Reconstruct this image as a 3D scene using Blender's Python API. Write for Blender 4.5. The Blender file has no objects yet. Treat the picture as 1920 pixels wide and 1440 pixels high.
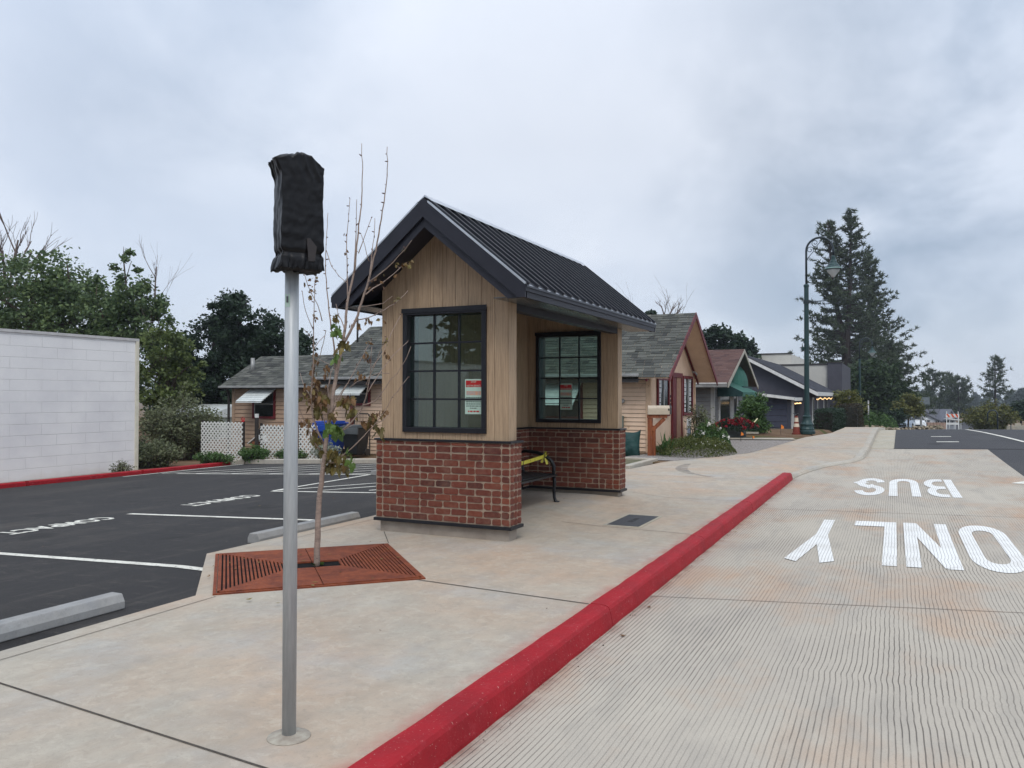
import bpy, bmesh, math, random
import numpy as np
from mathutils import Vector, Matrix
R = random.Random(7)
NR = np.random.default_rng(11)
sc = bpy.context.scene
col = sc.collection
rad = math.radians

# ------------------------------------------------------------------ camera
PITCH, ROLL, YAW = 0.0152, 0.0014, 0.4443
CAM = Vector((3.684, -7.694, 1.55)); FPX = 1505.4
fw = Vector((-math.sin(YAW)*math.cos(PITCH), math.cos(YAW)*math.cos(PITCH), math.sin(PITCH)))
rt0 = Vector((math.cos(YAW), math.sin(YAW), 0)); up0 = rt0.cross(fw)
rt = rt0*math.cos(ROLL)+up0*math.sin(ROLL); up = up0*math.cos(ROLL)-rt0*math.sin(ROLL)
cd = bpy.data.cameras.new('camera'); cam = bpy.data.objects.new('camera', cd); col.objects.link(cam)
m = Matrix((rt, up, -fw)).transposed().to_4x4(); m.translation = CAM; cam.matrix_world = m
cd.sensor_width = 36; cd.lens = FPX/1920*36; cd.clip_end = 6000; cd.clip_start = .05
sc.camera = cam
def at(x, y, d):                       # a point d metres deep seen at a pixel of the 1920-wide photograph
    return CAM + (fw + rt*((x-960)/FPX) - up*((y-720)/FPX))*d

# ------------------------------------------------------------------ mesh helpers
class MB:
    def __init__(s): s.v = []; s.f = []
    def add(s, vs, fs):
        o = len(s.v); s.v += [tuple(v) for v in vs]; s.f += [tuple(i+o for i in f) for f in fs]; return s
    def box(s, x0, x1, y0, y1, z0, z1):
        return s.add([(x, y, z) for z in (z0, z1) for y in (y0, y1) for x in (x0, x1)],
              [(0,2,3,1),(4,5,7,6),(0,1,5,4),(2,6,7,3),(0,4,6,2),(1,3,7,5)])
    def bar(s, a, b, w, h, upv=(0,0,1)):          # box along a-b, w sideways, h along up
        a = Vector(a); b = Vector(b); d = (b-a).normalized(); u = Vector(upv)
        if abs(d.dot(u)) > .98: u = Vector((1,0,0))
        x = d.cross(u).normalized()*(w/2); y = x.cross(d).normalized()*(h/2)
        vs = [p+i*x+j*y for p in (a, b) for i, j in ((-1,-1),(1,-1),(1,1),(-1,1))]
        return s.add(vs, [(0,1,2,3),(7,6,5,4),(0,4,5,1),(1,5,6,2),(2,6,7,3),(3,7,4,0)])
    def prism(s, pts, vec):                       # planar polygon pushed along vec
        n = len(pts); vec = Vector(vec); a = [Vector(p) for p in pts]
        return s.add(a+[p+vec for p in a], [tuple(range(n-1,-1,-1)), tuple(range(n,2*n))]+[(i,(i+1)%n,n+(i+1)%n,n+i) for i in range(n)])
    def tube(s, pts, rs, n=8, cap=True):
        pts = [Vector(p) for p in pts]
        if not isinstance(rs, (list, tuple)): rs = [rs]*len(pts)
        rings = []; px = None
        for i, p in enumerate(pts):
            d = (pts[min(i+1, len(pts)-1)]-pts[max(i-1, 0)]).normalized()
            if px is None: px = d.orthogonal().normalized()
            px = (px-d*px.dot(d)); px = px.normalized() if px.length > 1e-6 else d.orthogonal().normalized()
            py = d.cross(px)
            rings.append([p+(px*math.cos(2*math.pi*k/n)+py*math.sin(2*math.pi*k/n))*rs[i] for k in range(n)])
        vs = [v for r in rings for v in r]
        fs = [(i*n+k, i*n+(k+1)%n, (i+1)*n+(k+1)%n, (i+1)*n+k) for i in range(len(pts)-1) for k in range(n)]
        if cap: fs += [tuple(range(n-1,-1,-1)), tuple(range((len(pts)-1)*n, len(pts)*n))]
        return s.add(vs, fs)
    def lathe(s, c, prof, n=20):                  # prof: (radius, z)
        c = Vector(c)
        vs = [c+Vector((r*math.cos(2*math.pi*k/n), r*math.sin(2*math.pi*k/n), z)) for r, z in prof for k in range(n)]
        fs = [(i*n+k, i*n+(k+1)%n, (i+1)*n+(k+1)%n, (i+1)*n+k) for i in range(len(prof)-1) for k in range(n)]
        fs += [tuple(range(n-1,-1,-1)), tuple(range((len(prof)-1)*n, len(prof)*n))]
        return s.add(vs, fs)
    def build(s, name, mat, parent=None, smooth=False, bevel=0):
        me = bpy.data.meshes.new(name)
        off = wloc(parent)
        me.from_pydata([(v[0]-off.x, v[1]-off.y, v[2]-off.z) for v in s.v], [], s.f)
        me.validate(); me.update()
        if mat: me.materials.append(mat)
        if smooth: me.polygons.foreach_set('use_smooth', [True]*len(me.polygons))
        o = bpy.data.objects.new(name, me); col.objects.link(o)
        if parent: o.parent = parent
        if bevel:
            b = o.modifiers.new('bevel', 'BEVEL'); b.width = bevel; b.segments = 2; b.limit_method = 'ANGLE'; b.angle_limit = rad(40)
        return o
def wloc(o):
    p = Vector((0,0,0))
    while o: p = p+o.location; o = o.parent
    return p
def recenter(o, p):                               # move the origin of a single-mesh thing to its base
    p = Vector(p); o.data.transform(Matrix.Translation(-p)); o.location = p; return o
def tag(o, label=None, cat=None, group=None, kind=None):
    if label: o['label'] = label
    if cat: o['category'] = cat
    if group: o['group'] = group
    if kind: o['kind'] = kind
    return o
def thing(name, label, cat, loc=(0,0,0), group=None):
    o = bpy.data.objects.new(name, None); o.location = loc; o.empty_display_size = .2; col.objects.link(o)
    return tag(o, label, cat, group)
def struct(name, mb, mat, **k): return tag(mb.build(name, mat, **k), kind='structure')
def dup(o, loc, label, rotz=0, scale=1):
    def cp(x, p):
        c = x.copy(); col.objects.link(c)
        if p: c.parent = p
        for ch in list(x.children): cp(ch, c)
        return c
    c = cp(o, None); c.location = loc; c.rotation_euler = (0,0,rotz); c.scale = (scale,)*3 if not isinstance(scale, tuple) else scale
    c['label'] = label; return c
def np_mesh(name, V, F, mat, parent=None, smooth=False):     # V (n,3) world, F (m,k)
    me = bpy.data.meshes.new(name); off = np.array(wloc(parent)); V = np.asarray(V, np.float32)-off.astype(np.float32); F = np.asarray(F, np.int32)
    me.vertices.add(len(V)); me.vertices.foreach_set('co', V.ravel())
    k = F.shape[1]; me.loops.add(F.size); me.loops.foreach_set('vertex_index', F.ravel())
    me.polygons.add(len(F)); me.polygons.foreach_set('loop_start', np.arange(len(F), dtype=np.int32)*k)
    me.update(calc_edges=True); me.materials.append(mat)
    o = bpy.data.objects.new(name, me); col.objects.link(o)
    if parent: o.parent = parent
    return o
def text_mesh(name, body, mat, parent, mw, size=1., w=None, h=None, ext=.0005, bold=0., align='CENTER'):
    cu = bpy.data.curves.new(name, 'FONT'); cu.body = body; cu.align_x = align; cu.size = size; cu.extrude = ext; cu.offset = bold; cu.resolution_u = 3
    t = bpy.data.objects.new(name, cu); col.objects.link(t)
    dg = bpy.context.evaluated_depsgraph_get(); me = bpy.data.meshes.new_from_object(t.evaluated_get(dg))
    bpy.data.objects.remove(t); bpy.data.curves.remove(cu)
    xs = [v.co.x for v in me.vertices]; ys = [v.co.y for v in me.vertices]
    cx, cy = (max(xs)+min(xs))/2, (max(ys)+min(ys))/2
    sx = w/(max(xs)-min(xs)) if w else 1; sy = h/(max(ys)-min(ys)) if h else sx
    me.transform(Matrix.Diagonal((sx, sy, 1, 1)) @ Matrix.Translation((-cx, -cy, 0)))
    me.transform(mw); me.transform(Matrix.Translation(-wloc(parent)))
    me.materials.clear(); me.materials.append(mat)
    o = bpy.data.objects.new(name, me); col.objects.link(o)
    if parent: o.parent = parent
    return o
def frame(o, x, y):                               # matrix: text x along x, text y along y
    x = Vector(x).normalized(); y = Vector(y).normalized(); z = x.cross(y)
    m = Matrix((x, y, z)).transposed().to_4x4(); m.translation = Vector(o); return m

# ------------------------------------------------------------------ materials
def rgb(r, g, b):                                  # sRGB 0-255 to linear
    return tuple(((c/255)/12.92 if c/255 <= .04045 else ((c/255+.055)/1.055)**2.4) for c in (r, g, b))+(1,)
class NT:
    def __init__(s, name):
        s.m = bpy.data.materials.new(name); s.m.use_nodes = True; s.n = s.m.node_tree.nodes; s.l = s.m.node_tree.links
        s.n.clear(); s.out = s.n.new('ShaderNodeOutputMaterial'); s.b = s.n.new('ShaderNodeBsdfPrincipled'); s.l.new(s.b.outputs[0], s.out.inputs[0])
        s.tc = s.n.new('ShaderNodeTexCoord').outputs['Object']
    def lk(s, a, b): s.l.new(a, b)
    def val(s, node, i, v):
        if hasattr(v, 'links') or isinstance(v, bpy.types.NodeSocket): s.l.new(v, node.inputs[i])
        else: node.inputs[i].default_value = v
    def mapping(s, scale=(1,1,1), loc=(0,0,0), rot=(0,0,0)):
        n = s.n.new('ShaderNodeMapping'); n.inputs['Scale'].default_value = scale; n.inputs['Location'].default_value = loc; n.inputs['Rotation'].default_value = rot
        s.l.new(s.tc, n.inputs[0]); return n.outputs[0]
    def noise(s, scale, detail=4, rough=.55, vec=None, dist=0):
        n = s.n.new('ShaderNodeTexNoise'); n.inputs['Scale'].default_value = scale; n.inputs['Detail'].default_value = detail
        n.inputs['Roughness'].default_value = rough; n.inputs['Distortion'].default_value = dist
        s.l.new(vec or s.tc, n.inputs['Vector']); return n.outputs['Fac']
    def voro(s, scale, vec=None, out='Distance', feat='F1'):
        n = s.n.new('ShaderNodeTexVoronoi'); n.feature = feat; n.inputs['Scale'].default_value = scale; s.l.new(vec or s.tc, n.inputs['Vector']); return n.outputs[out]
    def ramp(s, fac, stops):
        n = s.n.new('ShaderNodeValToRGB'); e = n.color_ramp.elements
        while len(e) < len(stops): e.new(.5)
        for k, (p, c) in enumerate(stops):
            e[k].position = p; e[k].color = c if not isinstance(c, (int, float)) else (c, c, c, 1)
        s.l.new(fac, n.inputs[0]); return n.outputs[0]
    def mix(s, fac, a, b, mode='MIX'):
        n = s.n.new('ShaderNodeMix'); n.data_type = 'RGBA'; n.blend_type = mode
        s.val(n, 0, fac); s.val(n, 6, a); s.val(n, 7, b); return n.outputs[2]
    def math(s, op, a, b=0, c=0):
        n = s.n.new('ShaderNodeMath'); n.operation = op; s.val(n, 0, a); s.val(n, 1, b); s.val(n, 2, c); return n.outputs[0]
    def island(s): return s.n.new('ShaderNodeNewGeometry').outputs['Random Per Island']
    def bump(s, h, strength=.3, dist=.01):
        n = s.n.new('ShaderNodeBump'); n.inputs['Strength'].default_value = strength; n.inputs['Distance'].default_value = dist
        s.l.new(h, n.inputs['Height']); s.l.new(n.outputs[0], s.b.inputs['Normal'])
    def set(s, color=None, rough=.8, metal=0, spec=.5):
        if color is not None: s.val(s.b, 'Base Color', color)
        s.val(s.b, 'Roughness', rough); s.b.inputs['Metallic'].default_value = metal; s.b.inputs['Specular IOR Level'].default_value = spec
        return s.m
def simple(name, c1, c2=None, scale=6, rough=.75, metal=0, spec=.4, bump=.15, bs=60, bd=.004, stretch=(1,1,1), lo=.35, hi=.65, speck=None):
    t = NT(name); v = t.mapping(stretch)
    c2 = c2 or tuple(x*.8 for x in c1[:3])+(1,)
    c = t.mix(t.ramp(t.noise(scale, 5, .6, v), [(lo, 0.), (hi, 1.)]), c1, c2)
    if speck: c = t.mix(t.ramp(t.noise(speck[0], 2, .5, v), [(speck[1], 0.), (speck[1]+.08, 1.)]), c, speck[2])
    if bump: t.bump(t.noise(bs, 3, .6, v), bump, bd)
    return t.set(c, rough, metal, spec)
def island_mat(name, cols, rough=.85, nz=None, bump=.3, bs=90, bd=.003, spec=.3, dirt=None):
    t = NT(name); k = len(cols)
    c = t.ramp(t.island(), [(i/(k-1), cc) for i, cc in enumerate(cols)])
    if nz: c = t.mix(t.math('MULTIPLY', t.ramp(t.noise(nz[0], 4, .6), [(.4, 0.), (.65, 1.)]), nz[2]), c, nz[1])
    if dirt: c = t.mix(t.math('MULTIPLY', t.ramp(t.noise(dirt[0], 3, .6), [(.5, 0.), (.7, 1.)]), dirt[2]), c, dirt[1])
    t.bump(t.noise(bs, 3), bump, bd); return t.set(c, rough, 0, spec)
def leafmat(name, cols, trans=.25, rough=.6):
    t = NT(name); k = len(cols)
    c = t.ramp(t.island(), [(i/(k-1), cc) for i, cc in enumerate(cols)])
    c = t.mix(t.ramp(t.noise(.6, 2), [(.35, 0.), (.65, .45)]), c, cols[0])
    t.set(c, rough, 0, .25)
    tr = t.n.new('ShaderNodeBsdfTranslucent'); t.lk(c, tr.inputs[0]); mx = t.n.new('ShaderNodeMixShader'); mx.inputs[0].default_value = trans
    t.lk(t.b.outputs[0], mx.inputs[1]); t.lk(tr.outputs[0], mx.inputs[2]); t.lk(mx.outputs[0], t.out.inputs[0]); return t.m
def glassmat(name, tint=(.74,.84,.80,1), refl=1.0):
    t = NT(name); t.n.remove(t.b)
    tr = t.n.new('ShaderNodeBsdfTransparent'); tr.inputs[0].default_value = tint
    gl = t.n.new('ShaderNodeBsdfGlossy'); gl.inputs['Roughness'].default_value = .01; gl.inputs[0].default_value = (.9,.95,.95,1)
    fr = t.n.new('ShaderNodeFresnel'); fr.inputs[0].default_value = 1.52; mx = t.n.new('ShaderNodeMixShader')
    t.lk(t.math('MULTIPLY', fr.outputs[0], refl), mx.inputs[0]); t.lk(tr.outputs[0], mx.inputs[1]); t.lk(gl.outputs[0], mx.inputs[2]); t.lk(mx.outputs[0], t.out.inputs[0]); return t.m

def concrete(name, base, warm, cool, joint_rust=None, sc1=.5, spray=None):
    t = NT(name)
    c = t.mix(t.ramp(t.noise(sc1, 5, .6), [(.38, 0.), (.66, 1.)]), base, warm)
    v2 = t.mapping((1,1,1), (7,3,0))
    c = t.mix(t.ramp(t.noise(sc1*1.7, 5, .62, v2), [(.5, 0.), (.72, .8)]), c, cool)
    v3 = t.mapping((1.5,.6,1), (2,9,0), (0,0,.5))
    c = t.mix(t.ramp(t.noise(3.2, 6, .68, v3), [(.42, 0.), (.8, .5)]), c, tuple(x*.58 for x in base[:3])+(1,))
    c = t.mix(t.ramp(t.noise(1.1, 7, .72, t.mapping((1,1,1), (17,23,0)), .6), [(.47, 0.), (.56, .22), (.6, .05), (.75, .3)]), c, tuple(x*.7 for x in warm[:3])+(1,))
    c = t.mix(t.ramp(t.noise(26, 4, .7), [(.62, 0.), (.72, .5)]), c, tuple(x*.55 for x in base[:3])+(1,))
    c = t.mix(t.ramp(t.noise(5, 5, .7, v2), [(.55, 0.), (.75, .35)]), c, tuple(min(1, x*1.35) for x in base[:3])+(1,))
    c = t.mix(t.ramp(t.noise(7.5, 8, .78, t.mapping((1,1,1), (3,41,0)), .8), [(.55, 0.), (.60, .34), (.64, .05), (.70, .4)]), c, tuple(min(1, x*1.3) for x in base[:3])+(1,))
    c = t.mix(t.ramp(t.noise(13, 8, .8, t.mapping((1,1,1), (13,1,0)), .5), [(.50, 0.), (.66, .42)]), c, tuple(x*.66 for x in base[:3])+(1,))
    c = t.mix(t.ramp(t.noise(90, 3, .6), [(.6, 0.), (.75, .55)]), c, tuple(x*.5 for x in base[:3])+(1,))
    if joint_rust: c = t.mix(t.ramp(t.noise(.9, 4, .6, t.mapping((1,1,1), (31,4,0))), [(.58, 0.), (.78, .30)]), c, joint_rust)
    if spray:                                         # red paint overspray and dirt along the kerb
        sx = t.n.new('ShaderNodeSeparateXYZ'); t.lk(t.tc, sx.inputs[0]); e = t.math('ABSOLUTE', t.math('SUBTRACT', sx.outputs[0], spray[0]))
        e = t.math('MULTIPLY', t.ramp(e, [(0., 1.), (.09, .12), (.22, 0.)]), t.ramp(t.noise(4, 5, .7), [(.35, .1), (.7, 1.)])); y_ = t.ramp(t.math('MULTIPLY', t.math('SUBTRACT', 9.8, sx.outputs[1]), .5), [(0., 0.), (.2, 1.)]); c = t.mix(t.math('MULTIPLY', t.math('MULTIPLY', e, y_), .7), c, rgb(160,84,78))
    t.bump(t.mix(.5, t.noise(220, 3, .6), t.noise(12, 4, .6)), .35, .006)
    return t.set(c, .85, 0, .3)
# ------------------------------------------------------------------ heights of the place
def sm(a, b, x):
    t = min(1, max(0, (x-a)/(b-a))); return t*t*(3-2*t)
def rise(y):
    if y < 28: return .3*sm(8, 28, y)
    return max(-4.2, .3-.036*(y-28))
def lot(x, y): return -.02+.04*min(0, max(x, -24)+2.2)
def road(x, y): return -.15+.025*min(max(0, x-1.8), 6)+rise(y)
def interp(pts, y):
    for (y0, a), (y1, b) in zip(pts, pts[1:]):
        if y <= y1: return a+(b-a)*max(0, (y-y0)/(y1-y0))
    return pts[-1][1]
XR = [(-40,1.79),(-5,1.79),(9.7,1.80),(10.6,1.88),(11.4,2.0),(12.3,2.2),(13,2.45),(13.7,2.78),(14.4,2.92),(15.2,3.0),(17,3.05),(70,3.4)]
XL = [(-40,-1.15),(-3.1,-1.22),(-1.84,-2.42),(.8,-2.42),(8.8,-2.42),(8.84,-1.42),(10.9,-1.2),(12.5,-.5),(14,.2),(15.9,.46),(18.5,.75),(20.5,1.02),(23,1.65),(26.8,1.85),(70,2.1)]
KH = [(-40,.15),(9.5,.15),(10.3,.06),(14.2,.05),(15.6,.13),(70,.14)]
def xr(y): return interp(XR, y)
def xl(y): return interp(XL, y)
def walk(x, y):                                   # top of the sidewalk: dips to the kerb at the driveway
    e = road(xr(y), y)+interp(KH, y); t = sm(xr(y)-1.3, xr(y)-.1, x); u = .075*sm(.3, 3.6, y)*(1-sm(-.3, .5, x))*(1-sm(4.4, 8, y))*(1-sm(-2.0,-2.4,x)); return rise(y)*(1-t)+e*t+u
def planting(x, y):
    gl = rise(y)-.06-.010*max(0, y-25) - .05*sm(20,30,y)
    return max(-4.3, lot(x, y)*max(0, 1-max(0, y-12)/25)+.035*(1-sm(16,24,y)) + (gl+.03 if y > 11 else 0))
def ground(x, y):
    if y < 10.66 and -14.06 < x < 1.0: return lot(x, y)-.25
    if x > xl(y)+.5 or x > 1.4: return (rise(y) if y > 0 else 0)-.45
    return planting(x, y)

# ------------------------------------------------------------------ surfaces
concrete_walk = concrete('sidewalk_concrete', rgb(170,162,148), rgb(178,155,133), rgb(162,162,159), rgb(182,146,120), .5, (1.62,))
concrete_far = concrete('apron_concrete', rgb(170,164,148), rgb(176,164,144), rgb(160,160,154))
concrete_kerb = concrete('kerb_concrete', rgb(176,170,158), rgb(168,156,140), rgb(160,160,156))
def redpaint():
    t = NT('red_kerb_paint')
    c = t.mix(t.ramp(t.noise(2.5, 5, .65), [(.4, 0.), (.7, 1.)]), rgb(154,24,34), rgb(134,21,30))
    c = t.mix(t.ramp(t.noise(9, 5, .7), [(.56, 0.), (.8, .5)]), c, rgb(168,70,76))
    c = t.mix(t.ramp(t.noise(3.5, 6, .75, t.mapping((1,.35,3), (4,4,4))), [(.56, 0.), (.74, .55)]), c, rgb(104,34,38))
    c = t.mix(t.ramp(t.noise(16, 5, .8, t.mapping((1,.6,1), (9,1,4))), [(.68, 0.), (.74, .8)]), c, rgb(150,120,112))
    c = t.mix(t.ramp(t.noise(70, 3, .6), [(.66, 0.), (.74, .8)]), c, rgb(205,180,170))
    t.bump(t.noise(45, 4, .6), .35, .008); return t.set(c, .7, 0, .25)
red_paint = redpaint()
def groove(t):
    w = t.noise(1.6, 3, .5, t.mapping((.22,1,1))); w2 = t.noise(6.5, 2, .5, t.mapping((.10,1,1), (4,1,0))); w3 = t.noise(.8, 2, .5, t.mapping((.6,1,1), (8,3,0)))
    sx = t.n.new('ShaderNodeSeparateXYZ'); t.lk(t.tc, sx.inputs[0])
    x = t.math('ADD', sx.outputs[0], t.math('MULTIPLY', w, .018)); x = t.math('ADD', x, t.math('MULTIPLY', w2, t.math('MULTIPLY', t.ramp(w3, [(.52, 0.), (.68, 1.)]), .03)))
    f = t.math('FRACT', t.math('MULTIPLY', x, 1/.031))
    return t.ramp(f, [(0., 1.), (.10, 1.), (.20, 0.), (.94, 0.), (1., 1.)])
def padmat():
    t = NT('grooved_concrete')
    g = groove(t)
    depth = t.ramp(t.noise(1.3, 4, .6, t.mapping((1,.35,1), (3,8,0))), [(.32, .35), (.62, 1.)])
    s0 = t.n.new('ShaderNodeSeparateXYZ'); t.lk(t.tc, s0.inputs[0])
    wp = t.math('ABSOLUTE', t.math('SUBTRACT', t.math('ABSOLUTE', t.math('SUBTRACT', s0.outputs[0], 3.85)), .92))   # worn wheel paths
    g = t.math('MULTIPLY', t.math('MULTIPLY', g, depth), t.ramp(wp, [(.0, .55), (.35, 1.)]))
    g = t.math('MULTIPLY', g, t.ramp(t.noise(9, 3, .6, t.mapping((2,.5,1), (5,5,0))), [(.30, .35), (.5, 1.)]))
    c = t.mix(t.ramp(t.noise(.45, 5, .6), [(.38, 0.), (.64, 1.)]), rgb(180,172,158), rgb(170,162,150))
    c = t.mix(t.ramp(t.noise(.8, 5, .65, t.mapping((1,.6,1), (9,2,0))), [(.50, 0.), (.70, .85)]), c, rgb(178,150,126))
    c = t.mix(t.ramp(t.noise(1.7, 6, .7, t.mapping((2,.5,1), (1,6,0))), [(.5, 0.), (.8, .55)]), c, rgb(134,130,124))
    c = t.mix(t.ramp(t.noise(170, 2, .5), [(.56, 0.), (.75, .5)]), c, rgb(120,116,110))
    sx = t.n.new('ShaderNodeSeparateXYZ'); t.lk(t.tc, sx.inputs[0]); e = t.math('SUBTRACT', sx.outputs[0], 1.8)
    e = t.math('MULTIPLY', t.ramp(e, [(0., 1.), (.10, .25), (.34, 0.)]), t.ramp(t.noise(5, 5, .7), [(.35, .15), (.65, 1.)])); y_ = t.ramp(t.math('MULTIPLY', t.math('SUBTRACT', 9.8, sx.outputs[1]), .5), [(0., 0.), (.2, 1.)])
    c = t.mix(t.math('MULTIPLY', t.math('MULTIPLY', e, y_), .8), c, rgb(128,88,76))
    c = t.mix(t.math('MULTIPLY', g, .8), c, rgb(78,73,68))
    h = t.math('SUBTRACT', t.math('MULTIPLY', t.noise(160, 3), .25), g)
    t.bump(h, .6, .005); return t.set(c, .88, 0, .25), c
pad_mat, _ = padmat()
def whitepaint():
    t = NT('white_road_paint'); g = groove(t)
    c = t.mix(t.ramp(t.noise(3, 5, .65), [(.4, 0.), (.7, 1.)]), rgb(228,228,224), rgb(212,210,204))
    c = t.mix(t.math('MULTIPLY', g, .6), c, rgb(110,106,102)); t.bump(t.math('MULTIPLY', g, -1.), .3, .004); return t.set(c, .6, 0, .4)
pad_paint = whitepaint()
line_paint = simple('parking_line_paint', rgb(226,224,212), rgb(196,193,182), 3, .7, bump=.4, bs=120, speck=(34, .60, rgb(128,126,120)))
def asphaltmat(name, a, dust, amt):
    t = NT(name)
    c = t.mix(t.ramp(t.noise(240, 2, .5), [(.35, 0.), (.7, 1.)]), a, tuple(x*2.1 for x in a[:3])+(1,))
    c = t.mix(t.ramp(t.noise(.7, 5, .6, t.mapping((1,.4,1), (0,0,0), (0,0,.25))), [(.5, 0.), (.8, amt)]), c, dust)
    c = t.mix(t.ramp(t.noise(2.4, 6, .7, t.mapping((2.2,.3,1), (3,5,0), (0,0,-.45))), [(.56, 0.), (.78, amt)]), c, dust)
    c = t.mix(t.ramp(t.noise(55, 4, .7), [(.52, 0.), (.72, .6)]), c, tuple(x*2.2 for x in a[:3])+(1,))
    c = t.mix(t.ramp(t.noise(.9, 3, .5, t.mapping((1,1,1), (21,13,0))), [(.62, 0.), (.68, .5)]), c, tuple(x*.55 for x in a[:3])+(1,))
    c = t.mix(t.ramp(t.noise(5, 6, .75, t.mapping((.5,1.6,1), (8,3,0), (0,0,.9))), [(.56, 0.), (.74, amt)]), c, dust)
    t.bump(t.noise(200, 3, .7), .7, .008); return t.set(c, .86, 0, .3)
asph = asphaltmat('lot_asphalt', rgb(39,38,38), rgb(104,98,90), .42)
asph2 = asphaltmat('road_asphalt', rgb(50,50,52), rgb(96,94,90), .2)
def groundmat():
    t = NT('dirt_ground')
    c = t.mix(t.ramp(t.noise(.9, 6, .65), [(.4, 0.), (.62, 1.)]), rgb(104,82,64), rgb(128,106,84))
    c = t.mix(t.ramp(t.noise(.35, 5, .6, t.mapping((1,1,1), (5,5,0))), [(.52, 0.), (.6, 1.)]), c, rgb(74,80,44))
    c = t.mix(t.ramp(t.noise(60, 3, .6), [(.5, 0.), (.7, .6)]), c, rgb(60,46,36))
    t.bump(t.noise(30, 5, .7), .8, .05); return t.set(c, .95, 0, .1)
dirt = groundmat()
def sheet(name, mat, ys, x0, x1, zf, nx=8, up=0, side=0):
    mb = MB(); n = nx+1
    V = []
    for y in ys:
        a, b = x0(y), x1(y)
        V += [(a+(b-a)*i/nx, y, zf(a+(b-a)*i/nx, y)+up) for i in range(n)]
    mb.add(V, [(j*n+i, j*n+i+1, (j+1)*n+i+1, (j+1)*n+i) for j in range(len(ys)-1) for i in range(nx)])
    if side:
        for i in (0, nx):
            e = [V[j*n+i] for j in range(len(ys))]; k = len(e)
            mb.add(e+[(p[0], p[1], p[2]-side) for p in e], [(j, j+1, k+j+1, k+j) if i else (j+1, j, k+j, k+j+1) for j in range(k-1)])
    return struct(name, mb, mat)
def fr(a, b, s):
    n = max(1, int(round((b-a)/s))); return [a+(b-a)*i/n for i in range(n+1)]
# ground reaching the horizon
gx = [-900,-600,-400,-200,-120,-80,-60,-45]+fr(-36,-14.5,1.5)+[-14.05]+fr(-13.5,4,.5)+[5,7,10,14,18,24,32,45,70,120,250,600,900]
gy = [-60,-40,-25,-15,-8,-4,0,4,8,9.5,10.64,10.7]+fr(11,30,.5)+fr(31,66,1.5)+[70,80,95,110,130,160,200,300,500,700,900]
mb = MB(); n = len(gx)
mb.add([(x, y, ground(x, y)) for y in gy for x in gx], [(j*n+i, j*n+i+1, (j+1)*n+i+1, (j+1)*n+i) for j in range(len(gy)-1) for i in range(n-1)])
struct('ground', mb, dirt)
ysw = fr(-14,-3.1,.9)+[-1.84]+fr(-1,8.8,.7)+[8.84]+fr(9.3,30,.45)+fr(31,66,1.5)
sheet('sidewalk', concrete_walk, ysw, xl, lambda y: xr(y)-.165, walk, 12, 0, .3)
struct('bus_pad', MB(), None) if 0 else None
sheet('bus_pad', pad_mat, fr(-14,17.95,.5), xr, lambda y: 6.0, road, 6)
sheet('road', asph2, fr(-14,17.95,.8), lambda y: 6.0, lambda y: 22, road, 6)
sheet('road', asph2, fr(17.96,40,.6)+fr(41,200,4), lambda y: interp(XR, y)+.62-.0*y, lambda y: 22, road, 8, .02, .1)
sheet('gutter', concrete_far, fr(17.95,66,.8), xr, lambda y: interp(XR, y)+.62, road, 2, .004)
tag(None or bpy.data.objects['gutter'], kind='structure')
# front face of the raised asphalt
mb = MB(); a = [(3.66+ (22-3.66)*i/8, 17.955) for i in range(9)]
mb.add([(x, y, road(x, y)+.02) for x, y in a]+[(x, y-.05, road(x, y)+.002) for x, y in a], [(i, i+1, 10+i, 9+i) for i in range(8)]); struct('road_edge', mb, asph2)
sheet('parking_lot', asph, fr(-30,10.62,1.0), lambda y: -14.0, lambda y: -1.0 if y < 8.8 else -1.4, lot, 10)
# kerbs
def kerb(name, mat, y0, y1, step=3.2, first=None, gap=.016):
    mb = MB(); y = y0; js = [y0]
    y = first if first else y0+step
    while y < y1: js.append(y); y += step
    js.append(y1)
    for a, b in zip(js, js[1:]):
        ys = fr(a+gap/2, b-gap/2, .22); V = []; k = 8
        for yy in ys:
            x = xr(yy); e = road(x, yy); h = interp(KH, yy); w = R.uniform(-.004, .004); r = min(.03, h*.4)
            V += [(x-.165+R.uniform(-.006,.006), yy, e-.1), (x-.165+R.uniform(-.006,.006), yy, e+h+.002), (x-.09, yy, e+h+.003+w), (x-r-.02+w, yy, e+h), (x-.02+w-r*.3, yy, e+h-r*.3), (x-.015+w, yy, e+h-r), (x+.006+w, yy, e+.02), (x+.012, yy, e-.1)]
        mb.add(V, [(j*k+i, (j+1)*k+i, (j+1)*k+i+1, j*k+i+1) for j in range(len(ys)-1) for i in range(k-1)]+[tuple(range(k)), tuple((len(ys)-1)*k+i for i in reversed(range(k)))])
    o = struct(name, mb, mat, smooth=False); return o
kerb('kerb', red_paint, -14, 9.62, 3.25, -11.75)
kerb('kerb', concrete_kerb, 9.63, 64, 3.2)
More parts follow.
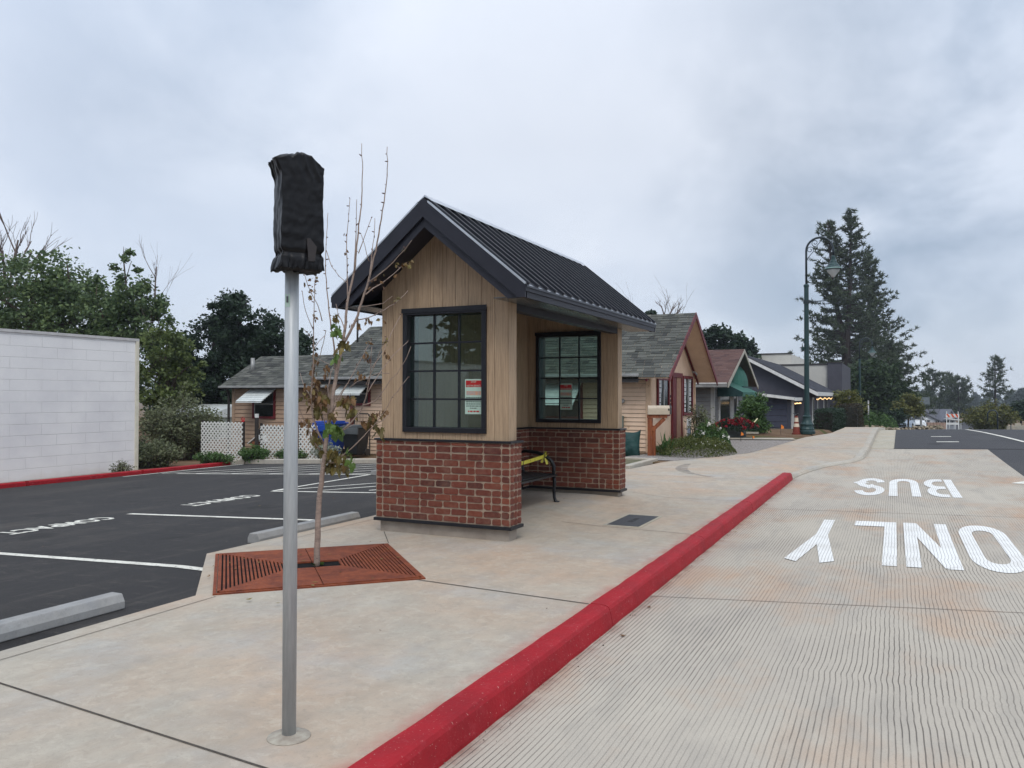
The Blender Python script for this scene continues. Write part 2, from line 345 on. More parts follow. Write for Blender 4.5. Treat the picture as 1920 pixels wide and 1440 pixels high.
def lotkerb(name, mat, pts, h=.1, w=.16, seg=3.1):
    mb = MB()
    for a, b in zip(pts, pts[1:]):
        L = (Vector(b)-Vector(a)).length; n = max(1, round(L/seg))
        for i in range(n):
            p = Vector(a).lerp(Vector(b), i/n+.001); q = Vector(a).lerp(Vector(b), (i+1)/n-.001)
            z0 = lot(p.x, p.y); z1 = lot(q.x, q.y); d = (q-p).normalized(); nx = Vector((-d.y, d.x))*w
            V = []
            for c, z in ((p, z0), (q, z1)): V += [(c.x, c.y, z-.2), (c.x+nx.x*.12, c.y+nx.y*.12, z+h-.02), (c.x+nx.x*.25, c.y+nx.y*.25, z+h), (c.x+nx.x, c.y+nx.y, z+h), (c.x+nx.x, c.y+nx.y, z-.2)]
            mb.add(V, [(i, i+1, i+6, i+5) for i in range(4)]+[(4,3,2,1,0),(5,6,7,8,9)])
    return struct(name, mb, mat)
lotkerb('kerb', red_paint, [(-14.0,-30), (-14.0,10.2)])
lotkerb('kerb', concrete_kerb, [(-14.0,10.21), (-13.9,10.62), (-2.6,10.62)], .13)
# the planter corner beside the sidewalk
mb = MB(); mb.box(-1.58,-1.42,8.85,11.0,-.3,.075).box(-2.75,-1.42,11.003,11.16,-.3,.072).box(-2.75,-2.6,8.85,11.0,-.3,.06); struct('kerb', mb, concrete_kerb, bevel=.012)
mb = MB(); mb.box(-2.6,-1.58,8.8,11.0,-.3,.03); o = struct('lawn', mb, simple('short_lawn', rgb(86,92,66), rgb(120,110,88), 9, .95, bump=.8, bs=90, bd=.03))
lotm = MB(); 
# control joints, as narrow dark strips
jm = simple('dark_joint', rgb(84,78,70), rgb(64,58,52), 20, .95)
mb = MB()
def strip(mb, pts, w, zf, up=.004):
    for a, b in zip(pts, pts[1:]):
        a = Vector(a); b = Vector(b); n = max(1, int((b-a).length/.5)); d = (b-a).normalized(); s = Vector((-d.y, d.x))*w/2
        P = [a.lerp(b, i/n) for i in range(n+1)]
        mb.add([(p.x+k*s.x, p.y+k*s.y, zf(p.x+k*s.x, p.y+k*s.y)+up) for p in P for k in (-1, 1)], [(2*i, 2*i+2, 2*i+3, 2*i+1) for i in range(n)])
strip(mb, [(-1.0,-4.93), (1.62,-5.12)], .012, walk)
strip(mb, [(0.0,-1.9), (1.62,-2.02)], .014, walk)
strip(mb, [(0,1.46), (1.62,1.34)], .009, walk); strip(mb, [(0.0,4.42), (1.63,4.5)], .009, walk); strip(mb, [(-1.4,7.7), (1.63,7.75)], .009, walk)
strip(mb, [(-1.03,-14), (-1.05,-3.06)], .007, walk); strip(mb, [(-2.22,-1.0), (-2.22,8.8)], .007, walk)
strip(mb, [(-1.13,-.6), (-1.6,0.0)], .008, walk)
for y in (16.3,19.6,23,26.5): strip(mb, [(xl(y)+.1, y), (xr(y)-.17, y)], .02, walk)
struct('control_joint', mb, jm)
mb = MB(); strip(mb, [(1.8,-1.0), (6.0,-.3)], .010, road); strip(mb, [(1.8,4.95),(6.0,4.95)], .014, road); struct('road_joint', mb, simple('road_joint_dirt', rgb(140,122,108), rgb(104,96,90), 6))
# skid marks where cars turn into the driveway
sk = NT('tyre_mark'); sk.set(rgb(132,129,124), .9, 0, .2); tr_ = sk.n.new('ShaderNodeBsdfTransparent'); mx_ = sk.n.new('ShaderNodeMixShader')
sk.lk(sk.ramp(sk.noise(3.5, 6, .7), [(.36, .08), (.68, .6)]), mx_.inputs[0]); sk.lk(tr_.outputs[0], mx_.inputs[1]); sk.lk(sk.b.outputs[0], mx_.inputs[2]); sk.lk(mx_.outputs[0], sk.out.inputs[0]); skid = sk.m
def arc(mb, pts, w0, w1):
    n = len(pts)
    P = [Vector(p) for p in pts]
    V = []
    for i, p in enumerate(P):
        d = (P[min(i+1, n-1)]-P[max(0, i-1)]).normalized(); w = (w0+(w1-w0)*i/(n-1))*(math.sin(math.pi*min(1, (i+.3)/(n-.4)))**.5); s = Vector((-d.y, d.x))*w/2
        V += [(p.x-s.x, p.y-s.y, walk(p.x-s.x, p.y-s.y)+.005), (p.x+s.x, p.y+s.y, walk(p.x+s.x, p.y+s.y)+.005)]
    mb.add(V, [(2*i, 2*i+2, 2*i+3, 2*i+1) for i in range(n-1)])
mb = MB()
def q2(a, b, c, n=14): return [((1-t)**2*a[0]+2*t*(1-t)*b[0]+t*t*c[0], (1-t)**2*a[1]+2*t*(1-t)*b[1]+t*t*c[1]) for t in [i/n for i in range(n+1)]]
arc(mb, q2((-.55,10.6), (-.6,8.7), (.55,7.9)), .34, .14)
struct('tyre_mark', mb, skid)
# gravel bed and the little path beside the garden
gm = NT('gravel'); gc = gm.mix(gm.ramp(gm.voro(28, out='Color'), [(.2, rgb(128,112,96)), (.8, rgb(164,148,130))]), rgb(100,86,72), gm.ramp(gm.voro(28), [(.02, 0.), (.5, .9)])); gm.bump(gm.math('MULTIPLY', gm.voro(28), -1.), 1, .03); gm.set(gc, .9, 0, .2)
sheet('gravel', gm.m, fr(11.2,18.9,.4), lambda y: interp([(11,-2.7),(13,-2.1),(17.6,-1.6),(19,-.9)], y), lambda y: xl(y)+.04, lambda x, y: min(planting(x, y)+.03, walk(xl(y), y)+.004), 6, 0)
tag(bpy.data.objects['gravel'], kind='stuff'); bpy.data.objects['gravel']['label'] = 'grey brown gravel beside the curving sidewalk'
mb = MB(); strip(mb, [(-3.2,18.3), (.8,19.3)], .75, lambda x, y: planting(x, y)+.05, .0); struct('path', mb, concrete_far)
# ------------------------------------------------------------------ painted markings
def ribbon(mb, pts, w, sx, sy, ox, oy, zf, flip=True, up=.005, closed=False):
    P = [Vector(p) for p in pts]; n = len(P); V = []
    for i in range(n):
        if closed: a, b = P[i]-P[i-1], P[(i+1) % n]-P[i]
        else: a = P[i]-P[i-1] if i else P[1]-P[0]; b = P[i+1]-P[i] if i < n-1 else P[-1]-P[-2]
        a = a.normalized(); b = b.normalized(); na = Vector((-a.y, a.x)); nb = Vector((-b.y, b.x)); mtr = (na+nb); k = mtr.length
        mtr = mtr.normalized()/max(.4, k/2)*w/2
        for s in (-1, 1):
            q = P[i]+mtr*s; x, y = ox-q.x*sx, oy-q.y*sy
            V.append((x, y, zf(x, y)+up))
    mb.add(V, [(2*i, (2*i+2) % (2*n), (2*i+3) % (2*n), 2*i+1) for i in range(n if closed else n-1)])
def rr(w, h, r, n=6):                              # rounded rectangle centre line
    out = []
    for cx, cy, a in ((w-r, h-r, 0), (r, h-r, 90), (r, r, 180), (w-r, r, 270)):
        out += [(cx+r*math.cos(rad(a+90*i/n)), cy+r*math.sin(rad(a+90*i/n))) for i in range(n+1)]
    return out
W_, H_ = 2.62, 6.1                                   # centre-line size, stroke 1
def sub(pts, m=8):
    o = []
    for a, b in zip(pts, pts[1:]): o += [(a[0]+(b[0]-a[0])*i/m, a[1]+(b[1]-a[1])*i/m) for i in range(m)]
    return o+[pts[-1]]
def arcp(cx, cy, rx, ry, a0, a1, n=10): return [(cx+rx*math.cos(rad(a0+(a1-a0)*i/n)), cy+ry*math.sin(rad(a0+(a1-a0)*i/n))) for i in range(n+1)]
GLY = {
 'O': [(rr(W_, H_, 1.25), True)],
 'N': [(sub([(0,-.5),(0,H_+.5)]), False), (sub([(W_,-.5),(W_,H_+.5)]), False), (sub([(.15,H_+.3),(W_-.15,-.3)]), False)],
 'L': [(sub([(0,-.5),(0,H_+.5)]), False), (sub([(.5,0),(W_+.5,0)]), False)],
 'Y': [(sub([(W_/2,-.5),(W_/2,2.9)]), False), (sub([(W_/2,2.6),(0,H_+.5)]), False), (sub([(W_/2,2.6),(W_,H_+.5)]), False)],
 'U': [([(0,H_+.5),(0,4),(0,1.4)]+arcp(W_/2,1.35,W_/2,1.35,180,360)+[(W_,2),(W_,H_+.5)], False)],
 'B': [(sub([(0,-.5),(0,H_+.5)]), False), ([(.75,H_),(1.3,H_)]+arcp(W_-1.25,4.6,1.15,1.5,90,-90)+[(.75,3.1)], False), ([(.75,3.05),(1.3,3.05)]+arcp(W_-1.2,1.52,1.25,1.52,90,-90)+[(.75,0)], False)],
 'S': [(arcp(W_/2,4.55,W_/2,1.55,10,180)+arcp(W_/2,4.55,W_/2,1.5,180,270,6)[1:]+arcp(W_/2,1.55,W_/2,1.5,90,0,6)+arcp(W_/2,1.55,W_/2,1.55,0,-170), False)],
}
def word(name, label, letters, y_base):
    t = MB()
    for ch, xr_ in letters:                          # xr_: the letter's left edge as a driver coming towards us reads it
        for pts, cl in GLY[ch]: ribbon(t, pts, 1.0, .135, .425, xr_-.0675, y_base-.21, road, closed=cl, up=.005+.0011*GLY[ch].index((pts, cl)))
    return struct(name, t, pad_paint)
word('lane_marking', '', [('O', 4.86), ('N', 4.27), ('L', 3.70), ('Y', 3.13)], 4.0)
word('lane_marking', '', [('B', 4.67), ('U', 4.08), ('S', 3.52)], 10.12)
mb = MB()
strip(mb, [(4.86,20.46), (5.47,20.46)], .22, road, .026); strip(mb, [(4.8,23), (5.4,23)], .22, road, .026)
strip(mb, [(5.75,9.9), (6.0,9.75)], .5, road, .006)
strip(mb, [(7.75,17.97), (7.17,20.5), (6.88,23), (6.5,26), (5.9,30), (5.3,36)], .12, road, .026)
strip(mb, [(9.2,-14), (8.6,10), (7.75,17.94)], .12, road, .006)
struct('lane_marking', mb, line_paint)
mb = MB()
L = lambda pts, w=.10: strip(mb, pts, w, lot, .005)
for y, a, b in ((-5.4,-6.5,-1.3),(-2.32,-6.5,-1.75),(.58,-6.5,-2.6),(3.70,-6.6,-2.7)): L([(a, y), (b, y)])
L([(-6.62,3.76), (-6.9,7.12)]); L([(-12.9,7.2), (-2.6,7.2)])
for i in range(5): L([(-6.6+i*.95,3.85+i*.1), (-6.6+i*.95+1.5,3.85+i*.1+1.9)], .09) if i < 4 else None
for i in range(11):
    x = -13.5+i*1.2; y0 = 7.25
    L([(x-.0, y0), (min(-2.5, x+3.6), 10.55)] , .10)
L([(-13.75,6.3), (-13.75,10.4)], .1)
struct('parking_marking', mb, line_paint)
for cy in (-.58, 2.3):
    o = text_mesh('parking_marking', 'COMPACT', line_paint, None, Matrix.Identity(4), ext=0, bold=.028)
    me = o.data; me.transform(Matrix.Diagonal((1.52/max(v.co.x for v in me.vertices)/2, .42/(2*max(v.co.y for v in me.vertices)), 1, 1)))
    for v in me.vertices:
        x, y = v.co.x, v.co.y; X, Y = -6.4+y, cy-x; v.co = (X, Y, lot(X, Y)+.006)
    tag(o, kind='structure')
# worn smudges of white paint by the blue badge stall
mb = MB()
for k in range(10): mb.add([(-6.55+.02*k+R.uniform(-.25,.5), 4.6+.22*k+R.uniform(-.1,.1), 0) for _ in range(1)], []) if 0 else None
# ------------------------------------------------------------------ the bus shelter
brick_m = island_mat('old_brick', [rgb(76,40,35), rgb(108,56,44), rgb(92,48,39), rgb(118,64,48), rgb(82,44,38), rgb(110,58,44), rgb(66,38,35)], .9, (22, rgb(138,92,74), .25), .6, 140, .004, dirt=(6, rgb(150,130,114), .12))
mortar = simple('mortar', rgb(158,140,122), rgb(140,123,107), 12, .95, bump=.6, bs=120, bd=.006)
black_metal = simple('black_metal', rgb(30,31,36), rgb(36,37,42), 4, .45, .3, bump=.04, bs=200)
roof_metal = simple('roof_metal', rgb(58,60,66), rgb(50,52,58), 2.5, .32, .5, bump=.03, bs=30, bd=.01)
trim_light = simple('galvanised_trim', rgb(196,200,204), rgb(176,180,186), 9, .35, .7, bump=.05)
fascia_m = simple('dark_fascia', rgb(40,41,50), rgb(34,35,43), 3, .5, .2, bump=.05, bs=150)
soffit_m = simple('soffit_metal', rgb(96,102,104), rgb(84,90,92), 3, .25, .5, bump=.03)
footing_m = simple('footing_concrete', rgb(156,146,134), rgb(136,126,116), 5, .9, bump=.4, bs=90)
def woodmat(name, a, b, c_):
    t = NT(name)
    g = t.noise(11, 6, .75, t.mapping((4,4,.10)))
    c = t.ramp(g, [(.3, a), (.48, b), (.58, c_), (.75, a)])
    f = t.noise(60, 3, .6, t.mapping((3,3,.05)))
    c = t.mix(t.math('MULTIPLY', t.ramp(f, [(.50, 0.), (.64, 1.)]), .55), c, tuple(x*.55 for x in a[:3])+(1,))
    c = t.mix(t.math('MULTIPLY', t.ramp(t.island(), [(0, 0.), (1, 1.)]), .22), c, tuple(x*.6 for x in b[:3])+(1,))
    t.bump(f, .2, .003); return t.set(c, .6, 0, .35)
wood = woodmat('grey_brown_wood', rgb(132,110,88), rgb(182,157,128), rgb(156,132,106))
glass = glassmat('window_glass', (.60,.72,.68,1), 2.0)
Zb, Zt, W, T, D, INS = .165, 1.045, 1.709, .283, 3.758, .045
shelter = thing('bus_shelter', 'small gabled bus shelter of brick and wood with a dark metal roof', 'bus shelter', (-.85, 2.0, 0))
def bricks(mb, o, u, n, length, z0, z1, left, right, seed, vis=True):
    """running bond of thin bricks on a face: o origin, u along the face, n outwards; left/right widths of the stacked corner pieces"""
    rr_ = random.Random(seed); o = Vector(o); u = Vector(u); n = Vector(n); c = (z1-z0)/11.6; z = z0; k = 0; g = .011
    while z < z1-.015:
        h = min(c, z1-z)-g
        cuts = []
        x = 0
        if left: cuts.append((0, left)); x = left
        end = length-right
        off = (.10 if k % 2 else 0)
        first = True
        while x < end-.02:
            w = .2 if not (first and off) else .1
            if rr_.random() < .10: w *= .5
            w = min(w, end-x)
            if end-x-w < .05: w = end-x
            cuts.append((x, x+w)); x += w; first = False
        if right: cuts.append((end, length))
        for a, b in cuts:
            a += g/2; b -= g/2
            if b-a < .015: continue
            d = rr_.uniform(.004, .009); jit = lambda s: rr_.uniform(-s, s)
            cc = []
            for (p, q) in ((a, z+g/2), (b, z+g/2), (b, z+g/2+h), (a, z+g/2+h)):
                cc.append((p+jit(.004), q+jit(.0035)))
            # chamfered outline with worn corners
            ring = []
            for i in range(4):
                (x0, y0), (x1, y1) = cc[i], cc[(i+1) % 4]; r = rr_.uniform(.006, .016) if rr_.random() < .8 else rr_.uniform(.016, .03)
                L = math.hypot(x1-x0, y1-y0); r = min(r, L*.3)
                ring.append((x0+(x1-x0)*r/L, y0+(y1-y0)*r/L)); 
                mid = (x0+(x1-x0)*rr_.uniform(.4, .6)+jit(.002), y0+(y1-y0)*.5+jit(.0025)) if i % 2 == 0 else None
                if mid: ring.append((mid[0], y0+(y1-y0)*.5+jit(.003)))
                r2 = min(rr_.uniform(.005, .016), L*.3); ring.append((x1-(x1-x0)*r2/L, y1-(y1-y0)*r2/L))
            m_ = len(ring); ctr = (sum(p[0] for p in ring)/m_, sum(p[1] for p in ring)/m_)
            V = [o+u*p+n*-.004+Vector((0,0,q)) for p, q in ring]
            ins = .0035
            V += [o+u*(p+(ctr[0]-p)*ins/max(.01, abs(ctr[0]-p)+.001)*.8)+n*(d+jit(.0012))+Vector((0,0,q+(ctr[1]-q)*ins/max(.01, abs(ctr[1]-q)+.001)*.8)) for p, q in ring]
            fs = [(i, (i+1) % m_, m_+(i+1) % m_, m_+i) for i in range(m_)]+[tuple(range(m_, 2*m_))]
            if u.cross(Vector((0,0,1))).dot(n) < 0: fs = [tuple(reversed(f)) for f in fs]
            mb.add(V, fs)
        z += c; k += 1
def brickwall(x0, x1, y0, y1, faces, seed):
    mb = MB(); mb.box(x0, x1, y0, y1, Zb-.004, Zt); w = mb.build('brick_wall', mortar, shelter)
    for f in faces:
        b = MB()
        if f == '-y': bricks(b, (x0, y0, 0), (1,0,0), (0,-1,0), x1-x0, Zb, Zt, .09, .10, seed)
        if f == '+y': bricks(b, (x1, y1, 0), (-1,0,0), (0,1,0), x1-x0, Zb, Zt, .09, .10, seed+1)
        if f == '+x': bricks(b, (x1, y0, 0), (0,1,0), (1,0,0), y1-y0, Zb, Zt, .10, .10, seed+2)
        if f == '-x': bricks(b, (x0, y1, 0), (0,-1,0), (-1,0,0), y1-y0, Zb, Zt, .10, .10, seed+3)
        b.build('brick_facing', brick_m, w)
    mb = MB(); mb.box(x0-.02, x1+.02, y0-.02, y1+.02, Zt+.001, Zt+.022); mb.build('wall_cap', black_metal, w, bevel=.003)
    mb = MB(); mb.box(x0-.022, x1+.022, y0-.022, y1+.022, Zb-.04, Zb-.005); mb.build('base_trim', black_metal, w, bevel=.003)
    mb = MB(); mb.box(x0+.035, x1-.035, y0+.035, y1-.035, -.1, Zb-.041); mb.build('footing', footing_m, w, bevel=.006)
    return w
brickwall(-W, 0, 0, T, ('-y', '+x', '+y'), 3)
brickwall(-W, 0, D, D+T, ('-y', '+x', '+y'), 9)
brickwall(-W, -W+.25, T+.024, D-.024, ('+x', '-x'), 20)
# boarded upper walls, gables rising to the roof
RZ, RE, OX, OY0, OY1 = 3.656, 2.671, .346, -.376, 4.47
SL = (RZ-RE)/(W/2+OX)
def roofz(x): return RZ-SL*abs(x+W/2)
def boards(name, y0, y1, hole, joint=.004):
    mb = MB(); x0, x1 = -W+INS, -INS
    bw = (x1-x0)/10
    zt = lambda x: roofz(x)-.10
    for i in range(10):
        a, b = x0+i*bw+joint/2, x0+(i+1)*bw-joint/2
        segs = [(Zt+.024, None)]
        spans = [(a, b, Zt+.024, None)]
        if hole and b > hole[0] and a < hole[1]:
            spans = [(a, b, Zt+.024, hole[2]), (a, b, hole[3], None)]
            if a < hole[0]: spans.append((a, hole[0], hole[2], hole[3]))
            if b > hole[1]: spans.append((hole[1], b, hole[2], hole[3]))
        for p, q, lo, hi in spans:
            mid = -W/2
            if hi is None:
                pts = [(p, y0, lo), (q, y0, lo), (q, y0, zt(q))]+([(mid, y0, zt(mid))] if p < mid < q else [])+[(p, y0, zt(p))]
            else: pts = [(p, y0, lo), (q, y0, lo), (q, y0, hi), (p, y0, hi)]
            mb.prism(pts, (0, y1-y0, 0))
    return mb.build(name, wood, shelter)
HOLE = (-1.345, -.32, 1.165, 2.50)
boards('wood_panel', .04, .245, HOLE); boards('wood_panel', D+.04, D+.245, HOLE)
for yy0, yy1 in ((.045,.24), (D+.045, D+.24)):
    mb = MB(); mb.box(-INS+.001, -INS+.006, yy0, yy1, Zt+.024, roofz(-INS)-.12); mb.build('corner_board', wood, shelter)
mb = MB()
for i in range(22):
    y = .25+i*(D-.25+.04)/22; mb.box(-W+INS, -W+.20, y+.002, y+(D-.25+.04)/22-.002, Zt+.024, roofz(-W+.1)-.1)
mb.build('wood_panel', wood, shelter)
mb = MB(); mb.box(-W+INS+.02, -W+.18, .26, D+.03, Zt+.025, 2.5); mb.build('wall_core', fascia_m, shelter)
# windows
def shelter_window(y0, y1):
    fr_ = MB(); x0, x1, z0, z1 = -1.366, -.30, 1.144, 2.52; f = .055
    for a, b, c_, d in ((x0,x1,z0,z0+f),(x0,x1,z1-f,z1),(x0,x0+f,z0+f,z1-f),(x1-f,x1,z0+f,z1-f)): fr_.box(a, b, y0-.028, y1+.028, c_, d)
    w = fr_.build('window', black_metal, shelter, bevel=.003)
    hf = MB(); hf.box(x0-.01, x1+.01, y0-.04, y0-.029, z1-.03, z1+.02); hf.build('head_flashing', black_metal, w)
    g = MB(); ym = y0+.055; g.box(x0+f-.005, x1-f+.005, ym, ym+.008, z0+f-.005, z1-f+.005); g.build('pane', glass, w)
    m_ = MB()
    for i in (1, 2): xx = x0+f+(x1-x0-2*f)*i/3; m_.box(xx-.010, xx+.010, ym-.012, ym+.02, z0+f, z1-f)
    for i in (1, 2, 3): zz = z0+f+(z1-z0-2*f)*i/4; m_.box(x0+f, x1-f, ym-.0105, ym+.0185, zz-.010, zz+.010)
    m_.build('muntin', black_metal, w)
    return ym
wy = shelter_window(.04, .245); wy2 = shelter_window(D+.04, D+.245)
# roof
def slab(x0, z0, x1, z1, y0, y1, th): return [(x0, y0, z0), (x1, y0, z1), (x1, y0, z1-th), (x0, y0, z0-th)]
mb = MB()
for sgn in (1, -1):
    X = lambda q: -W/2+sgn*q
    mb.prism([(X(0), OY0, RZ+.012), (X(W/2+OX+.02), OY0, RE-.004), (X(W/2+OX+.02), OY0, RE-.024), (X(0), OY0, RZ-.012)], (0, OY1-OY0, 0))
roof = mb.build('roof', roof_metal, shelter)
mb = MB(); n = 21
for sgn in (1, -1):
    for i in range(n):
        y = OY0+.06+(OY1-OY0-.12)*i/(n-1); X = lambda q: -W/2+sgn*q
        mb.bar((X(.05), y, RZ-.05*SL+.03), (X(W/2+OX+.015), y, RE+.014), .022, .036)
mb.build('standing_seam', roof_metal, roof)
mb = MB()
for i in range(n):
    y = OY0+.06+(OY1-OY0-.12)*i/(n-1); x = OX
    mb.add([(x+.018, y+.012, RE-.002), (x+.018, y+.105, RE-.002), (x-.05, y+.012, RE+.058), (x-.06, y+.03, RE+.06)], [(0,1,3,2)]); mb.build('seam_closure', trim_light, roof); mb = MB()
mb = MB(); mb.prism([(-W/2-.09, OY0+.03, RZ-.02), (-W/2, OY0+.03, RZ+.055), (-W/2+.09, OY0+.03, RZ-.02), (-W/2, OY0+.03, RZ+.035)], (0, OY1-OY0-.06, 0)); mb.build('ridge_cap', trim_light, roof)
for yy in (OY0-.016, OY1-.024): 
    for sgn in (1, -1):
        X = lambda q: -W/2+sgn*q
        mb = MB(); mb.prism([(X(.06), yy, RZ+.028-.06*SL), (X(W/2+OX), yy, RE+.028), (X(W/2+OX), yy, RE+.006), (X(.06), yy, RZ+.006-.06*SL)], (0, .04, 0)); mb.build('rake_trim', trim_light, roof)
def barge(y0, y1, off0, off1, zc):
    P = []; w = W/2
    for off in (off0, off1): P.append(off)
    def xe(off): return min(w+OX, (RZ-off-zc)/SL)
    xo = w+OX if off0 == 0 else xe(off0)
    right = [(0, RZ-off0)]+([(w+OX, RE), (w+OX, zc)] if off0 == 0 else [(xe(off0), zc)])+[(xe(off1), zc), (0, RZ-off1)]
    mb = MB()
    for sgn in (1, -1): mb.prism([(-w+sgn*a+(-0.0), y0, b) for a, b in right], (0, y1-y0, 0))
    return mb
ZS = RE-.125
barge(OY0-.012, OY0+.02, 0.0, .19, ZS).build('barge_board', fascia_m, shelter)
barge(OY0+.021, OY0+.05, .17, .295, ZS).build('barge_board', fascia_m, shelter)
barge(OY1-.02, OY1+.012, 0.0, .19, ZS).build('barge_board', fascia_m, shelter)
# sloped soffit of the gable overhangs, boxed eaves
for ya, yb in ((OY0+.05, .039), (D+.246, OY1-.021)):
    for sgn in (1, -1):
        X = lambda q: -W/2+sgn*q
        mb = MB(); mb.prism([(X(0), ya, RZ-.20), (X(W/2+OX-.2), ya, RZ-.20-SL*(W/2+OX-.2)), (X(W/2+OX-.2), ya, RZ-.22-SL*(W/2+OX-.2)), (X(0), ya, RZ-.22)], (0, yb-ya, 0)); mb.build('gable_soffit', fascia_m, shelter)
for sgn, nm in ((1, 'r'), (-1, 'l')):
    X = lambda q: -W/2+sgn*q
    mb = MB()
    xa, xb = sorted((X(W/2+OX-.004), X(W/2+OX-.03)))
    mb.box(xa, xb, OY0+.051, OY1-.021, ZS, RE-.022)
    xa, xb = sorted((X(W/2+OX+.01), X(W/2+OX-.003))); mb.box(xa, xb, OY0-.012, OY1+.012, ZS+.062, RE-.004)
    mb.build('eave_fascia', fascia_m, shelter)
    mb = MB(); xa, xb = sorted((X(W/2-INS+.007), X(W/2+OX-.031)))
    mb.box(xa, xb, OY0+.052, OY1-.022, ZS+.012, ZS+.02); mb.build('eave_soffit', soffit_m, shelter)
mb = MB(); mb.box(-.16, -.05, .246, D+.039, ZS-.06, ZS+.10); mb.box(-.05,-.043,.246,D+.039,ZS-.06,ZS+.01); mb.build('header_beam', fascia_m, shelter)
mb = MB()
for sgn in (1, -1):
    X = lambda q: -W/2+sgn*q
    mb.prism([(X(0), .246, RZ-.16), (X(W/2-.05), .246, RZ-.16-SL*(W/2-.05)), (X(W/2-.05), .246, RZ-.18-SL*(W/2-.05)), (X(0), .246, RZ-.18)], (0, D-.21, 0))
mb.build('ceiling', fascia_m, shelter)
# notices on the front of the panes; the glass tint is put into the paper colour
paper = simple('notice_paper', rgb(170,194,180), rgb(160,184,170), 20, .8, bump=0)
redink = simple('red_ink', rgb(170,34,34), rgb(150,28,30), 20, .8, bump=0); blackink = simple('black_ink', rgb(40,40,44), rgb(30,30,32), 20, .8, bump=0); tanink = simple('tan_ink', rgb(190,140,110), rgb(150,150,150), 20, .8, bump=0)
def notice(x, y, z, w, h, ny, label):
    t = thing('notice', label, 'notice', (x, y, z-h/2), 'notices taped to the shelter windows')
    mb = MB(); mb.box(x-w/2, x+w/2, y-.0005, y+.0005, z-h/2, z+h/2); mb.build('sheet', paper, t)
    f = lambda px, pz, e=.0012: frame((x+px, y+ny*e, z+pz), (-ny, 0, 0), (0, 0, 1))
    def plate(nm, m, px0, px1, pz0, pz1, e):
        mb = MB(); q = sorted((y+ny*e, y+ny*.0006)); mb.box(x+px0, x+px1, q[0], q[1], z+pz0, z+pz1); return mb.build(nm, m, t)
    plate('header', redink, -w*.45, w*.45, h*.27, h*.46, .0012)
    plate('picture', tanink, -w*.42, w*.42, h*.04, h*.16, .0012)
    text_mesh('lettering', 'STOP', paper, t, f(0, h*.42, .0016), w=w*.3, h=h*.05)
    text_mesh('lettering', 'NOT IN SERVICE', paper, t, f(0, h*.31, .0016), w=w*.8, h=h*.05)
    mb = MB()                                          # the body text is too small to read in the photo: word-length strokes
    for zz in (-.03,-.09,-.15,-.21,-.27,-.33):
        px = -w*.43; lim = w*.43 if zz > -.3 else w*.2
        if zz < -.3: px = -w*.2
        while px < lim:
            e = min(lim, px+R.uniform(.008,.03)); q = sorted((y+ny*.0012, y+ny*.0006)); mb.box(x+px, x+e, q[0], q[1], z+zz*h-.0045, z+zz*h+.0045); px = e+.005
    mb.build('body_text', blackink, t)
    mb = MB(); q = sorted((y+ny*.0012, y+ny*.0006))
    for p0, p1 in ((-.32,-.24),(-.2,-.06),(-.01,.12),(.16,.32)): mb.box(x+p0*w, x+p1*w, q[0], q[1], z-.445*h, z-.40*h)
    mb.build('phone_line', redink, t)
    return t
notice(-.49, wy-.002, 1.545, .215, .385, -1, 'printed notice with red heading taped in the near shelter window')
notice(-.89, wy2-.002, 1.545, .21, .40, -1, 'printed notice with red heading taped in the far shelter window')
# ------------------------------------------------------------------ bench and caution tape
bench_m = simple('bench_black_paint', rgb(24,25,28), rgb(30,31,34), 8, .4, .2, bump=.1, bs=120)
bench = thing('park_bench', 'black metal slatted bench inside the brick shelter', 'bench', (-1.0, 1.9, 0))
by0, by1 = 1.0, 2.82
mb = MB()
for i in range(7): x = -.64-.075*i; z = .42+.012*(i/6)**2-(0.012 if i == 0 else 0); mb.box(x-.03, x+.03, by0, by1, z-.012, z+.012)
mb.build('seat', bench_m, bench, bevel=.004)
mb = MB()
for i in range(6): mb.bar((-1.14-.03*i, by0, .49+.058*i), (-1.14-.03*i, by1, .49+.058*i), .05, .02, (.9,0,.4))
mb.build('backrest', bench_m, bench, bevel=.003)
for y in (by0+.02, by1-.02):
    mb = MB()
    mb.tube([(-1.27,y,.80), (-1.22,y,.70), (-1.15,y,.52), (-1.12,y,.43), (-1.10,y,.40), (-.9,y,.395), (-.66,y,.40)], [.022]*7, 8)
    mb.tube([(-1.10,y,.40), (-1.14,y,.28), (-1.2,y,.12), (-1.24,y,.03), (-1.30,y,.012)], [.026,.024,.022,.022,.026], 8)
    mb.tube([(-.66,y,.40), (-.645,y,.30), (-.655,y,.2), (-.65,y,.1), (-.63,y,.04), (-.585,y,.018)], [.028,.027,.024,.023,.026,.034], 8)
    mb.lathe((-.60,y,0), [(.045,0),(.048,.012),(.03,.03)], 12)
    mb.build('leg', bench_m, bench, smooth=True)
    mb = MB(); mb.tube([(-1.22,y,.71), (-1.08,y,.735), (-.92,y,.72), (-.78,y,.67), (-.69,y,.60), (-.655,y,.53), (-.655,y,.46), (-.665,y,.40)], [.02,.024,.026,.027,.028,.027,.025,.024], 10); mb.build('armrest', bench_m, bench, smooth=True)
bench.location.z = .03
tape_m = NT('yellow_tape'); tape_m.set(tape_m.mix(tape_m.ramp(tape_m.noise(18, 3, .6, tape_m.mapping((1,1,.3))), [(.56, 0.), (.6, .85)]), rgb(206,196,66), rgb(96,92,40)), .5)
mb = MB()
P = [(-.80, by1-.02, .70), (-.78, by1-.25, .69), (-.78, 2.1, .665), (-.78, 1.6, .65), (-.8, by0+.02, .70)]
for a, b in zip(P, P[1:]): mb.bar(a, b, .002, .05, (.1,0,1))
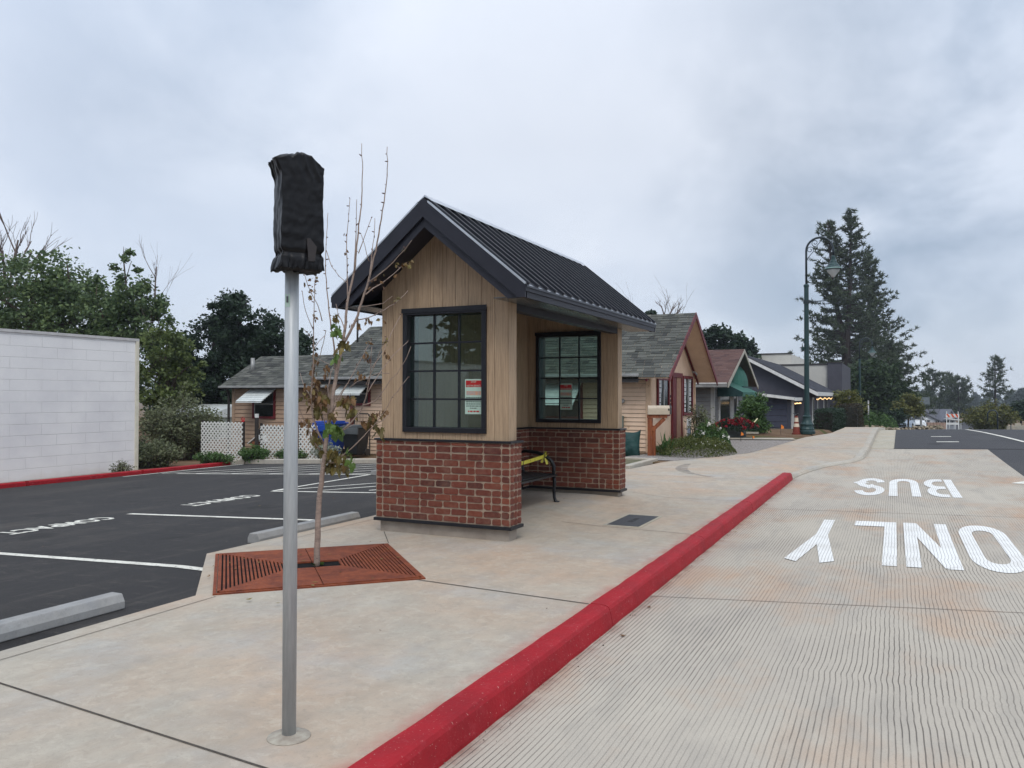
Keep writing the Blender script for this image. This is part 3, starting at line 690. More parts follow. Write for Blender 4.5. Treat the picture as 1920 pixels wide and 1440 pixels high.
for k, (dx, dz) in enumerate(((.05,-.12), (-.04,-.10), (.02,.06), (.07,.03))):
    mb.bar((-.79, by1-.03, .71), (-.79+dx, by1-.06, .71+dz), .004, .035, (.6,.6,.2))
mb.lathe((-.79, by1-.03, .69), [(.02,0),(.034,.012),(.03,.03),(.012,.045)], 10)
tp = mb.build('caution_tape', tape_m.m); recenter(tp, (-.79, by1-.03, .7)); tag(tp, 'yellow caution tape knotted across the black bench', 'tape')
# ------------------------------------------------------------------ pole under a black bag
galv = NT('galvanised_steel'); gcol = galv.mix(galv.ramp(galv.noise(30, 4, .6, galv.mapping((3,3,.25))), [(.35, 0.), (.7, 1.)]), rgb(158,162,164), rgb(176,180,181)); galv.set(gcol, .5, .25, .5); galv.bump(galv.noise(60, 3, .6, galv.mapping((3,3,.2))), .05)
PX, PY = 1.19, -4.81
pole = thing('sign_pole', 'tall galvanised steel pole set in the sidewalk by the red kerb', 'sign pole', (PX, PY, 0))
top = (PX+.012, PY-.01, 2.58)
mb = MB(); mb.tube([(PX, PY, -.1), top], [.0315, .0315], 24); mb.build('post', galv.m, pole, smooth=True)
mb = MB(); mb.lathe((PX, PY, 0), [(.098,0),(.096,.004),(.06,.007),(.033,.016)], 28); mb.build('base_collar', simple('mortar_collar', rgb(170,164,150), rgb(140,130,118), 14, .95, bump=.6, bs=80), pole, smooth=True)
sv = (CAM-Vector((PX, PY, 0))); sv.z = 0; sv = (sv.normalized()+Vector((-.62*rt.x, -.62*rt.y, 0))).normalized(); su = Vector((-sv.y, sv.x, 0))
def sticker(nm, m, z, w, h, e):
    c = Vector((PX+.008, PY-.004, z))+sv*(.0315+e); mb = MB()
    mb.prism([c+su*a*w/2+Vector((0,0,b*h/2)) for a, b in ((-1,-1),(1,-1),(1,1),(-1,1))], sv*.0006); return mb.build(nm, m, pole)
sticker('sticker', paper, 1.55+180*3.62/1505, .024, .058, .003); sticker('sticker_code', simple('grey_ink', rgb(90,92,96)), 1.55+182*3.62/1505, .011, .028, .0045)
bagm = NT('black_bag_plastic'); bagm.set(rgb(11,11,14), .38, 0, .28); bagm.bump(bagm.mix(.35, bagm.noise(5, 4, .6, bagm.mapping((2.5,2.5,.8)), 1.5), bagm.noise(30, 3, .6, bagm.mapping((1.5,1.5,.8)), .8)), .12, .02)
def bag():
    ya = 0.72                                        # the sign's face is turned a little to the right of the camera
    C = at(560, 404, 3.64); z0, z1 = 1.55+(743-510)*3.64/1505, 1.55+(743-306)*3.64/1505
    d = (C-CAM); d.z = 0; d = d.normalized(); side = Vector((-d.y, d.x, 0))
    ax = Vector((math.cos(YAW+.54), math.sin(YAW+.54), 0)); ay = Vector((-ax.y, ax.x, 0))
    hw, hd, nz, nu = .094, .070, 30, 16
    from mathutils import noise as mn
    hw, hd, nz, nu, ns = .0915, .068, 96, 56, 34
    V = []; ring = [(-1+2*i/nu, -1) for i in range(nu)]+[(1, -1+2*i/ns) for i in range(ns)]+[(1-2*i/nu, 1) for i in range(nu)]+[(-1, 1-2*i/ns) for i in range(ns)]
    k = len(ring)
    def crease(v): return 1-abs(mn.noise(Vector(v)))*2.2
    for j in range(nz+1):
        t = j/nz; z = z0+(z1-z0)*t
        for i, (a, b) in enumerate(ring):
            side_ = abs(a) > .999
            nrm = Vector((a if side_ else 0, 0 if side_ else b, 0))
            rr_ = (a**16+b**16)**(1/16)*.06+.94                      # softened vertical corners
            u = (b*hd if side_ else a*hw)
            # diagonal pulls from the top corners, pleats on the narrow side, ruffled hem
            w_ = .0028*(crease((u*9+t*3.5, t*4-u*6, 3.1 if side_ else .4))-.5)+.0022*mn.noise(Vector((u*38, t*17, 5)))
            if side_: w_ += .006*mn.noise(Vector((u*30, t*2.2, 9)))+.004*crease((u*22, t*3, 2))
            top_ = max(0, (t-.72)/.28); w_ += .006*top_*(crease((u*26+t*5, t*3, 7))-.5)
            pin = math.exp(-((t-.150)/.022)**2); w_ -= .009*pin*(1.4 if side_ else 1)
            hem = max(0, (.15-t)/.15); w_ += hem*(.013*mn.noise(Vector((u*34, t*5, 11)))+.008*mn.noise(Vector((u*80, t*9, 4)))-.001)
            p = C+ax*(a*hw/rr_)+ay*(b*hd/rr_)+(ax*nrm.x+ay*nrm.y)*w_
            zz = z+.004*mn.noise(Vector((u*20, t*6, 2)))*hem*3
            if t > .92: zz += .024*math.cos(1.5*max(-1, min(1, a*1.05-.05)))*(t-.92)/.08
            if t > .86 and a > .4: zz -= (a-.4)*.05*(t-.86)/.14
            if j == 0: zz += .010*mn.noise(Vector((u*60, 1, 3)))
            fl = max(0, (t-.84)/.16)
            if a < -.7: q = (-.7-a)/.3; p = p-ax*.030*q*fl**1.4; zz -= .010*q*fl
            elif a < -.35: zz -= .012*fl*(1-abs((a+.52)/.18))*(1 if abs(a+.52) < .18 else 0)
            if a < -.8: p = p-ax*.010*max(0, (.11-t)/.11)
            V.append((p.x, p.y, zz))
    F = [(j*k+i, j*k+(i+1) % k, (j+1)*k+(i+1) % k, (j+1)*k+i) for j in range(nz) for i in range(k)]
    mb = MB(); mb.add(V, F)
    cz = [Vector(V[nz*k+i]) for i in range(k)]; c = sum(cz, Vector())/k+Vector((0,0,.030)); prev = nz*k
    for s_ in (.25, .5, .75):
        o = len(mb.v); mb.v += [tuple(p.lerp(c, s_)+Vector((0,0,.012*math.sin(s_*3.1)+.006*mn.noise(Vector((p.x*60, p.y*60, s_*4)))))) for p in cz]
        mb.f += [(prev+i, prev+(i+1) % k, o+(i+1) % k, o+i) for i in range(k)]; prev = o
    o = len(mb.v); mb.v.append(tuple(c)); mb.f += [(prev+i, prev+(i+1) % k, o) for i in range(k)]
    mb.f.append(tuple(reversed(range(k))))
    t = thing('covered_sign', 'black plastic bag taped over the sign on the pole', 'covered sign', (C.x, C.y, z0))
    b = mb.build('plastic_bag', bagm.m, t, smooth=True)
    f0 = C-ay*(hd+.006)
    mb = MB(); P = [(.33,.045), (.62,.05), (.70,.17), (.40,.235), (.25,.23)]
    mb.prism([f0+ax*((a-.1)*2*hw-.02*0)*.55+Vector((0,0,z0+.012+b*.55-C.z)) for a, b in P], -ay*.004); mb.build('tape_patch', simple('brown_tape', rgb(52,46,44), rgb(40,36,36), 20, .4), t)
bag()
# ------------------------------------------------------------------ tree grate
rust = NT('rusted_iron'); rc = rust.mix(rust.ramp(rust.noise(3.5, 6, .7), [(.38, 0.), (.65, 1.)]), rgb(134,70,44), rgb(98,50,36)); rc = rust.mix(rust.ramp(rust.noise(16, 5, .7), [(.5, 0.), (.75, .7)]), rc, rgb(156,86,52)); rust.bump(rust.noise(120, 3, .6), .5, .004); rust.set(rc, .85, .15, .3)
gc_ = Vector((-1.1, -1.85, 0)); gu = Vector((.7071,-.7071,0)); gv = Vector((.7071,.7071,0)); gh = .815
grate = thing('tree_grate', 'square rusted iron tree grate set diagonally in the sidewalk', 'tree grate', gc_)
G = lambda a, b, z=0: gc_+gu*a+gv*b+Vector((0,0,z))
pit_shade = MB(); pit_shade.prism([G(-gh,-gh,.0035), G(gh,-gh,.0035), G(gh,gh,.0035), G(-gh,gh,.0035)], (0,0,.001)); pit_shade.build('pit_shade', simple('pit_shade_black', rgb(8,6,5), rgb(10,8,7), bump=0, spec=.1), grate)  # flat near-black sheet: the shade of a deep hole put into the colour
def gbox(mb, a0, a1, b0, b1, z0, z1): mb.prism([G(a0,b0,z0), G(a1,b0,z0), G(a1,b1,z0), G(a0,b1,z0)], (0,0,z1-z0))
for qa in (-1, 1):
    for qb in (-1, 1):
        mb = MB(); e = .004; z0, z1 = .0046, .019
        def S(a, b): return G(qb*b, qa*a, z0)
        def poly(pts):
            P = [S(a, b) for a, b in pts]
            if qa*qb > 0: P = P[::-1]
            mb.prism(P, (0,0,z1-z0))
        h0a, h0b = .24, .135                             # opening for the trunk
        # solid half: the triangle towards +b; slotted half: towards +a
        poly([(e, h0b), (h0a, h0b), (gh-.02, gh-.02), (gh-.02, gh-.002), (e, gh-.002)])
        poly([(gh-.03, e), (gh-.002, e), (gh-.002, gh-.021), (gh-.03, gh-.05)])
        nb = 17
        for i in range(nb):
            a0 = h0a+.005+(gh-.035-h0a)*i/nb; a1 = a0+(gh-.035-h0a)/nb*.56
            top_ = lambda a: h0b+(a-h0a)/(gh-.02-h0a)*(gh-.02-h0b)-.001
            poly([(a0, e), (a1, e), (a1, max(e+.01, top_(a1))), (a0, max(e+.01, top_(a0)))])
        poly([(h0a, e), (h0a+.004, e), (h0a+.004, h0b), (h0a, h0b)])
        mb.build('grate_panel', rust.m, grate)
mb = MB()
for a0, a1, b0, b1 in ((-gh-.03,gh+.03,-gh-.03,-gh-.004),(-gh-.03,gh+.03,gh+.004,gh+.03),(-gh-.03,-gh-.004,-gh-.004,gh+.004),(gh+.004,gh+.03,-gh-.004,gh+.004)): gbox(mb, a0, a1, b0, b1, -.05, .012)
mb.build('grate_frame', rust.m, grate)
# ------------------------------------------------------------------ utility cover
cov = thing('utility_cover', 'dark grey rectangular utility cover in the sidewalk before the shelter', 'utility cover', (.74, 2.0, 0))
mb = MB(); mb.box(.55,.94,1.56,2.46,.002,.008); mb.build('lid', simple('cover_iron', rgb(64,65,68), rgb(76,77,80), 30, .7, .2, bump=.5, bs=160), cov)
mb = MB(); mb.box(.51,.548,1.5,2.52,.001,.006).box(.942,.98,1.5,2.52,.001,.006).box(.548,.942,1.5,1.558,.001,.006).box(.548,.942,2.462,2.52,.001,.006); mb.build('rim', concrete_far, cov)
text_mesh('lettering', 'WATER', blackink, cov, frame((.745,2.02,.0085), (0,-1,0), (1,0,0)), w=.34, h=.07)
# ------------------------------------------------------------------ wheel stops
stop_m = concrete('wheel_stop_concrete', rgb(146,147,146), rgb(154,152,148), rgb(134,136,138), None, 2)
def wheelstop(label):
    t = thing('wheel_stop', label, 'wheel stop', (0,0,0), 'concrete wheel stops in the parking lot')
    mb = MB(); prof = [(-.085,0),(.085,0),(.085,.055),(.055,.11),(-.055,.11),(-.085,.055)]
    mb.prism([(x, -.9, z) for x, z in prof], (0,1.8,0)); o = mb.build('block', stop_m, t, bevel=.008)
    return t
ws = wheelstop('concrete wheel stop at the lower left edge of the photo'); ws.location = (-1.53,-4.45,lot(-1.53,-4.4)); 
for (x, y, lb) in ((-2.52,-.2,'concrete wheel stop behind the young tree and its grate'), (-6.72,7.95,'concrete wheel stop peeking out behind the brick shelter corner')):
    dup(ws, (x, y, lot(x, y)), lb)
# dirt rim
# ------------------------------------------------------------------ houses along the street
LAP_SHADE = MB()
def lap_wall(mb, a, b, z0, z1, pitch, lip=.024, slope_to=None):
    """clapboards from a to b (2D), facing to the right of a->b ; slope_to(t) gives the top height for gables"""
    a = Vector(a); b = Vector(b); d = (b-a).normalized(); n = Vector((d.y, -d.x)); z = z0
    while z < z1-.001:
        t = min(z1, z+pitch)
        P = [(a, 0), (b, 0)]
        lo = lambda p: (p.x+n.x*lip, p.y+n.y*lip, z); hi = lambda p: (p.x+n.x*.002, p.y+n.y*.002, t)
        aa, bb = a, b
        if slope_to:
            L = (b-a).length; ts = [i/40 for i in range(41) if slope_to(i/40) > t]
            if not ts: break
            aa = a.lerp(b, ts[0]); bb = a.lerp(b, ts[-1])
        mb.add([lo(aa), lo(bb), hi(bb), hi(aa), (aa.x, aa.y, z), (bb.x, bb.y, z)], [(0,1,2,3), (4,5,1,0)])
        LAP_SHADE.add([(aa.x+n.x*(lip*.9), aa.y+n.y*(lip*.9), z-.002), (bb.x+n.x*(lip*.9), bb.y+n.y*(lip*.9), z-.002), (bb.x+n.x*.003, bb.y+n.y*.003, z-.008), (aa.x+n.x*.003, aa.y+n.y*.003, z-.008)], [(3,2,1,0)])
        z = t
    return mb
def joints(par):  # builds the painted shade strips under the boards
    global LAP_SHADE
    LAP_SHADE.build('lap_shade_strip', lap_shade_m, par); LAP_SHADE = MB()
def shingles(mb, e0, e1, r0, r1, course=.145, wid=.24, seed=1, th=.012):
    """shingle courses between an eave edge e0-e1 and a ridge edge r0-r1"""
    rg = random.Random(seed); e0, e1, r0, r1 = map(Vector, (e0, e1, r0, r1))
    n = (e1-e0).cross(r0-e0).normalized()
    if n.z < 0: n = -n
    L = ((r0-e0).length+(r1-e1).length)/2; k = max(1, int(L/course)); 
    for j in range(k):
        t0, t1 = j/k, min(1, (j+1.12)/k)
        a0, a1 = e0.lerp(r0, t0), e1.lerp(r1, t0); b0, b1 = e0.lerp(r0, t1), e1.lerp(r1, t1)
        W_ = (a1-a0).length; x = -rg.uniform(0, wid)
        while x < W_:
            w = wid*rg.uniform(.55, 1.35); u0 = max(0, x)/W_; u1 = min(W_, x+w)/W_; x += w
            if u1-u0 < 1e-4: continue
            drop = rg.choice((0, 0, -.02, .025)) if j else 0
            g = .003/W_
            dn = (e0-r0).normalized()*drop; t_ = n*(th+rg.uniform(-.003, .004)); t2 = n*.002
            p = [a0.lerp(a1, u0+g)+dn, a0.lerp(a1, u1-g)+dn, b0.lerp(b1, u1-g), b0.lerp(b1, u0+g)]
            mb.add([p[0]+t_, p[1]+t_, p[2]+t2, p[3]+t2, p[0], p[1]], [(0,1,2,3), (4,5,1,0)])
    return mb
lap_shade_m = simple('lap_shade_brown', rgb(112,90,74), rgb(96,76,64), 6, .9)  # dark brown for strips under each lap: shadow lines put into the colour
peach = simple('peach_paint', rgb(216,188,162), rgb(206,177,150), 3, .7, bump=.15, bs=60, speck=(7, .68, rgb(186,154,126)))
peach_trim = simple('peach_trim_paint', rgb(206,176,146), rgb(190,160,132), 4, .7, speck=(16, .66, rgb(130,116,100)))
tan_lap = simple('tan_siding_paint', rgb(172,146,124), rgb(160,134,113), 3, .75, speck=(14, .7, rgb(118,92,74)))
maroon = simple('maroon_paint', rgb(104,28,34), rgb(88,22,28), 5, .55)
greenroof = island_mat('grey_green_shingles', [rgb(54,55,54), rgb(88,89,84), rgb(72,73,69), rgb(102,102,96), rgb(46,47,48), rgb(78,79,74)], .95, (.7, rgb(84,87,76), .25), .5, 200, .003)
brownroof = island_mat('brown_shingles', [rgb(86,64,60), rgb(98,74,68), rgb(78,58,56), rgb(92,68,62)], .95, None, .5, 200, .003)
darkroof = island_mat('charcoal_shingles', [rgb(52,53,60), rgb(60,62,70), rgb(46,47,54), rgb(56,58,64)], .95, None, .5, 200, .003)
gutter_m = simple('grey_gutter', rgb(158,158,156), rgb(130,130,128), 5, .45, .3)
dark_gutter = simple('dark_fascia_board', rgb(58,54,52), rgb(46,44,44), 5, .6)
darkglass = NT('dark_window_glass'); darkglass.set(rgb(26,30,32), .12, 0, .45)
whitepaint_m = simple('white_trim_paint', rgb(218,218,214), rgb(200,200,196), 5, .55, bump=.05)
cards = simple('paper_cards', rgb(206,204,200), rgb(176,178,180), 30, .8, bump=0)
alum = simple('white_aluminium', rgb(214,218,214), rgb(190,196,194), 6, .45, .1, bump=.05)
house = thing('house', 'peach clapboard house with grey green shingle roof and maroon trim', 'house', (-8, 16, -.2))
GF = -2.26; HX0 = -13.0; HY0, HY1 = 13.5, 18.9; EZ, RZh = 2.10, 4.04; HM = 16.1
mb = MB(); mb.box(HX0, GF-.02, HY0+.02, HY1, -.9, 2.12); core = None
mb.prism([(GF-.02, HY0+.02, 2.1), (GF-.02, HY1, 2.1), (GF-.02, HM, 3.9)], (HX0-GF+.02, 0, 0))
wall = mb.build('wall', peach, house)
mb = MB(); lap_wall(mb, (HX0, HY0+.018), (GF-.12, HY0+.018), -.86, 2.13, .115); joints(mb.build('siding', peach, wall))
for q in ((GF-.13,GF+.01,HY0-.022,HY0+.017,-.6,2.12),(GF-.018,GF+.012,HY0+.018,HY0+.13,-.6,2.12),(GF-.018,GF+.012,HY1-.12,HY1+.02,-.4,2.12),(HX0-.02,HX0+.10,HY0-.022,HY0+.017,-.9,2.1)):
    mb = MB(); mb.box(*q); mb.build('corner_board', peach_trim, house)
# main roof with its deep front overhang
RX0, RX1 = -13.25, -1.62
sl = (RZh-EZ)/(HM-12.98)
mb = MB()
mb.prism([(RX0, 12.98, EZ-.03), (RX0, HM, RZh-.03), (RX0, 2*HM-12.98, EZ-.03), (RX0, 2*HM-12.98, EZ-.08), (RX0, HM, RZh-.08), (RX0, 12.98, EZ-.08)], (RX1-RX0-.001, 0, 0))
roof_h = mb.build('roof', peach, house)
mb = MB(); shingles(mb, (RX0-.03, 12.94, EZ-.05), (RX1+.03, 12.94, EZ-.05), (RX0-.03, HM, RZh-.01), (RX1+.03, HM, RZh-.01), .15, .26, 4)
shingles(mb, (RX1+.03, 2*HM-12.94, EZ-.05), (RX0-.03, 2*HM-12.94, EZ-.05), (RX1+.03, HM, RZh-.01), (RX0-.03, HM, RZh-.01), .22, .5, 5)
mb.build('shingles', greenroof, roof_h)
mb = MB(); 
for s_ in (1, -1): mb.prism([(RX1, HM, RZh+.0), (RX1, HM+s_*(HM-12.95), EZ-.03), (RX1, HM+s_*(HM-12.95), EZ-.19), (RX1, HM, RZh-.17)], (.03, 0, 0))
mb.build('barge_board', maroon, roof_h)
mb = MB(); mb.bar((GF+.03, 12.98, EZ-.13), (GF+.03, HM, RZh-.13), .05, .06); mb.bar((GF+.03, 2*HM-12.98, EZ-.13), (GF+.03, HM, RZh-.13), .05, .06); mb.build('barge_trim', maroon, roof_h)
mb = MB(); mb.box(-13.2,-2.42,12.86,12.97,EZ-.03,EZ+.05); mb.build('gutter', gutter_m, house, bevel=.015)
mb = MB(); mb.box(-13.2,-2.44,12.98,13.0,EZ-.18,EZ-.035); mb.build('fascia', dark_gutter, house); mb = MB(); mb.box(-13.2,-2.3,13.001,13.48,EZ-.10,EZ-.088); mb.build('eave_soffit', dark_gutter, house)
# left wing
mb = MB(); mb.box(-18.0, HX0-.02, 14.3, 17.8, -1.1, 1.95); mb.prism([(-18.0,14.3,1.95),(-18.0,17.8,1.95),(-18.0,16.05,2.9)], (4.98,0,0)); wing = mb.build('wing_wall', tan_lap, house)
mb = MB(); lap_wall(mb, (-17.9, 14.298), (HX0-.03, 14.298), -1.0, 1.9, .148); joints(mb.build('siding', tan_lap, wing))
mb = MB(); mb.box(-18.03,-17.9,14.26,14.297,-1.1,1.9); mb.build('corner_board', tan_lap, wing)
mb = MB(); mb.prism([(-18.3,13.98,1.88),(-18.3,16.05,3.04),(-18.3,18.1,1.88),(-18.3,18.1,1.80),(-18.3,16.05,2.96),(-18.3,13.98,1.80)], (5.05,0,0)); wr = mb.build('wing_roof', dark_gutter, house)
mb = MB(); shingles(mb, (-18.33,13.93,1.88), (-13.2,13.93,1.88), (-18.33,16.05,3.06), (-13.2,16.05,3.06), .15, .26, 8); shingles(mb, (-13.2,18.15,1.88), (-18.33,18.15,1.88), (-13.2,16.05,3.06), (-18.33,16.05,3.06), .25, .5, 9); mb.build('shingles', greenroof, wr)
mb = MB(); mb.box(-18.3,-13.25,13.85,13.95,1.83,1.90); mb.build('gutter', gutter_m, house, bevel=.012)
mb = MB(); mb.tube([(-18.12,14.1,1.8),(-18.12,14.2,1.6),(-18.12,14.2,-.8)], .045, 8); mb.build('downpipe', dark_gutter, house)
mb = MB(); mb.tube([(-17.75,15.0,2.3),(-17.75,15.0,2.95)], .07, 10); mb.build('vent_pipe', gutter_m, house, smooth=True)
mb = MB(); mb.tube([(-13.1,15.1,3.2),(-13.1,15.1,4.25)], .035, 8); mb.build('stove_pipe', dark_gutter, house, smooth=True)
mb = MB(); mb.tube([(-12.7,16.3,3.9),(-12.7,16.3,4.5)], .02, 6); mb.build('aerial', dark_gutter, house)
def window_y(x0, x1, z0, z1, y, frame_m=maroon, f=.08, mid=False, par=house):
    mb = MB()
    for a, b, c, d in ((x0,x1,z0,z0+f),(x0,x1,z1-f,z1),(x0,x0+f,z0+f,z1-f),(x1-f,x1,z0+f,z1-f)): mb.box(a, b, y-.045, y+.01, c, d)
    w = mb.build('window', frame_m, par); mb = MB(); mb.box(x0+f, x1-f, y-.02, y-.008, z0+f, z1-f); mb.build('pane', darkglass.m, w)
    mb = MB(); zz = z0+(z1-z0)*.5; mb.box(x0+f, x1-f, y-.03, y-.021, zz-.02, zz+.02); mb.box(x0+f, x0+f+.035, y-.03, y-.0205, z0+f, zz-.021); mb.build('sash', gutter_m, w); return w
def window_x(y0, y1, z0, z1, x, frame_m=maroon, f=.09, par=house):
    mb = MB()
    for a, b, c, d in ((y0,y1,z0,z0+f),(y0,y1,z1-f,z1),(y0,y0+f,z0+f,z1-f),(y1-f,y1,z0+f,z1-f)): mb.box(x-.01, x+.045, a, b, c, d)
    w = mb.build('window', frame_m, par); mb = MB(); mb.box(x+.004, x+.016, y0+f, y1-f, z0+f, z1-f); mb.build('pane', darkglass.m, w)
    return w
def awning_y(x0, x1, zt, zb, y, out, par=house):
    mb = MB(); n = 7
    for i in range(n):
        t0, t1 = i/n, (i+.78)/n; z = lambda t: zt+(zb-zt)*t; Y = lambda t: y-out*t
        mb.prism([(x0, Y(t0), z(t0)), (x0, Y(t1), z(t1)), (x0, Y(t1), z(t1)-.02), (x0, Y(t0), z(t0)-.02)], (x1-x0, 0, 0))
        mb.prism([(x0, Y(t1), z(t1)-.035), (x0, Y((i+1)/n), z((i+1)/n)-.035), (x0, Y((i+1)/n), z((i+1)/n)-.045), (x0, Y(t1), z(t1)-.045)], (x1-x0, 0, 0))
    return mb.build('awning', alum, par)
window_y(-17.05,-16.0,.74,1.78,14.285); awning_y(-17.15,-15.98,1.80,1.36,14.25,.72)
window_y(-12.3,-11.4,1.24,2.0,13.5); awning_y(-12.4,-11.35,2.04,1.62,13.47,.62)
window_y(-5.7,-4.2,.9,2.0,13.5); awning_y(-5.9,-4.2,2.02,1.35,13.47,.75)
# front under the gable
w1 = window_x(14.15,15.42,.98,2.1,GF); w2 = window_x(17.1,18.42,.95,2.2,GF)
def cardrows(w, y0, y1, z0, z1, cols):
    for c in cols:
        mb = MB(); z = z1-.1
        while z > z0+.12:
            h = R.uniform(.08, .14); wd = R.uniform(.2, .26); mb.box(GF+.018, GF+.022, c, c+wd, z-h, z); z -= h+R.uniform(.015, .04)
        mb.build('card_display', cards, w)
    mb = MB(); ym = (y0+y1)/2; mb.box(GF+.02, GF+.04, ym-.05, ym+.05, z0+.09, z1-.09); mb.build('mullion', gutter_m, w)
cardrows(w1, 14.15, 15.42, .98, 2.1, (14.28,)); cardrows(w2, 17.1, 18.42, .95, 2.2, (17.25, 17.95))
mb = MB(); mb.box(GF-.01, GF+.05, 15.75, 15.87, -.1, 2.25); mb.box(GF-.01,GF+.05,16.83,16.95,-.1,2.25); mb.box(GF-.01,GF+.055,15.75,16.95,2.12,2.26); dr = mb.build('door_frame', maroon, house)
mb = MB(); mb.box(GF+.0,GF+.02,15.871,16.3,-.05,2.119); mb.build('door', maroon, house)
mb = MB(); mb.box(GF+.0,GF+.03,16.301,16.829,-.05,2.119); mb.build('screen_door', simple('tan_door', rgb(150,116,92), rgb(138,104,82)), house)
mb = MB(); mb.prism([(GF+.0,15.9,2.48),(GF+.0,16.35,2.48),(GF+.0,16.35,3.3),(GF+.0,15.9,3.05)], (.03,0,0)); gw = mb.build('gable_window', maroon, house)
mb = MB(); mb.prism([(GF+.031,15.98,2.56),(GF+.031,16.27,2.56),(GF+.031,16.27,3.15),(GF+.031,15.98,2.98)], (.004,0,0)); mb.build('pane', darkglass.m, gw)
mb = MB(); mb.tube([(GF+.05,18.2,2.35),(GF+.16,18.2,2.32),(GF+.22,18.2,2.24)], .03, 8); mb.build('floodlight', gutter_m, house, smooth=True)
for z in (1.55,1.43,1.31): mb = MB(); mb.box(GF+.012,GF+.02,15.55,15.62,z-.04,z+.04); mb.build('house_number', blackink, house)
mb = MB(); mb.box(-3.35,-3.0,13.36,13.5,.70,1.02); mb.build('meter_box', simple('grey_green_box', rgb(112,120,110), rgb(100,108,100), 8, .6), house, bevel=.02)
mb = MB(); mb.tube([(-3.04,13.46,1.42),(-3.04,13.40,1.42)], [.07,.05], 14); mb.build('vent_cap', gutter_m, house)
# sign leaning by the door
os_ = thing('open_sign', 'small white and grey open sign standing under the shop window', 'sign', (GF+.2,17.3,.2))
mb = MB(); mb.box(GF+.16,GF+.18,16.98,17.5,.22,.86); mb.build('panel', whitepaint_m, os_); mb = MB(); mb.box(GF+.181,GF+.184,17.02,17.46,.26,.56); mb.build('picture', simple('grey_picture', rgb(92,100,112), rgb(130,138,150), 14), os_)
text_mesh('lettering', 'Open', blackink, os_, frame((GF+.182,17.24,.71), (0,1,0), (0,0,1)), w=.38, h=.16)
# lattice panels, bins, gate and clutter in front of the house
white_vinyl = simple('white_lattice', rgb(222,222,218), rgb(206,206,200), 6, .5, bump=0)
post_m = simple('dark_post', rgb(46,42,40), rgb(58,52,48), 8, .8)
def lattice(name, label, x0, x1, z0, z1, y, post):
    t = thing(name, label, 'lattice fence', ((x0+x1)/2, y, z0), 'white lattice fence panels by the parking lot')
    mb = MB(); s = .145; h = z1-z0; w = x1-x0; n = int((w+h)/s)+2
    for i in range(n):
        c = i*s
        for sg, yy in ((1, 0), (-1, .012)):
            # line from the bottom edge going up
            p0 = Vector((x0+c-(h if sg > 0 else 0), z0)); d = Vector((sg, 1))
            p1 = p0+d*h
            if sg < 0: p0 = Vector((x0+c, z0)); p1 = p0+Vector((-h, h))
            # clip in x
            def clip(a, b):
                dx = b.x-a.x; t0, t1 = 0, 1
                for lim, s_ in ((x0, 1), (x1, -1)):
                    f0, f1 = s_*(a.x-lim), s_*(b.x-lim)
                    if f0 < 0 and f1 < 0: return None
                    if f0 < 0: t0 = max(t0, f0/(f0-f1))
                    elif f1 < 0: t1 = min(t1, f0/(f0-f1))
                return (a.lerp(b, t0), a.lerp(b, t1)) if t1-t0 > .02 else None
            q = clip(p0, p1)
            if q: mb.bar((q[0].x, y+yy, q[0].y), (q[1].x, y+yy, q[1].y), .010, .042, (-sg*1., 0, 1.)) if 0 else mb.bar((q[0].x, y+yy, q[0].y), (q[1].x, y+yy, q[1].y), .043, .010, (0,1,0))
    mb.build('lattice', white_vinyl, t)
    mb = MB()
    for px in post: mb.box(px-.03, px+.03, y+.03, y+.09, z0-.2, z1+.05)
    mb.build('post', post_m, t); return t
lattice('lattice_panel', 'white lattice panel farthest left beside the olive shrub', -16.3, -14.55, -.46, .72, 11.2, (-16.27,-15.2,-14.57))
lattice('lattice_panel', 'white lattice panel with ivy between the steel pole and a dark post', -13.88, -12.45, -.40, .66, 11.25, (-13.9,))
lattice('lattice_panel', 'white lattice panel overgrown with pale leaves beside the blue bin', -12.4, -11.72, -.35, .70, 11.28, (-12.42,))
def bin_(label, x, y, z, body, lid, s=1):
    t = thing('wheelie_bin', label, 'bin', (x, y, z)); mb = MB()
    def ringbox(w0, d0, w1, d1, za, zb): mb.add([(x+a*w, y+b*d, zz) for w, d, zz in ((w0,d0,za),(w1,d1,zb)) for a, b in ((-1,-1),(1,-1),(1,1),(-1,1))], [(3,2,1,0),(4,5,6,7),(0,1,5,4),(1,2,6,5),(2,3,7,6),(3,0,4,7)])
    ringbox(.24*s,.27*s,.32*s,.36*s,z+.05,z+.93*s); mb.build('body', body, t, bevel=.03)
    mb = MB(); mb.box(x-.35*s,x+.35*s,y-.40*s,y+.40*s,z+.93*s,z+.98*s); mb.box(x-.30*s,x+.30*s,y-.34*s,y+.3*s,z+.98*s,z+1.02*s); mb.box(x-.36*s,x+.36*s,y-.41*s,y-.34*s,z+.72*s,z+.929*s); mb.build('lid', lid, t, bevel=.02)
    for sx in (-1, 1):
        mb = MB(); mb.tube([(x+sx*.26*s-.03,y+.26*s,z+.11),(x+sx*.26*s+.03,y+.26*s,z+.11)], .11, 14); mb.build('wheel', post_m, t)
    return t
blue = simple('blue_plastic', rgb(26,70,160), rgb(22,60,144), 5, .45, bump=.05); blk = simple('black_plastic', rgb(26,28,32), rgb(34,36,38), 5, .5)
bin_('blue plastic wheelie bin with closed lid behind the young tree', -11.95, 12.2, -.30, blue, blue, 1.06)
bin_('black plastic wheelie bin right beside the blue bin', -11.12, 12.35, -.27, blk, simple('grey_lid', rgb(86,90,92), rgb(70,74,76)), .92)
t = thing('garden_gate', 'rusty wire garden gate leaning on a brown post by the bins', 'gate', (-11.3, 12.9, -.25))
mb = MB(); gz0, gz1 = -.28, 1.0
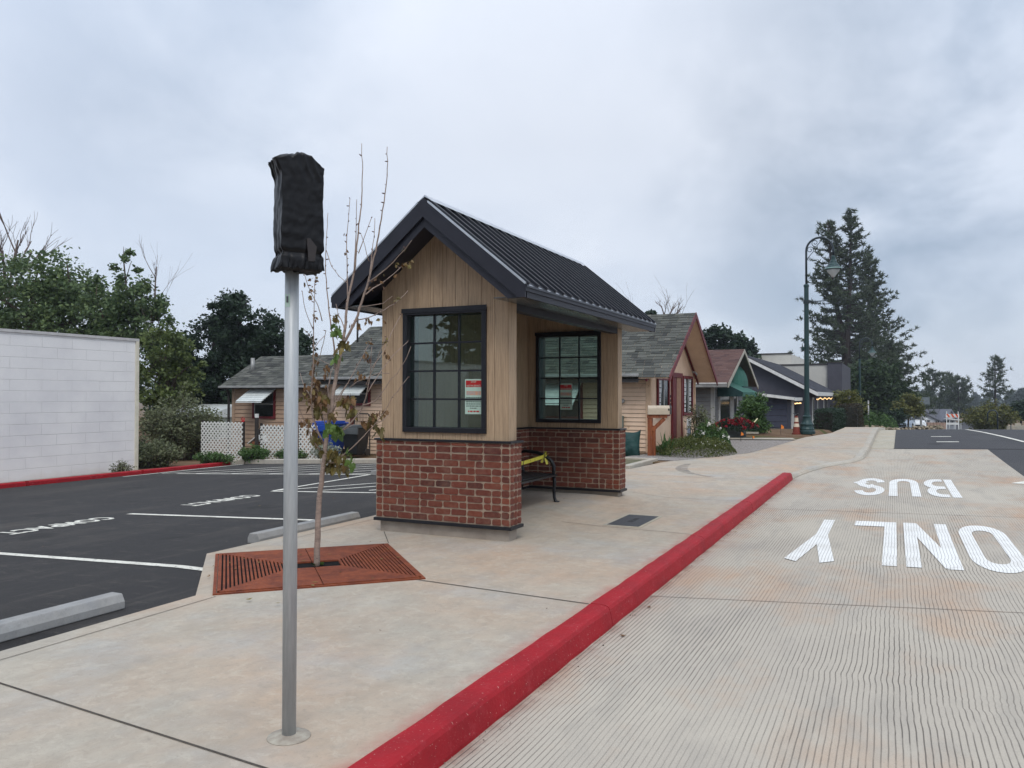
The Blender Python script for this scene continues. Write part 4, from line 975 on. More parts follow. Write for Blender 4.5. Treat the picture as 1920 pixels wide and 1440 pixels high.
mb.tube([(-11.58,12.9,gz0),(-11.58,12.9,gz1-.1),(-11.51,12.9,gz1),(-11.07,12.9,gz1),(-11.0,12.9,gz1-.1),(-11.0,12.9,gz0),(-11.58,12.9,gz0)], .02, 6); mb.build('gate_frame', post_m, t)
mb = MB()
for i in range(11): mb.tube([(-11.56+i*.055,12.9,gz0),(-11.56+i*.055,12.9,gz1-.02)], .004, 4)
for i in range(11): mb.tube([(-11.58,12.9,gz0+.1*i+.03),(-11.0,12.9,gz0+.1*i+.03)], .004, 4)
mb.build('wire_mesh', post_m, t)
mb = MB(); mb.box(-11.74,-11.64,12.88,12.98,-.4,1.28); p_ = mb.build('gate_post', simple('red_brown_post', rgb(92,46,38), rgb(78,38,32), 6), t)
t = thing('garden_table', 'weathered dark wooden table standing against the tan wall', 'table', (-14.6,12.6,-.42))
mb = MB(); mb.box(-15.0,-13.9,12.4,12.9,.46,.52); mb.build('tabletop', post_m, t)
for lx in (-15.1,-14.0):
    mb = MB(); mb.bar((lx,12.5,-.5),(lx+.05,12.5,.46),.07,.07); mb.build('leg', post_m, t)
t = thing('garden_stake', 'thin dark stake with a white cap between the lattice panels', 'stake', (-13.95,11.2,-.4)); mb = MB(); mb.box(-14.02,-13.92,11.15,11.22,-.45,.88); mb.build('stake', post_m, t); mb = MB(); mb.box(-14.01,-13.93,11.14,11.23,.881,1.0); mb.build('cap', whitepaint_m, t)
t = thing('birdhouse', 'small wooden birdhouse with a white roof between the lattice panels', 'birdhouse', (-14.35,11.6,-.3)); mb = MB(); mb.box(-14.45,-14.18,11.5,11.8,-.2,.12); mb.build('box', simple('birdhouse_wood', rgb(148,88,58), rgb(130,76,50)), t); mb = MB(); mb.bar((-14.62,11.65,.05),(-14.22,11.65,.32),.36,.03,(-.5,0,1)); mb.bar((-14.22,11.65,.32),(-14.08,11.65,.10),.36,.03,(.8,0,1)); mb.build('roof', whitepaint_m, t)
t = thing('garden_pinwheel', 'small red garden pinwheel on a stick above the lattice', 'pinwheel', (-14.48,11.15,.2)); mb = MB(); mb.tube([(-14.48,11.15,-.3),(-14.48,11.15,.78)], .012, 5); mb.build('stick', post_m, t); mb = MB()
for k in range(5): a = k*1.257; mb.add([(-14.48,11.13,.82),(-14.48+.09*math.cos(a),11.12,.82+.09*math.sin(a)),(-14.48+.09*math.cos(a+.8),11.14,.82+.09*math.sin(a+.8))], [(0,1,2)])
mb.build('blades', simple('red_plastic', rgb(190,30,40), rgb(170,24,34), 5, .5), t)
# green insulated cover and mailbox
gb = simple('green_canvas', rgb(18,62,58), rgb(14,50,48), 4, .55, bump=.5, bs=14, bd=.03)
def coverbag():
    cx, cy, w, h, dpt = -2.62, 12.3, .42, .62, .17; n = 14; V = []; F = []
    for s_ in (-1, 1):
        for j in range(n+1):
            for i in range(n+1):
                a, b = -1+2*i/n, j/n
                puff = max(0, (1-a**4))*max(0, math.sin(math.pi*min(1, .12+b*.88)))**.5*(1-.55*b)
                wr = .012*math.sin(9*a+6*b)+.01*math.sin(14*b-5*a)
                x = a*w*(1+.06*b**3-.05*math.sin(3.1*b)); z = h*b+(.055*abs(a)**6 - .02*(1-a*a))*b**3*(1 if a > 0 else .6)
                V.append((cx+x, cy+s_*(dpt*puff+.012)+s_*wr*puff, .02+z+wr*.3))
    k = (n+1)**2
    for s_ in range(2):
        for j in range(n):
            for i in range(n):
                q = (s_*k+j*(n+1)+i, s_*k+j*(n+1)+i+1, s_*k+(j+1)*(n+1)+i+1, s_*k+(j+1)*(n+1)+i); F.append(q if s_ == 0 else q[::-1])
    ed = [j*(n+1) for j in range(n+1)], [j*(n+1)+n for j in range(n+1)]
    for e in ed:
        for a, b in zip(e, e[1:]): F.append((a, b, k+b, k+a))
    top_ = [n*(n+1)+i for i in range(n+1)]
    for a, b in zip(top_, top_[1:]): F.append((a, b, k+b, k+a))
    mb = MB(); mb.add(V, F); o = mb.build('pipe_cover', gb, None, smooth=True); recenter(o, (cx, cy, .02)); tag(o, 'dark green padded pipe cover bag beside the mailbox post', 'cover bag')
coverbag()
redwood = simple('redwood_post', rgb(142,80,46), rgb(112,60,36), 5, .75, bump=.3, bs=40, stretch=(4,4,.4))
mbx = thing('mailbox', 'beige mailbox on a redwood post beside the green cover bag', 'mailbox', (-1.95,12.36,0))
D_ = Vector((.94,.34,0)).normalized(); O_ = Vector((-1.95,12.36,0))
mb = MB(); mb.bar(O_, O_+Vector((0,0,1.0)), .11, .11); mb.bar(O_+D_*.0+Vector((.085,.03,0)), O_+Vector((.085,.03,.80)), .07, .09); mb.build('post', redwood, mbx)
mb = MB(); mb.bar(O_-D_*.08+Vector((0,0,1.045)), O_+D_*.42+Vector((0,0,1.045)), .12, .085); mb.build('arm', redwood, mbx)
mb = MB(); mb.bar(O_+D_*.05+Vector((0,0,.68)), O_+D_*.36+Vector((0,0,.99)), .09, .09); mb.build('brace', redwood, mbx)
sideD = Vector((-D_.y, D_.x, 0)); mb = MB(); prof = [(-.10,0),(.10,0),(.10,.13)]+[(.10*math.cos(rad(a)), .13+.10*math.sin(rad(a))) for a in range(20,180,20)]+[(-.10,.13)]
b0 = O_-D_*.06+Vector((0,0,1.09)); mb.prism([b0+sideD*a+Vector((0,0,z)) for a, z in prof], D_*.54); mb.build('box', simple('beige_mailbox', rgb(184,170,150), rgb(172,158,138), 8, .5), mbx)
mb = MB(); mb.prism([b0+D_*.541+sideD*a*.98+Vector((0,0,z*.98+.005)) for a, z in prof], D_*.05); mb.build('door', simple('dark_mailbox_door', rgb(62,60,58), rgb(70,66,64)), mbx)
mb = MB(); c_ = b0+D_*.5-sideD*.101+Vector((0,0,.1)); mb.prism([c_, c_+D_*.035, c_+D_*.035+Vector((0,0,.05)), c_+Vector((0,0,.05))], -sideD*.002); mb.build('number_plate', blackink, mbx)
# ------------------------------------------------------------------ grey shop with the brown roof
greylap = simple('grey_siding_paint', rgb(116,116,114), rgb(104,104,104), 3, .7); shop = thing('shop', 'grey clapboard shop with brown gabled roof and green awnings', 'shop', (-5, 26.5, 0))
SF = -2.55; SY0, SY1, SM = 23.4, 29.7, 26.6; SE, SR = 2.12, 3.52
mb = MB(); mb.box(-9.5, SF, SY0, SY1, -.5, 2.1); mb.prism([(SF, SY0, 2.1),(SF, SY1, 2.1),(SF, SM, 3.4)], (-6.9,0,0)); sw = mb.build('wall', greylap, shop)
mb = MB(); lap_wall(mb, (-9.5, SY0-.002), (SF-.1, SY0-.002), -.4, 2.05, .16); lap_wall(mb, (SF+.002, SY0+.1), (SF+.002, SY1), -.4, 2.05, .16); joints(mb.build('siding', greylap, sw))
mb = MB(); mb.box(SF-.12,SF+.02,SY0-.03,SY0+.1,-.4,2.1); mb.build('corner_board', simple('pale_grey_paint', rgb(160,160,156), rgb(150,150,148)), shop)
mb = MB(); x1 = -1.95
mb.prism([(-9.8,22.95,SE-.05),(-9.8,SM,SR-.03),(-9.8,30.2,SE-.05),(-9.8,30.2,SE-.13),(-9.8,SM,SR-.11),(-9.8,22.95,SE-.13)], (x1+9.8,0,0)); sr = mb.build('roof', simple('grey_soffit', rgb(96,96,96), rgb(86,86,86)), shop)
mb = MB(); shingles(mb, (-9.8,22.9,SE-.06), (x1+.03,22.9,SE-.06), (-9.8,SM,SR), (x1+.03,SM,SR), .15, .4, 12, .008); shingles(mb, (x1+.03,30.25,SE-.06), (-9.8,30.25,SE-.06), (x1+.03,SM,SR), (-9.8,SM,SR), .25, .6, 13, .008); mb.build('shingles', brownroof, sr)
mb = MB()
for s_ in (1, -1): mb.prism([(x1, SM, SR-.0), (x1, SM+s_*3.66, SE-.07), (x1, SM+s_*3.66, SE-.24), (x1, SM, SR-.15)], (.035,0,0))
mb.build('barge_board', simple('cream_barge', rgb(176,172,158), rgb(160,156,144)), sr)
mb = MB(); mb.box(-9.8,x1-.01,22.85,22.9,SE-.22,SE-.07); mb.build('fascia', gutter_m, shop); mb = MB(); mb.box(-9.8,x1-.01,22.83,22.849,SE-.09,SE-.05); mb.build('gutter_edge', whitepaint_m, shop)
def win_shop(y0, y1, z0, z1):
    w = window_x(y0, y1, z0, z1, SF+.02, whitepaint_m, .10, shop); return w
win_shop(24.2, 26.6, .35, 1.75); win_shop(27.2, 28.2, .35, 1.75)
for ya_, yb_ in ((26.75,26.9),(27.0,27.1)):
    mb = MB(); mb.box(SF+.03,SF+.06,ya_,yb_,-.2,1.8); mb.build('door_trim', whitepaint_m, shop)
mb = MB()
for z in (1.35, 1.22): mb.box(SF+.02,SF+.03,28.75,28.9,z-.05,z+.05)
mb.build('shop_number', blackink, shop)
gawn = simple('green_awning_canvas', rgb(44,98,84), rgb(38,88,76), 3, .7, bump=.1); gawn2 = simple('dark_green_canvas', rgb(24,58,58), rgb(20,50,52), 3, .7)
mb = MB(); ya, yb = 23.9, 27.6; P0 = (SF+.03, 2.2); P1 = (SF+1.0, 1.72); P2 = (SF+1.0, 1.55)
mb.add([(P0[0],ya,P0[1]),(P0[0],yb,P0[1]),(P1[0],yb,P1[1]),(P1[0],ya,P1[1]),(P2[0],yb,P2[1]),(P2[0],ya,P2[1])], [(0,3,2,1),(3,5,4,2)]); aw = mb.build('awning', gawn, shop); aw.modifiers.new('s','SOLIDIFY').thickness = .02
for y in (ya, yb):
    mb = MB(); mb.add([(P0[0],y,P0[1]),(P1[0],y,P1[1]),(P2[0],y,P2[1]),(P0[0],y,P2[1])], [(0,1,2,3)])
    s2 = mb.build('awning_side', gawn2, aw); s2.modifiers.new('s','SOLIDIFY').thickness = .015
mb = MB(); n = 10; cyd = 27.6; rd_ = 1.15; V = []
for j in range(7):
    th = rad(90*j/6)
    for i in range(n+1):
        ph = rad(-90+180*i/n); V.append((SF+.03+.55*math.cos(ph)*math.cos(th)*1.0, cyd+rd_*math.sin(ph)*math.cos(th), 1.98+.95*math.sin(th)))
mb.add(V, [(j*(n+1)+i, j*(n+1)+i+1, (j+1)*(n+1)+i+1, (j+1)*(n+1)+i) for j in range(6) for i in range(n)])
dm = mb.build('dome_awning', gawn, shop); dm.modifiers.new('s','SOLIDIFY').thickness = .02
mb = MB(); mb.box(SF+.02,SF+.6,cyd-1.15,cyd+1.15,1.86,1.975); mb.build('dome_valance', gawn2, dm)
# ------------------------------------------------------------------ dark blue shed, charcoal hall, flat roofed hall
navy = simple('navy_paint', rgb(62,66,82), rgb(56,60,74), 3, .75, bump=.3, bs=40); navy2 = simple('charcoal_render', rgb(74,74,82), rgb(66,66,74), 2, .85, bump=.4, bs=60)
hall = thing('hall', 'charcoal gabled hall with white fascia and tall narrow windows', 'hall', (-3.8, 45, 0))
HXE, HXW, HR = -.4, -7.2, 3.86; hy0, hy1 = 37.5, 52.8; hs = .53
mb = MB(); mb.box(HXW, HXE, hy0, hy1, -1.6, 1.95); mb.prism([(HXW,hy0,1.95),(HXE,hy0,1.95),(-3.8,hy0,3.7)], (0,hy1-hy0,0)); hw_ = mb.build('wall', navy2, hall)
mb = MB(); zE = HR-(3.8-.0)*hs; mb.prism([(.0,hy0-.4,zE),(-3.8,hy0-.4,HR),(-7.6,hy0-.4,zE),(-7.6,hy0-.4,zE-.1),(-3.8,hy0-.4,HR-.1),(.0,hy0-.4,zE-.1)], (0,hy1-hy0+.8,0)); hr_ = mb.build('roof', dark_gutter, hall)
mb = MB(); shingles(mb, (.05,hy1+.4,zE-.02), (.05,hy0-.42,zE-.02), (-3.8,hy1+.4,HR+.01), (-3.8,hy0-.42,HR+.01), .2, .7, 15, .008); shingles(mb, (-7.65,hy0-.42,zE-.02), (-7.65,hy1+.4,zE-.02), (-3.8,hy0-.42,HR+.01), (-3.8,hy1+.4,HR+.01), .3, .9, 16, .008); mb.build('shingles', darkroof, hr_)
mb = MB()
for s_ in (1, -1): mb.prism([(-3.8, hy0-.44, HR-.03), (-3.8+s_*3.83, hy0-.44, zE-.05), (-3.8+s_*3.83, hy0-.44, zE-.25), (-3.8, hy0-.44, HR-.2)], (0,.035,0))
mb.box(.03,.08,hy0-.44,hy1+.4,zE-.26,zE-.04); mb.build('white_fascia', whitepaint_m, hr_)
for y in (39.2,42.4,47.0):
    mb = MB(); mb.box(HXE-.01,HXE+.05,y,y+.75,.1,1.5); mb.box(HXE-.01,HXE+.09,y-.1,y+.85,.02,.1); w_ = mb.build('window', whitepaint_m, hall); mb = MB(); mb.box(HXE+.051,HXE+.056,y+.18,y+.57,.3,1.4); mb.build('pane', darkglass.m, w_)
mb = MB(); mb.box(HXE-.01,HXE+.06,49.8,50.0,-.6,1.6); mb.build('downpipe', gutter_m, hall)
shed = thing('lean_to', 'dark blue lean-to shed with white fascia and white door', 'shed', (-3, 35.5, 0))
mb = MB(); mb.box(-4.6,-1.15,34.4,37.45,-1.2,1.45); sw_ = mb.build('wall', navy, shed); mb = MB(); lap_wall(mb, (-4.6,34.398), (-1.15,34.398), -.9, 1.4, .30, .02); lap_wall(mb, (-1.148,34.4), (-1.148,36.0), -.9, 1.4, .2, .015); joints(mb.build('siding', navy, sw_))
mb = MB(); mb.prism([(-4.9,33.95,2.02),(-.75,33.95,1.50),(-.75,33.95,1.42),(-4.9,33.95,1.94)], (0,3.4,0)); lr = mb.build('roof', darkroof, shed)
mb = MB(); mb.prism([(-4.9,33.92,2.03),(-.73,33.92,1.51),(-.73,33.92,1.37),(-4.9,33.92,1.89)], (0,.028,0)); mb.box(-.748,-.70,33.92,37.3,1.34,1.50); mb.build('white_fascia', whitepaint_m, lr)
mb = MB(); mb.box(-4.5,-.9,34.3,36.5,2.0,2.03); 
mb = MB(); mb.box(-1.149,-1.10,36.05,37.1,-.6,1.35); mb.build('door', whitepaint_m, shed)
flat = thing('flat_roof_hall', 'pale flat roofed hall with stepped parapet behind the charcoal hall', 'hall', (-6, 58, -1))
palem = simple('pale_render', rgb(186,184,176), rgb(176,174,168), 2, .85)
mb = MB(); mb.box(-9,-.62,54,66,-2,3.82); mb.build('wall', palem, flat); mb = MB(); mb.box(-12,-3.3,56,66,-2,4.75); mb.build('tower_wall', palem, flat)
mb = MB(); mb.box(-.615,.35,53.8,66,-2,3.95); mb.build('front_wall', navy2, flat); mb = MB(); mb.box(-9.05,-.62,53.95,54.2,3.821,3.92); mb.build('coping', dark_gutter, flat); mb = MB(); mb.box(-12.05,-3.25,55.95,56.2,4.751,4.85); mb.build('coping', dark_gutter, flat); mb = MB(); mb.box(-.7,.4,53.75,54.6,3.951,4.02); mb.build('coping', dark_gutter, flat)
# string lights
bulb = NT('warm_bulb'); bulb.b.inputs['Emission Color'].default_value = (1,.62,.26,1); bulb.b.inputs['Emission Strength'].default_value = 2.5; bulb.set((1,.8,.5,1), .5)
def lights(label, pts, loc):
    t = thing('string_lights', label, 'string lights', loc, 'warm string lights under the eaves'); mb = MB(); mb.tube(pts, .012, 4); mb.build('cable', post_m, t)
    mb = MB()
    for a, b in zip(pts, pts[1:]):
        p = Vector(a).lerp(Vector(b), .5); mb.lathe(p-Vector((0,0,.1)), [(.008,.0),(.019,.012),(.018,.038),(.008,.06)], 8)
    mb.build('bulb', bulb.m, t); mb.f and None
n = 22; lights('warm string lights under the charcoal hall eave', [(-.02,37.4+15*i/n,zE-.34-.05*math.sin(i*1.3)) for i in range(n+1)], (0,40,1.5))
lights('warm string lights over the lean-to door', [(-.75,34.0+3.2*i/7,1.28-.02*math.sin(i*2)) for i in range(8)], (-.7,35,1.3))
# white wall at the lot's far side
cmu = NT('white_painted_block'); br = cmu.n.new('ShaderNodeTexBrick')
def cmumat():
    t = cmu; v = t.n.new('ShaderNodeCombineXYZ'); s = t.n.new('ShaderNodeSeparateXYZ'); t.lk(t.tc, s.inputs[0]); t.lk(s.outputs[1], v.inputs[0]); t.lk(s.outputs[2], v.inputs[1])
    br.inputs['Scale'].default_value = 1; br.inputs['Mortar Size'].default_value = .006; br.inputs['Brick Width'].default_value = .8; br.inputs['Row Height'].default_value = .27; br.inputs['Mortar Smooth'].default_value = .3
    br.inputs[1].default_value = (1,1,1,1); br.inputs[2].default_value = (.8,.8,.8,1); br.inputs[3].default_value = (0,0,0,1); t.lk(v.outputs[0], br.inputs[0])
    c = t.mix(t.ramp(t.noise(.7, 5, .6), [(.4, 0.), (.65, 1.)]), rgb(232,230,228), rgb(220,218,218))
    c = t.mix(t.math('MULTIPLY', t.math('SUBTRACT', 1., br.outputs[1]), 0.), c, rgb(150,148,150))
    g = t.math('MULTIPLY', br.outputs['Fac'], t.ramp(t.noise(1.1, 4, .6, t.mapping((1,.6,1.5))), [(.45, .03), (.66, .34)]))
    c = t.mix(g, c, rgb(160,158,160))
    low = t.ramp(t.math('ADD', s.outputs[2], t.math('MULTIPLY', t.noise(1.5, 4, .6), .5)), [(.05, 1.), (.42, 0.)])
    c = t.mix(t.math('MULTIPLY', low, .5), c, rgb(190,170,146))
    t.bump(t.mix(.12, t.math('SUBTRACT', 1., br.outputs['Fac']), t.noise(90, 4, .6)), .8, .01); return t.set(c, .75, 0, .3)
cmumat()
wb = thing('block_building', 'white painted concrete block building at the edge of the lot', 'building', (-19, 0, -.5))
mb = MB(); mb.box(-26,-15.3,-30,7.97,-1,3.06); mb.build('wall', cmu.m, wb); mb = MB(); mb.box(-26.05,-15.27,-30,8.0,3.061,3.13); mb.build('coping', simple('pale_coping', rgb(196,194,192), rgb(180,178,176)), wb)
mb = MB(); mb.box(-15.31,-15.27,7.9,8.0,-1,3.06); mb.build('corner_trim', simple('cream_trim', rgb(214,208,190), rgb(200,194,176)), wb)
cone = thing('traffic_cone', 'tiny orange cone at the foot of the white block wall', 'cone', (-14.6, 3.55, lot(-14.6,3)+.1)); mb = MB(); mb.lathe((-14.6,3.55,lot(-14.6,3)+.06), [(.10,0),(.10,.02),(.07,.03),(.02,.24)], 14); mb.build('body', simple('orange_plastic', rgb(206,92,40), rgb(190,80,34), 4, .5), cone)
# pale greenhouse glimpsed behind the olive shrub
gh_ = thing('greenhouse', 'pale low greenhouse behind the olive shrub and white wall', 'greenhouse', (-24,20,-.6)); mb = MB(); mb.box(-27,-24.4,19,23,-1,.55); mb.build('wall', simple('pale_sheet', rgb(170,176,172), rgb(150,158,150), 2), gh_); mb = MB(); mb.prism([(-27.2,18.7,.55),(-27.2,21,1.15),(-27.2,23.3,.55)], (2.9,0,0)); mb.build('roof', simple('white_sheet', rgb(206,210,208), rgb(190,196,194), 2, .4), gh_)
# ------------------------------------------------------------------ street lamps and street things
teal = simple('teal_lamp_paint', rgb(38,64,64), rgb(33,55,56), 4, .45, .2, bump=.06); darkpole = simple('dark_lamp_paint', rgb(50,60,66), rgb(44,52,58), 4, .4, .3); globe_m = simple('lamp_globe', rgb(196,198,196), rgb(184,188,188), 6, .25, bump=0)
ringm = simple('lamp_band', rgb(150,176,170), rgb(130,158,152), 6, .4, .2)
def lamp(label):
    t = thing('street_lamp', label, 'street lamp', (0,0,0), 'teal street lamps along the sidewalk')
    mb = MB(); mb.lathe((0,0,0), [(.28,0),(.28,.10),(.25,.13),(.25,.18),(.22,.24),(.215,.30),(.23,.33),(.225,.36),(.19,.40),(.155,.48),(.14,.56),(.15,.60),(.15,.63),(.11,.66),(.10,.74)], 16); mb.build('base', teal, t)
    mb = MB(); mb.lathe((0,0,0), [(.09,.74),(.08,5.25),(.095,5.26),(.095,5.33),(.06,5.36)], 12); mb.build('post', teal, t)
    mb = MB(); A = [(0,0,5.3),(0,0,6.45)]+[(.45-.45*math.cos(rad(a)),0,6.55+.45*math.sin(rad(a))) for a in range(0,181,15)]+[(.9,0,6.3)]; mb.tube(A, .038, 8); mb.build('gooseneck', darkpole, t, smooth=True)
    mb = MB()
    def scroll(c, r0, a0, turns, sgn, tail):
        P = []
        for i in range(26):
            q = i/25; a = rad(a0)+sgn*q*turns*6.28; r = r0*(1-.75*q); P.append((c[0]+r*math.cos(a), 0, c[1]+r*math.sin(a)))
        mb.tube([(tail[0],0,tail[1])]+P, .012, 5)
    scroll((.13,6.58), .13, -30, 1.3, 1, (.03,6.26)); scroll((.30,6.82), .13, -70, 1.3, -1, (.55,6.93)); scroll((.09,6.27), .06, 180, 1, 1, (.02,6.3)); scroll((.62,6.88), .05, 90, 1, -1, (.56,6.95))
    mb.build('scrollwork', darkpole, t)
    mb = MB(); mb.lathe((.9,0,0), [(.04,6.32),(.07,6.28),(.075,6.17),(.11,6.13),(.13,6.06),(.19,6.0),(.20,5.97),(.27,5.90),(.285,5.85),(.285,5.83),(.05,5.83)][::-1], 18); mb.build('lamp_shade', teal, t)
    mb = MB(); mb.lathe((.9,0,0), [(.03,5.55),(.06,5.57),(.10,5.64),(.20,5.77),(.22,5.829)], 18); mb.build('globe', globe_m, t, smooth=True)
    mb = MB(); mb.lathe((.9,0,0), [(.286,5.845),(.292,5.85),(.292,5.87),(.27,5.885)], 18); mb.build('shade_band', ringm, t)
    mb = MB(); mb.tube([(.06,0,4.72),(.72,0,4.74)], .016, 6); mb.lathe((.0,0,4.66), [(.11,0),(.11,.12)], 10); mb.build('banner_arm', darkpole, t)
    mb = MB(); mb.box(-.16,-.08,-.05,.05,3.0,3.1); mb.box(-.09,-.07,-.05,.05,3.25,3.3); mb.build('outlet_box', teal, t)
    return t
l0 = lamp('nearer tall teal street lamp with gooseneck beside the striped cone'); l0.location = (.86,22.77,planting(.5,22.7)+.02)
dup(l0, (1.25,60.8,-.86), 'farther teal street lamp standing before the big pines')
dln = thing('traffic_delineator', 'orange and white striped delineator with black handle beside the street lamp', 'delineator', (.52,22.6,.2)); z = planting(.4,22.6)
om = simple('dull_orange', rgb(128,58,44), rgb(112,48,38), 4, .6); wm_ = simple('reflective_band', rgb(214,200,178), rgb(200,186,164), 6, .5)
mb = MB(); mb.lathe((.52,22.6,z), [(.15,0),(.15,.05),(.125,.06),(.11,.27)], 14); mb.lathe((.52,22.6,z), [(.085,.39),(.08,.45)], 14); mb.lathe((.52,22.6,z),[(.062,.60),(.055,.66)],14); mb.build('body', om, dln)
mb = MB(); mb.lathe((.52,22.6,z), [(.108,.271),(.088,.389)], 14); mb.lathe((.52,22.6,z), [(.079,.451),(.064,.599)], 14); mb.build('band', wm_, dln)
mb = MB(); mb.tube([(.42,22.6,z+.76),(.50,22.6,z+.68),(.56,22.6,z+.72),(.64,22.6,z+.75)], [.012,.035,.04,.015], 6); mb.build('handle', blk, dln)
flagm = simple('orange_flag', rgb(222,128,36), rgb(206,112,30), 6, .6)
def flag(label, p, s=1, flat=False):
    p = Vector(p); t = thing('survey_flag', label, 'flag', p, 'orange survey flags in the dirt')
    mb = MB(); mb.tube([p-Vector((0,0,.1)), p+Vector((.0,0,.30*s))], .008, 4); mb.build('wire', post_m, t)
    mb = MB(); q = p+Vector((0,0,.14*s)); V = [q, q+Vector((.14,.02,.03))*s, q+Vector((.12,.05,.13))*s, q+Vector((.02,.02,.2))*s]; mb.add(V, [(0,1,2,3)]); o = mb.build('pennant', flagm, t); o.modifiers.new('s','SOLIDIFY').thickness = .01
flag('orange survey flag by the corner of the red flower planter', at(1389,822,25.0), .6); flag('orange survey flag drooping low in the brown dirt', at(1411,826,25.6), .45); flag('orange survey flag before the dark blue shed door', at(1464,810,28), .75)
# red flower planter, hose, stepping slab
pl = thing('planter_box', 'dark wooden planter box below the red flowers', 'planter', (-1.5,18.9,.2)); mb = MB(); c0 = at(1358,822,26.2); c1 = at(1398,818,27.4); 
dv = (c1-c0); dv.z = 0; dn = dv.normalized(); pv = Vector((-dn.y, dn.x, 0))
for k in range(3): 
    zc = .10+.12*k+.1; mb.bar(Vector((c0.x,c0.y,zc)), Vector((c1.x,c1.y,zc)), .05, .11); mb.bar(Vector((c0.x,c0.y,zc))+pv*.8, Vector((c1.x,c1.y,zc))+pv*.8, .05, .11); mb.bar(Vector((c0.x,c0.y,zc)), Vector((c0.x,c0.y,zc))+pv*.8, .05, .108); mb.bar(Vector((c1.x,c1.y,zc)), Vector((c1.x,c1.y,zc))+pv*.8, .05, .108)
mb.build('boards', simple('weathered_boards', rgb(70,74,72), rgb(56,60,58), 5, .85, stretch=(1,1,4)), pl)
mb = MB(); mb.box(-.9,.05,0,.35,-.03,.03); st = mb.build('stone_slab', concrete_far); sp = at(1418,812,28.6); st.location = (sp.x,sp.y,sp.z); tag(st, 'pale flat stone slab lying in the dirt by the big shrub', 'slab')
mb = MB(); hp = [at(1391,784,28.0), at(1398,794,27.6), at(1406,798,27.4), at(1413,793,27.5), at(1420,785,27.8)]; mb.tube(hp, .022, 6); hs_ = mb.build('garden_hose', simple('cream_hose', rgb(206,196,150), rgb(190,180,136), 6, .5), smooth=True); recenter(hs_, hp[2]); tag(hs_, 'cream garden hose looped on the big shrub', 'hose')
# ------------------------------------------------------------------ foliage builders
def quads(C, size, up=.35, asp=.55, rng=NR):
    """leaf diamonds round the centres C (n,3); size (n,)"""
    n = len(C); u = rng.normal(size=(n,3)); u[:,2] = u[:,2]*.7-.15; u /= np.linalg.norm(u, axis=1, keepdims=True)
    w = rng.normal(size=(n,3)); w[:,2] += up*2; v = np.cross(u, w); v /= np.linalg.norm(v, axis=1, keepdims=True)+1e-9
    s = np.asarray(size).reshape(-1,1)
    V = np.empty((n,4,3)); V[:,0] = C-u*s*.5; V[:,1] = C+v*s*asp*.5-u*s*.05; V[:,2] = C+u*s*.5; V[:,3] = C-v*s*asp*.5-u*s*.05
    return V.reshape(-1,3), np.arange(n*4).reshape(n,4)
bark = simple('grey_brown_bark', rgb(92,80,70), rgb(66,56,50), 8, .95, bump=.8, bs=30, bd=.02, stretch=(2,2,.4))
darkbark = simple('dark_bark', rgb(58,50,46), rgb(42,36,34), 8, .95, bump=.8, bs=20, bd=.02)
leafA = leafmat('maple_green_leaves', [rgb(70,88,62), rgb(94,114,74), rgb(82,102,66), rgb(118,134,84), rgb(60,76,56)])
leafB = leafmat('dark_green_leaves', [rgb(34,50,40), rgb(46,64,46), rgb(40,57,42), rgb(58,76,54), rgb(30,44,36)])
leafC = leafmat('yellow_green_leaves', [rgb(82,88,50), rgb(110,114,58), rgb(96,98,56), rgb(124,120,66), rgb(70,76,46)])
leafC2 = leafmat('light_green_leaves', [rgb(78,92,54), rgb(100,114,64), rgb(88,102,58), rgb(116,126,74), rgb(66,80,48)])
leafD = leafmat('olive_shrub_leaves', [rgb(94,102,74), rgb(114,120,88), rgb(82,88,66), rgb(134,138,106), rgb(70,76,56)])
leafE = leafmat('fresh_green_leaves', [rgb(58,84,48), rgb(84,112,62), rgb(70,98,52), rgb(104,130,76), rgb(48,70,42)])
leafF = leafmat('rust_tipped_hedge_leaves', [rgb(36,42,34), rgb(64,58,40), rgb(46,50,38), rgb(88,66,46), rgb(34,42,34)])
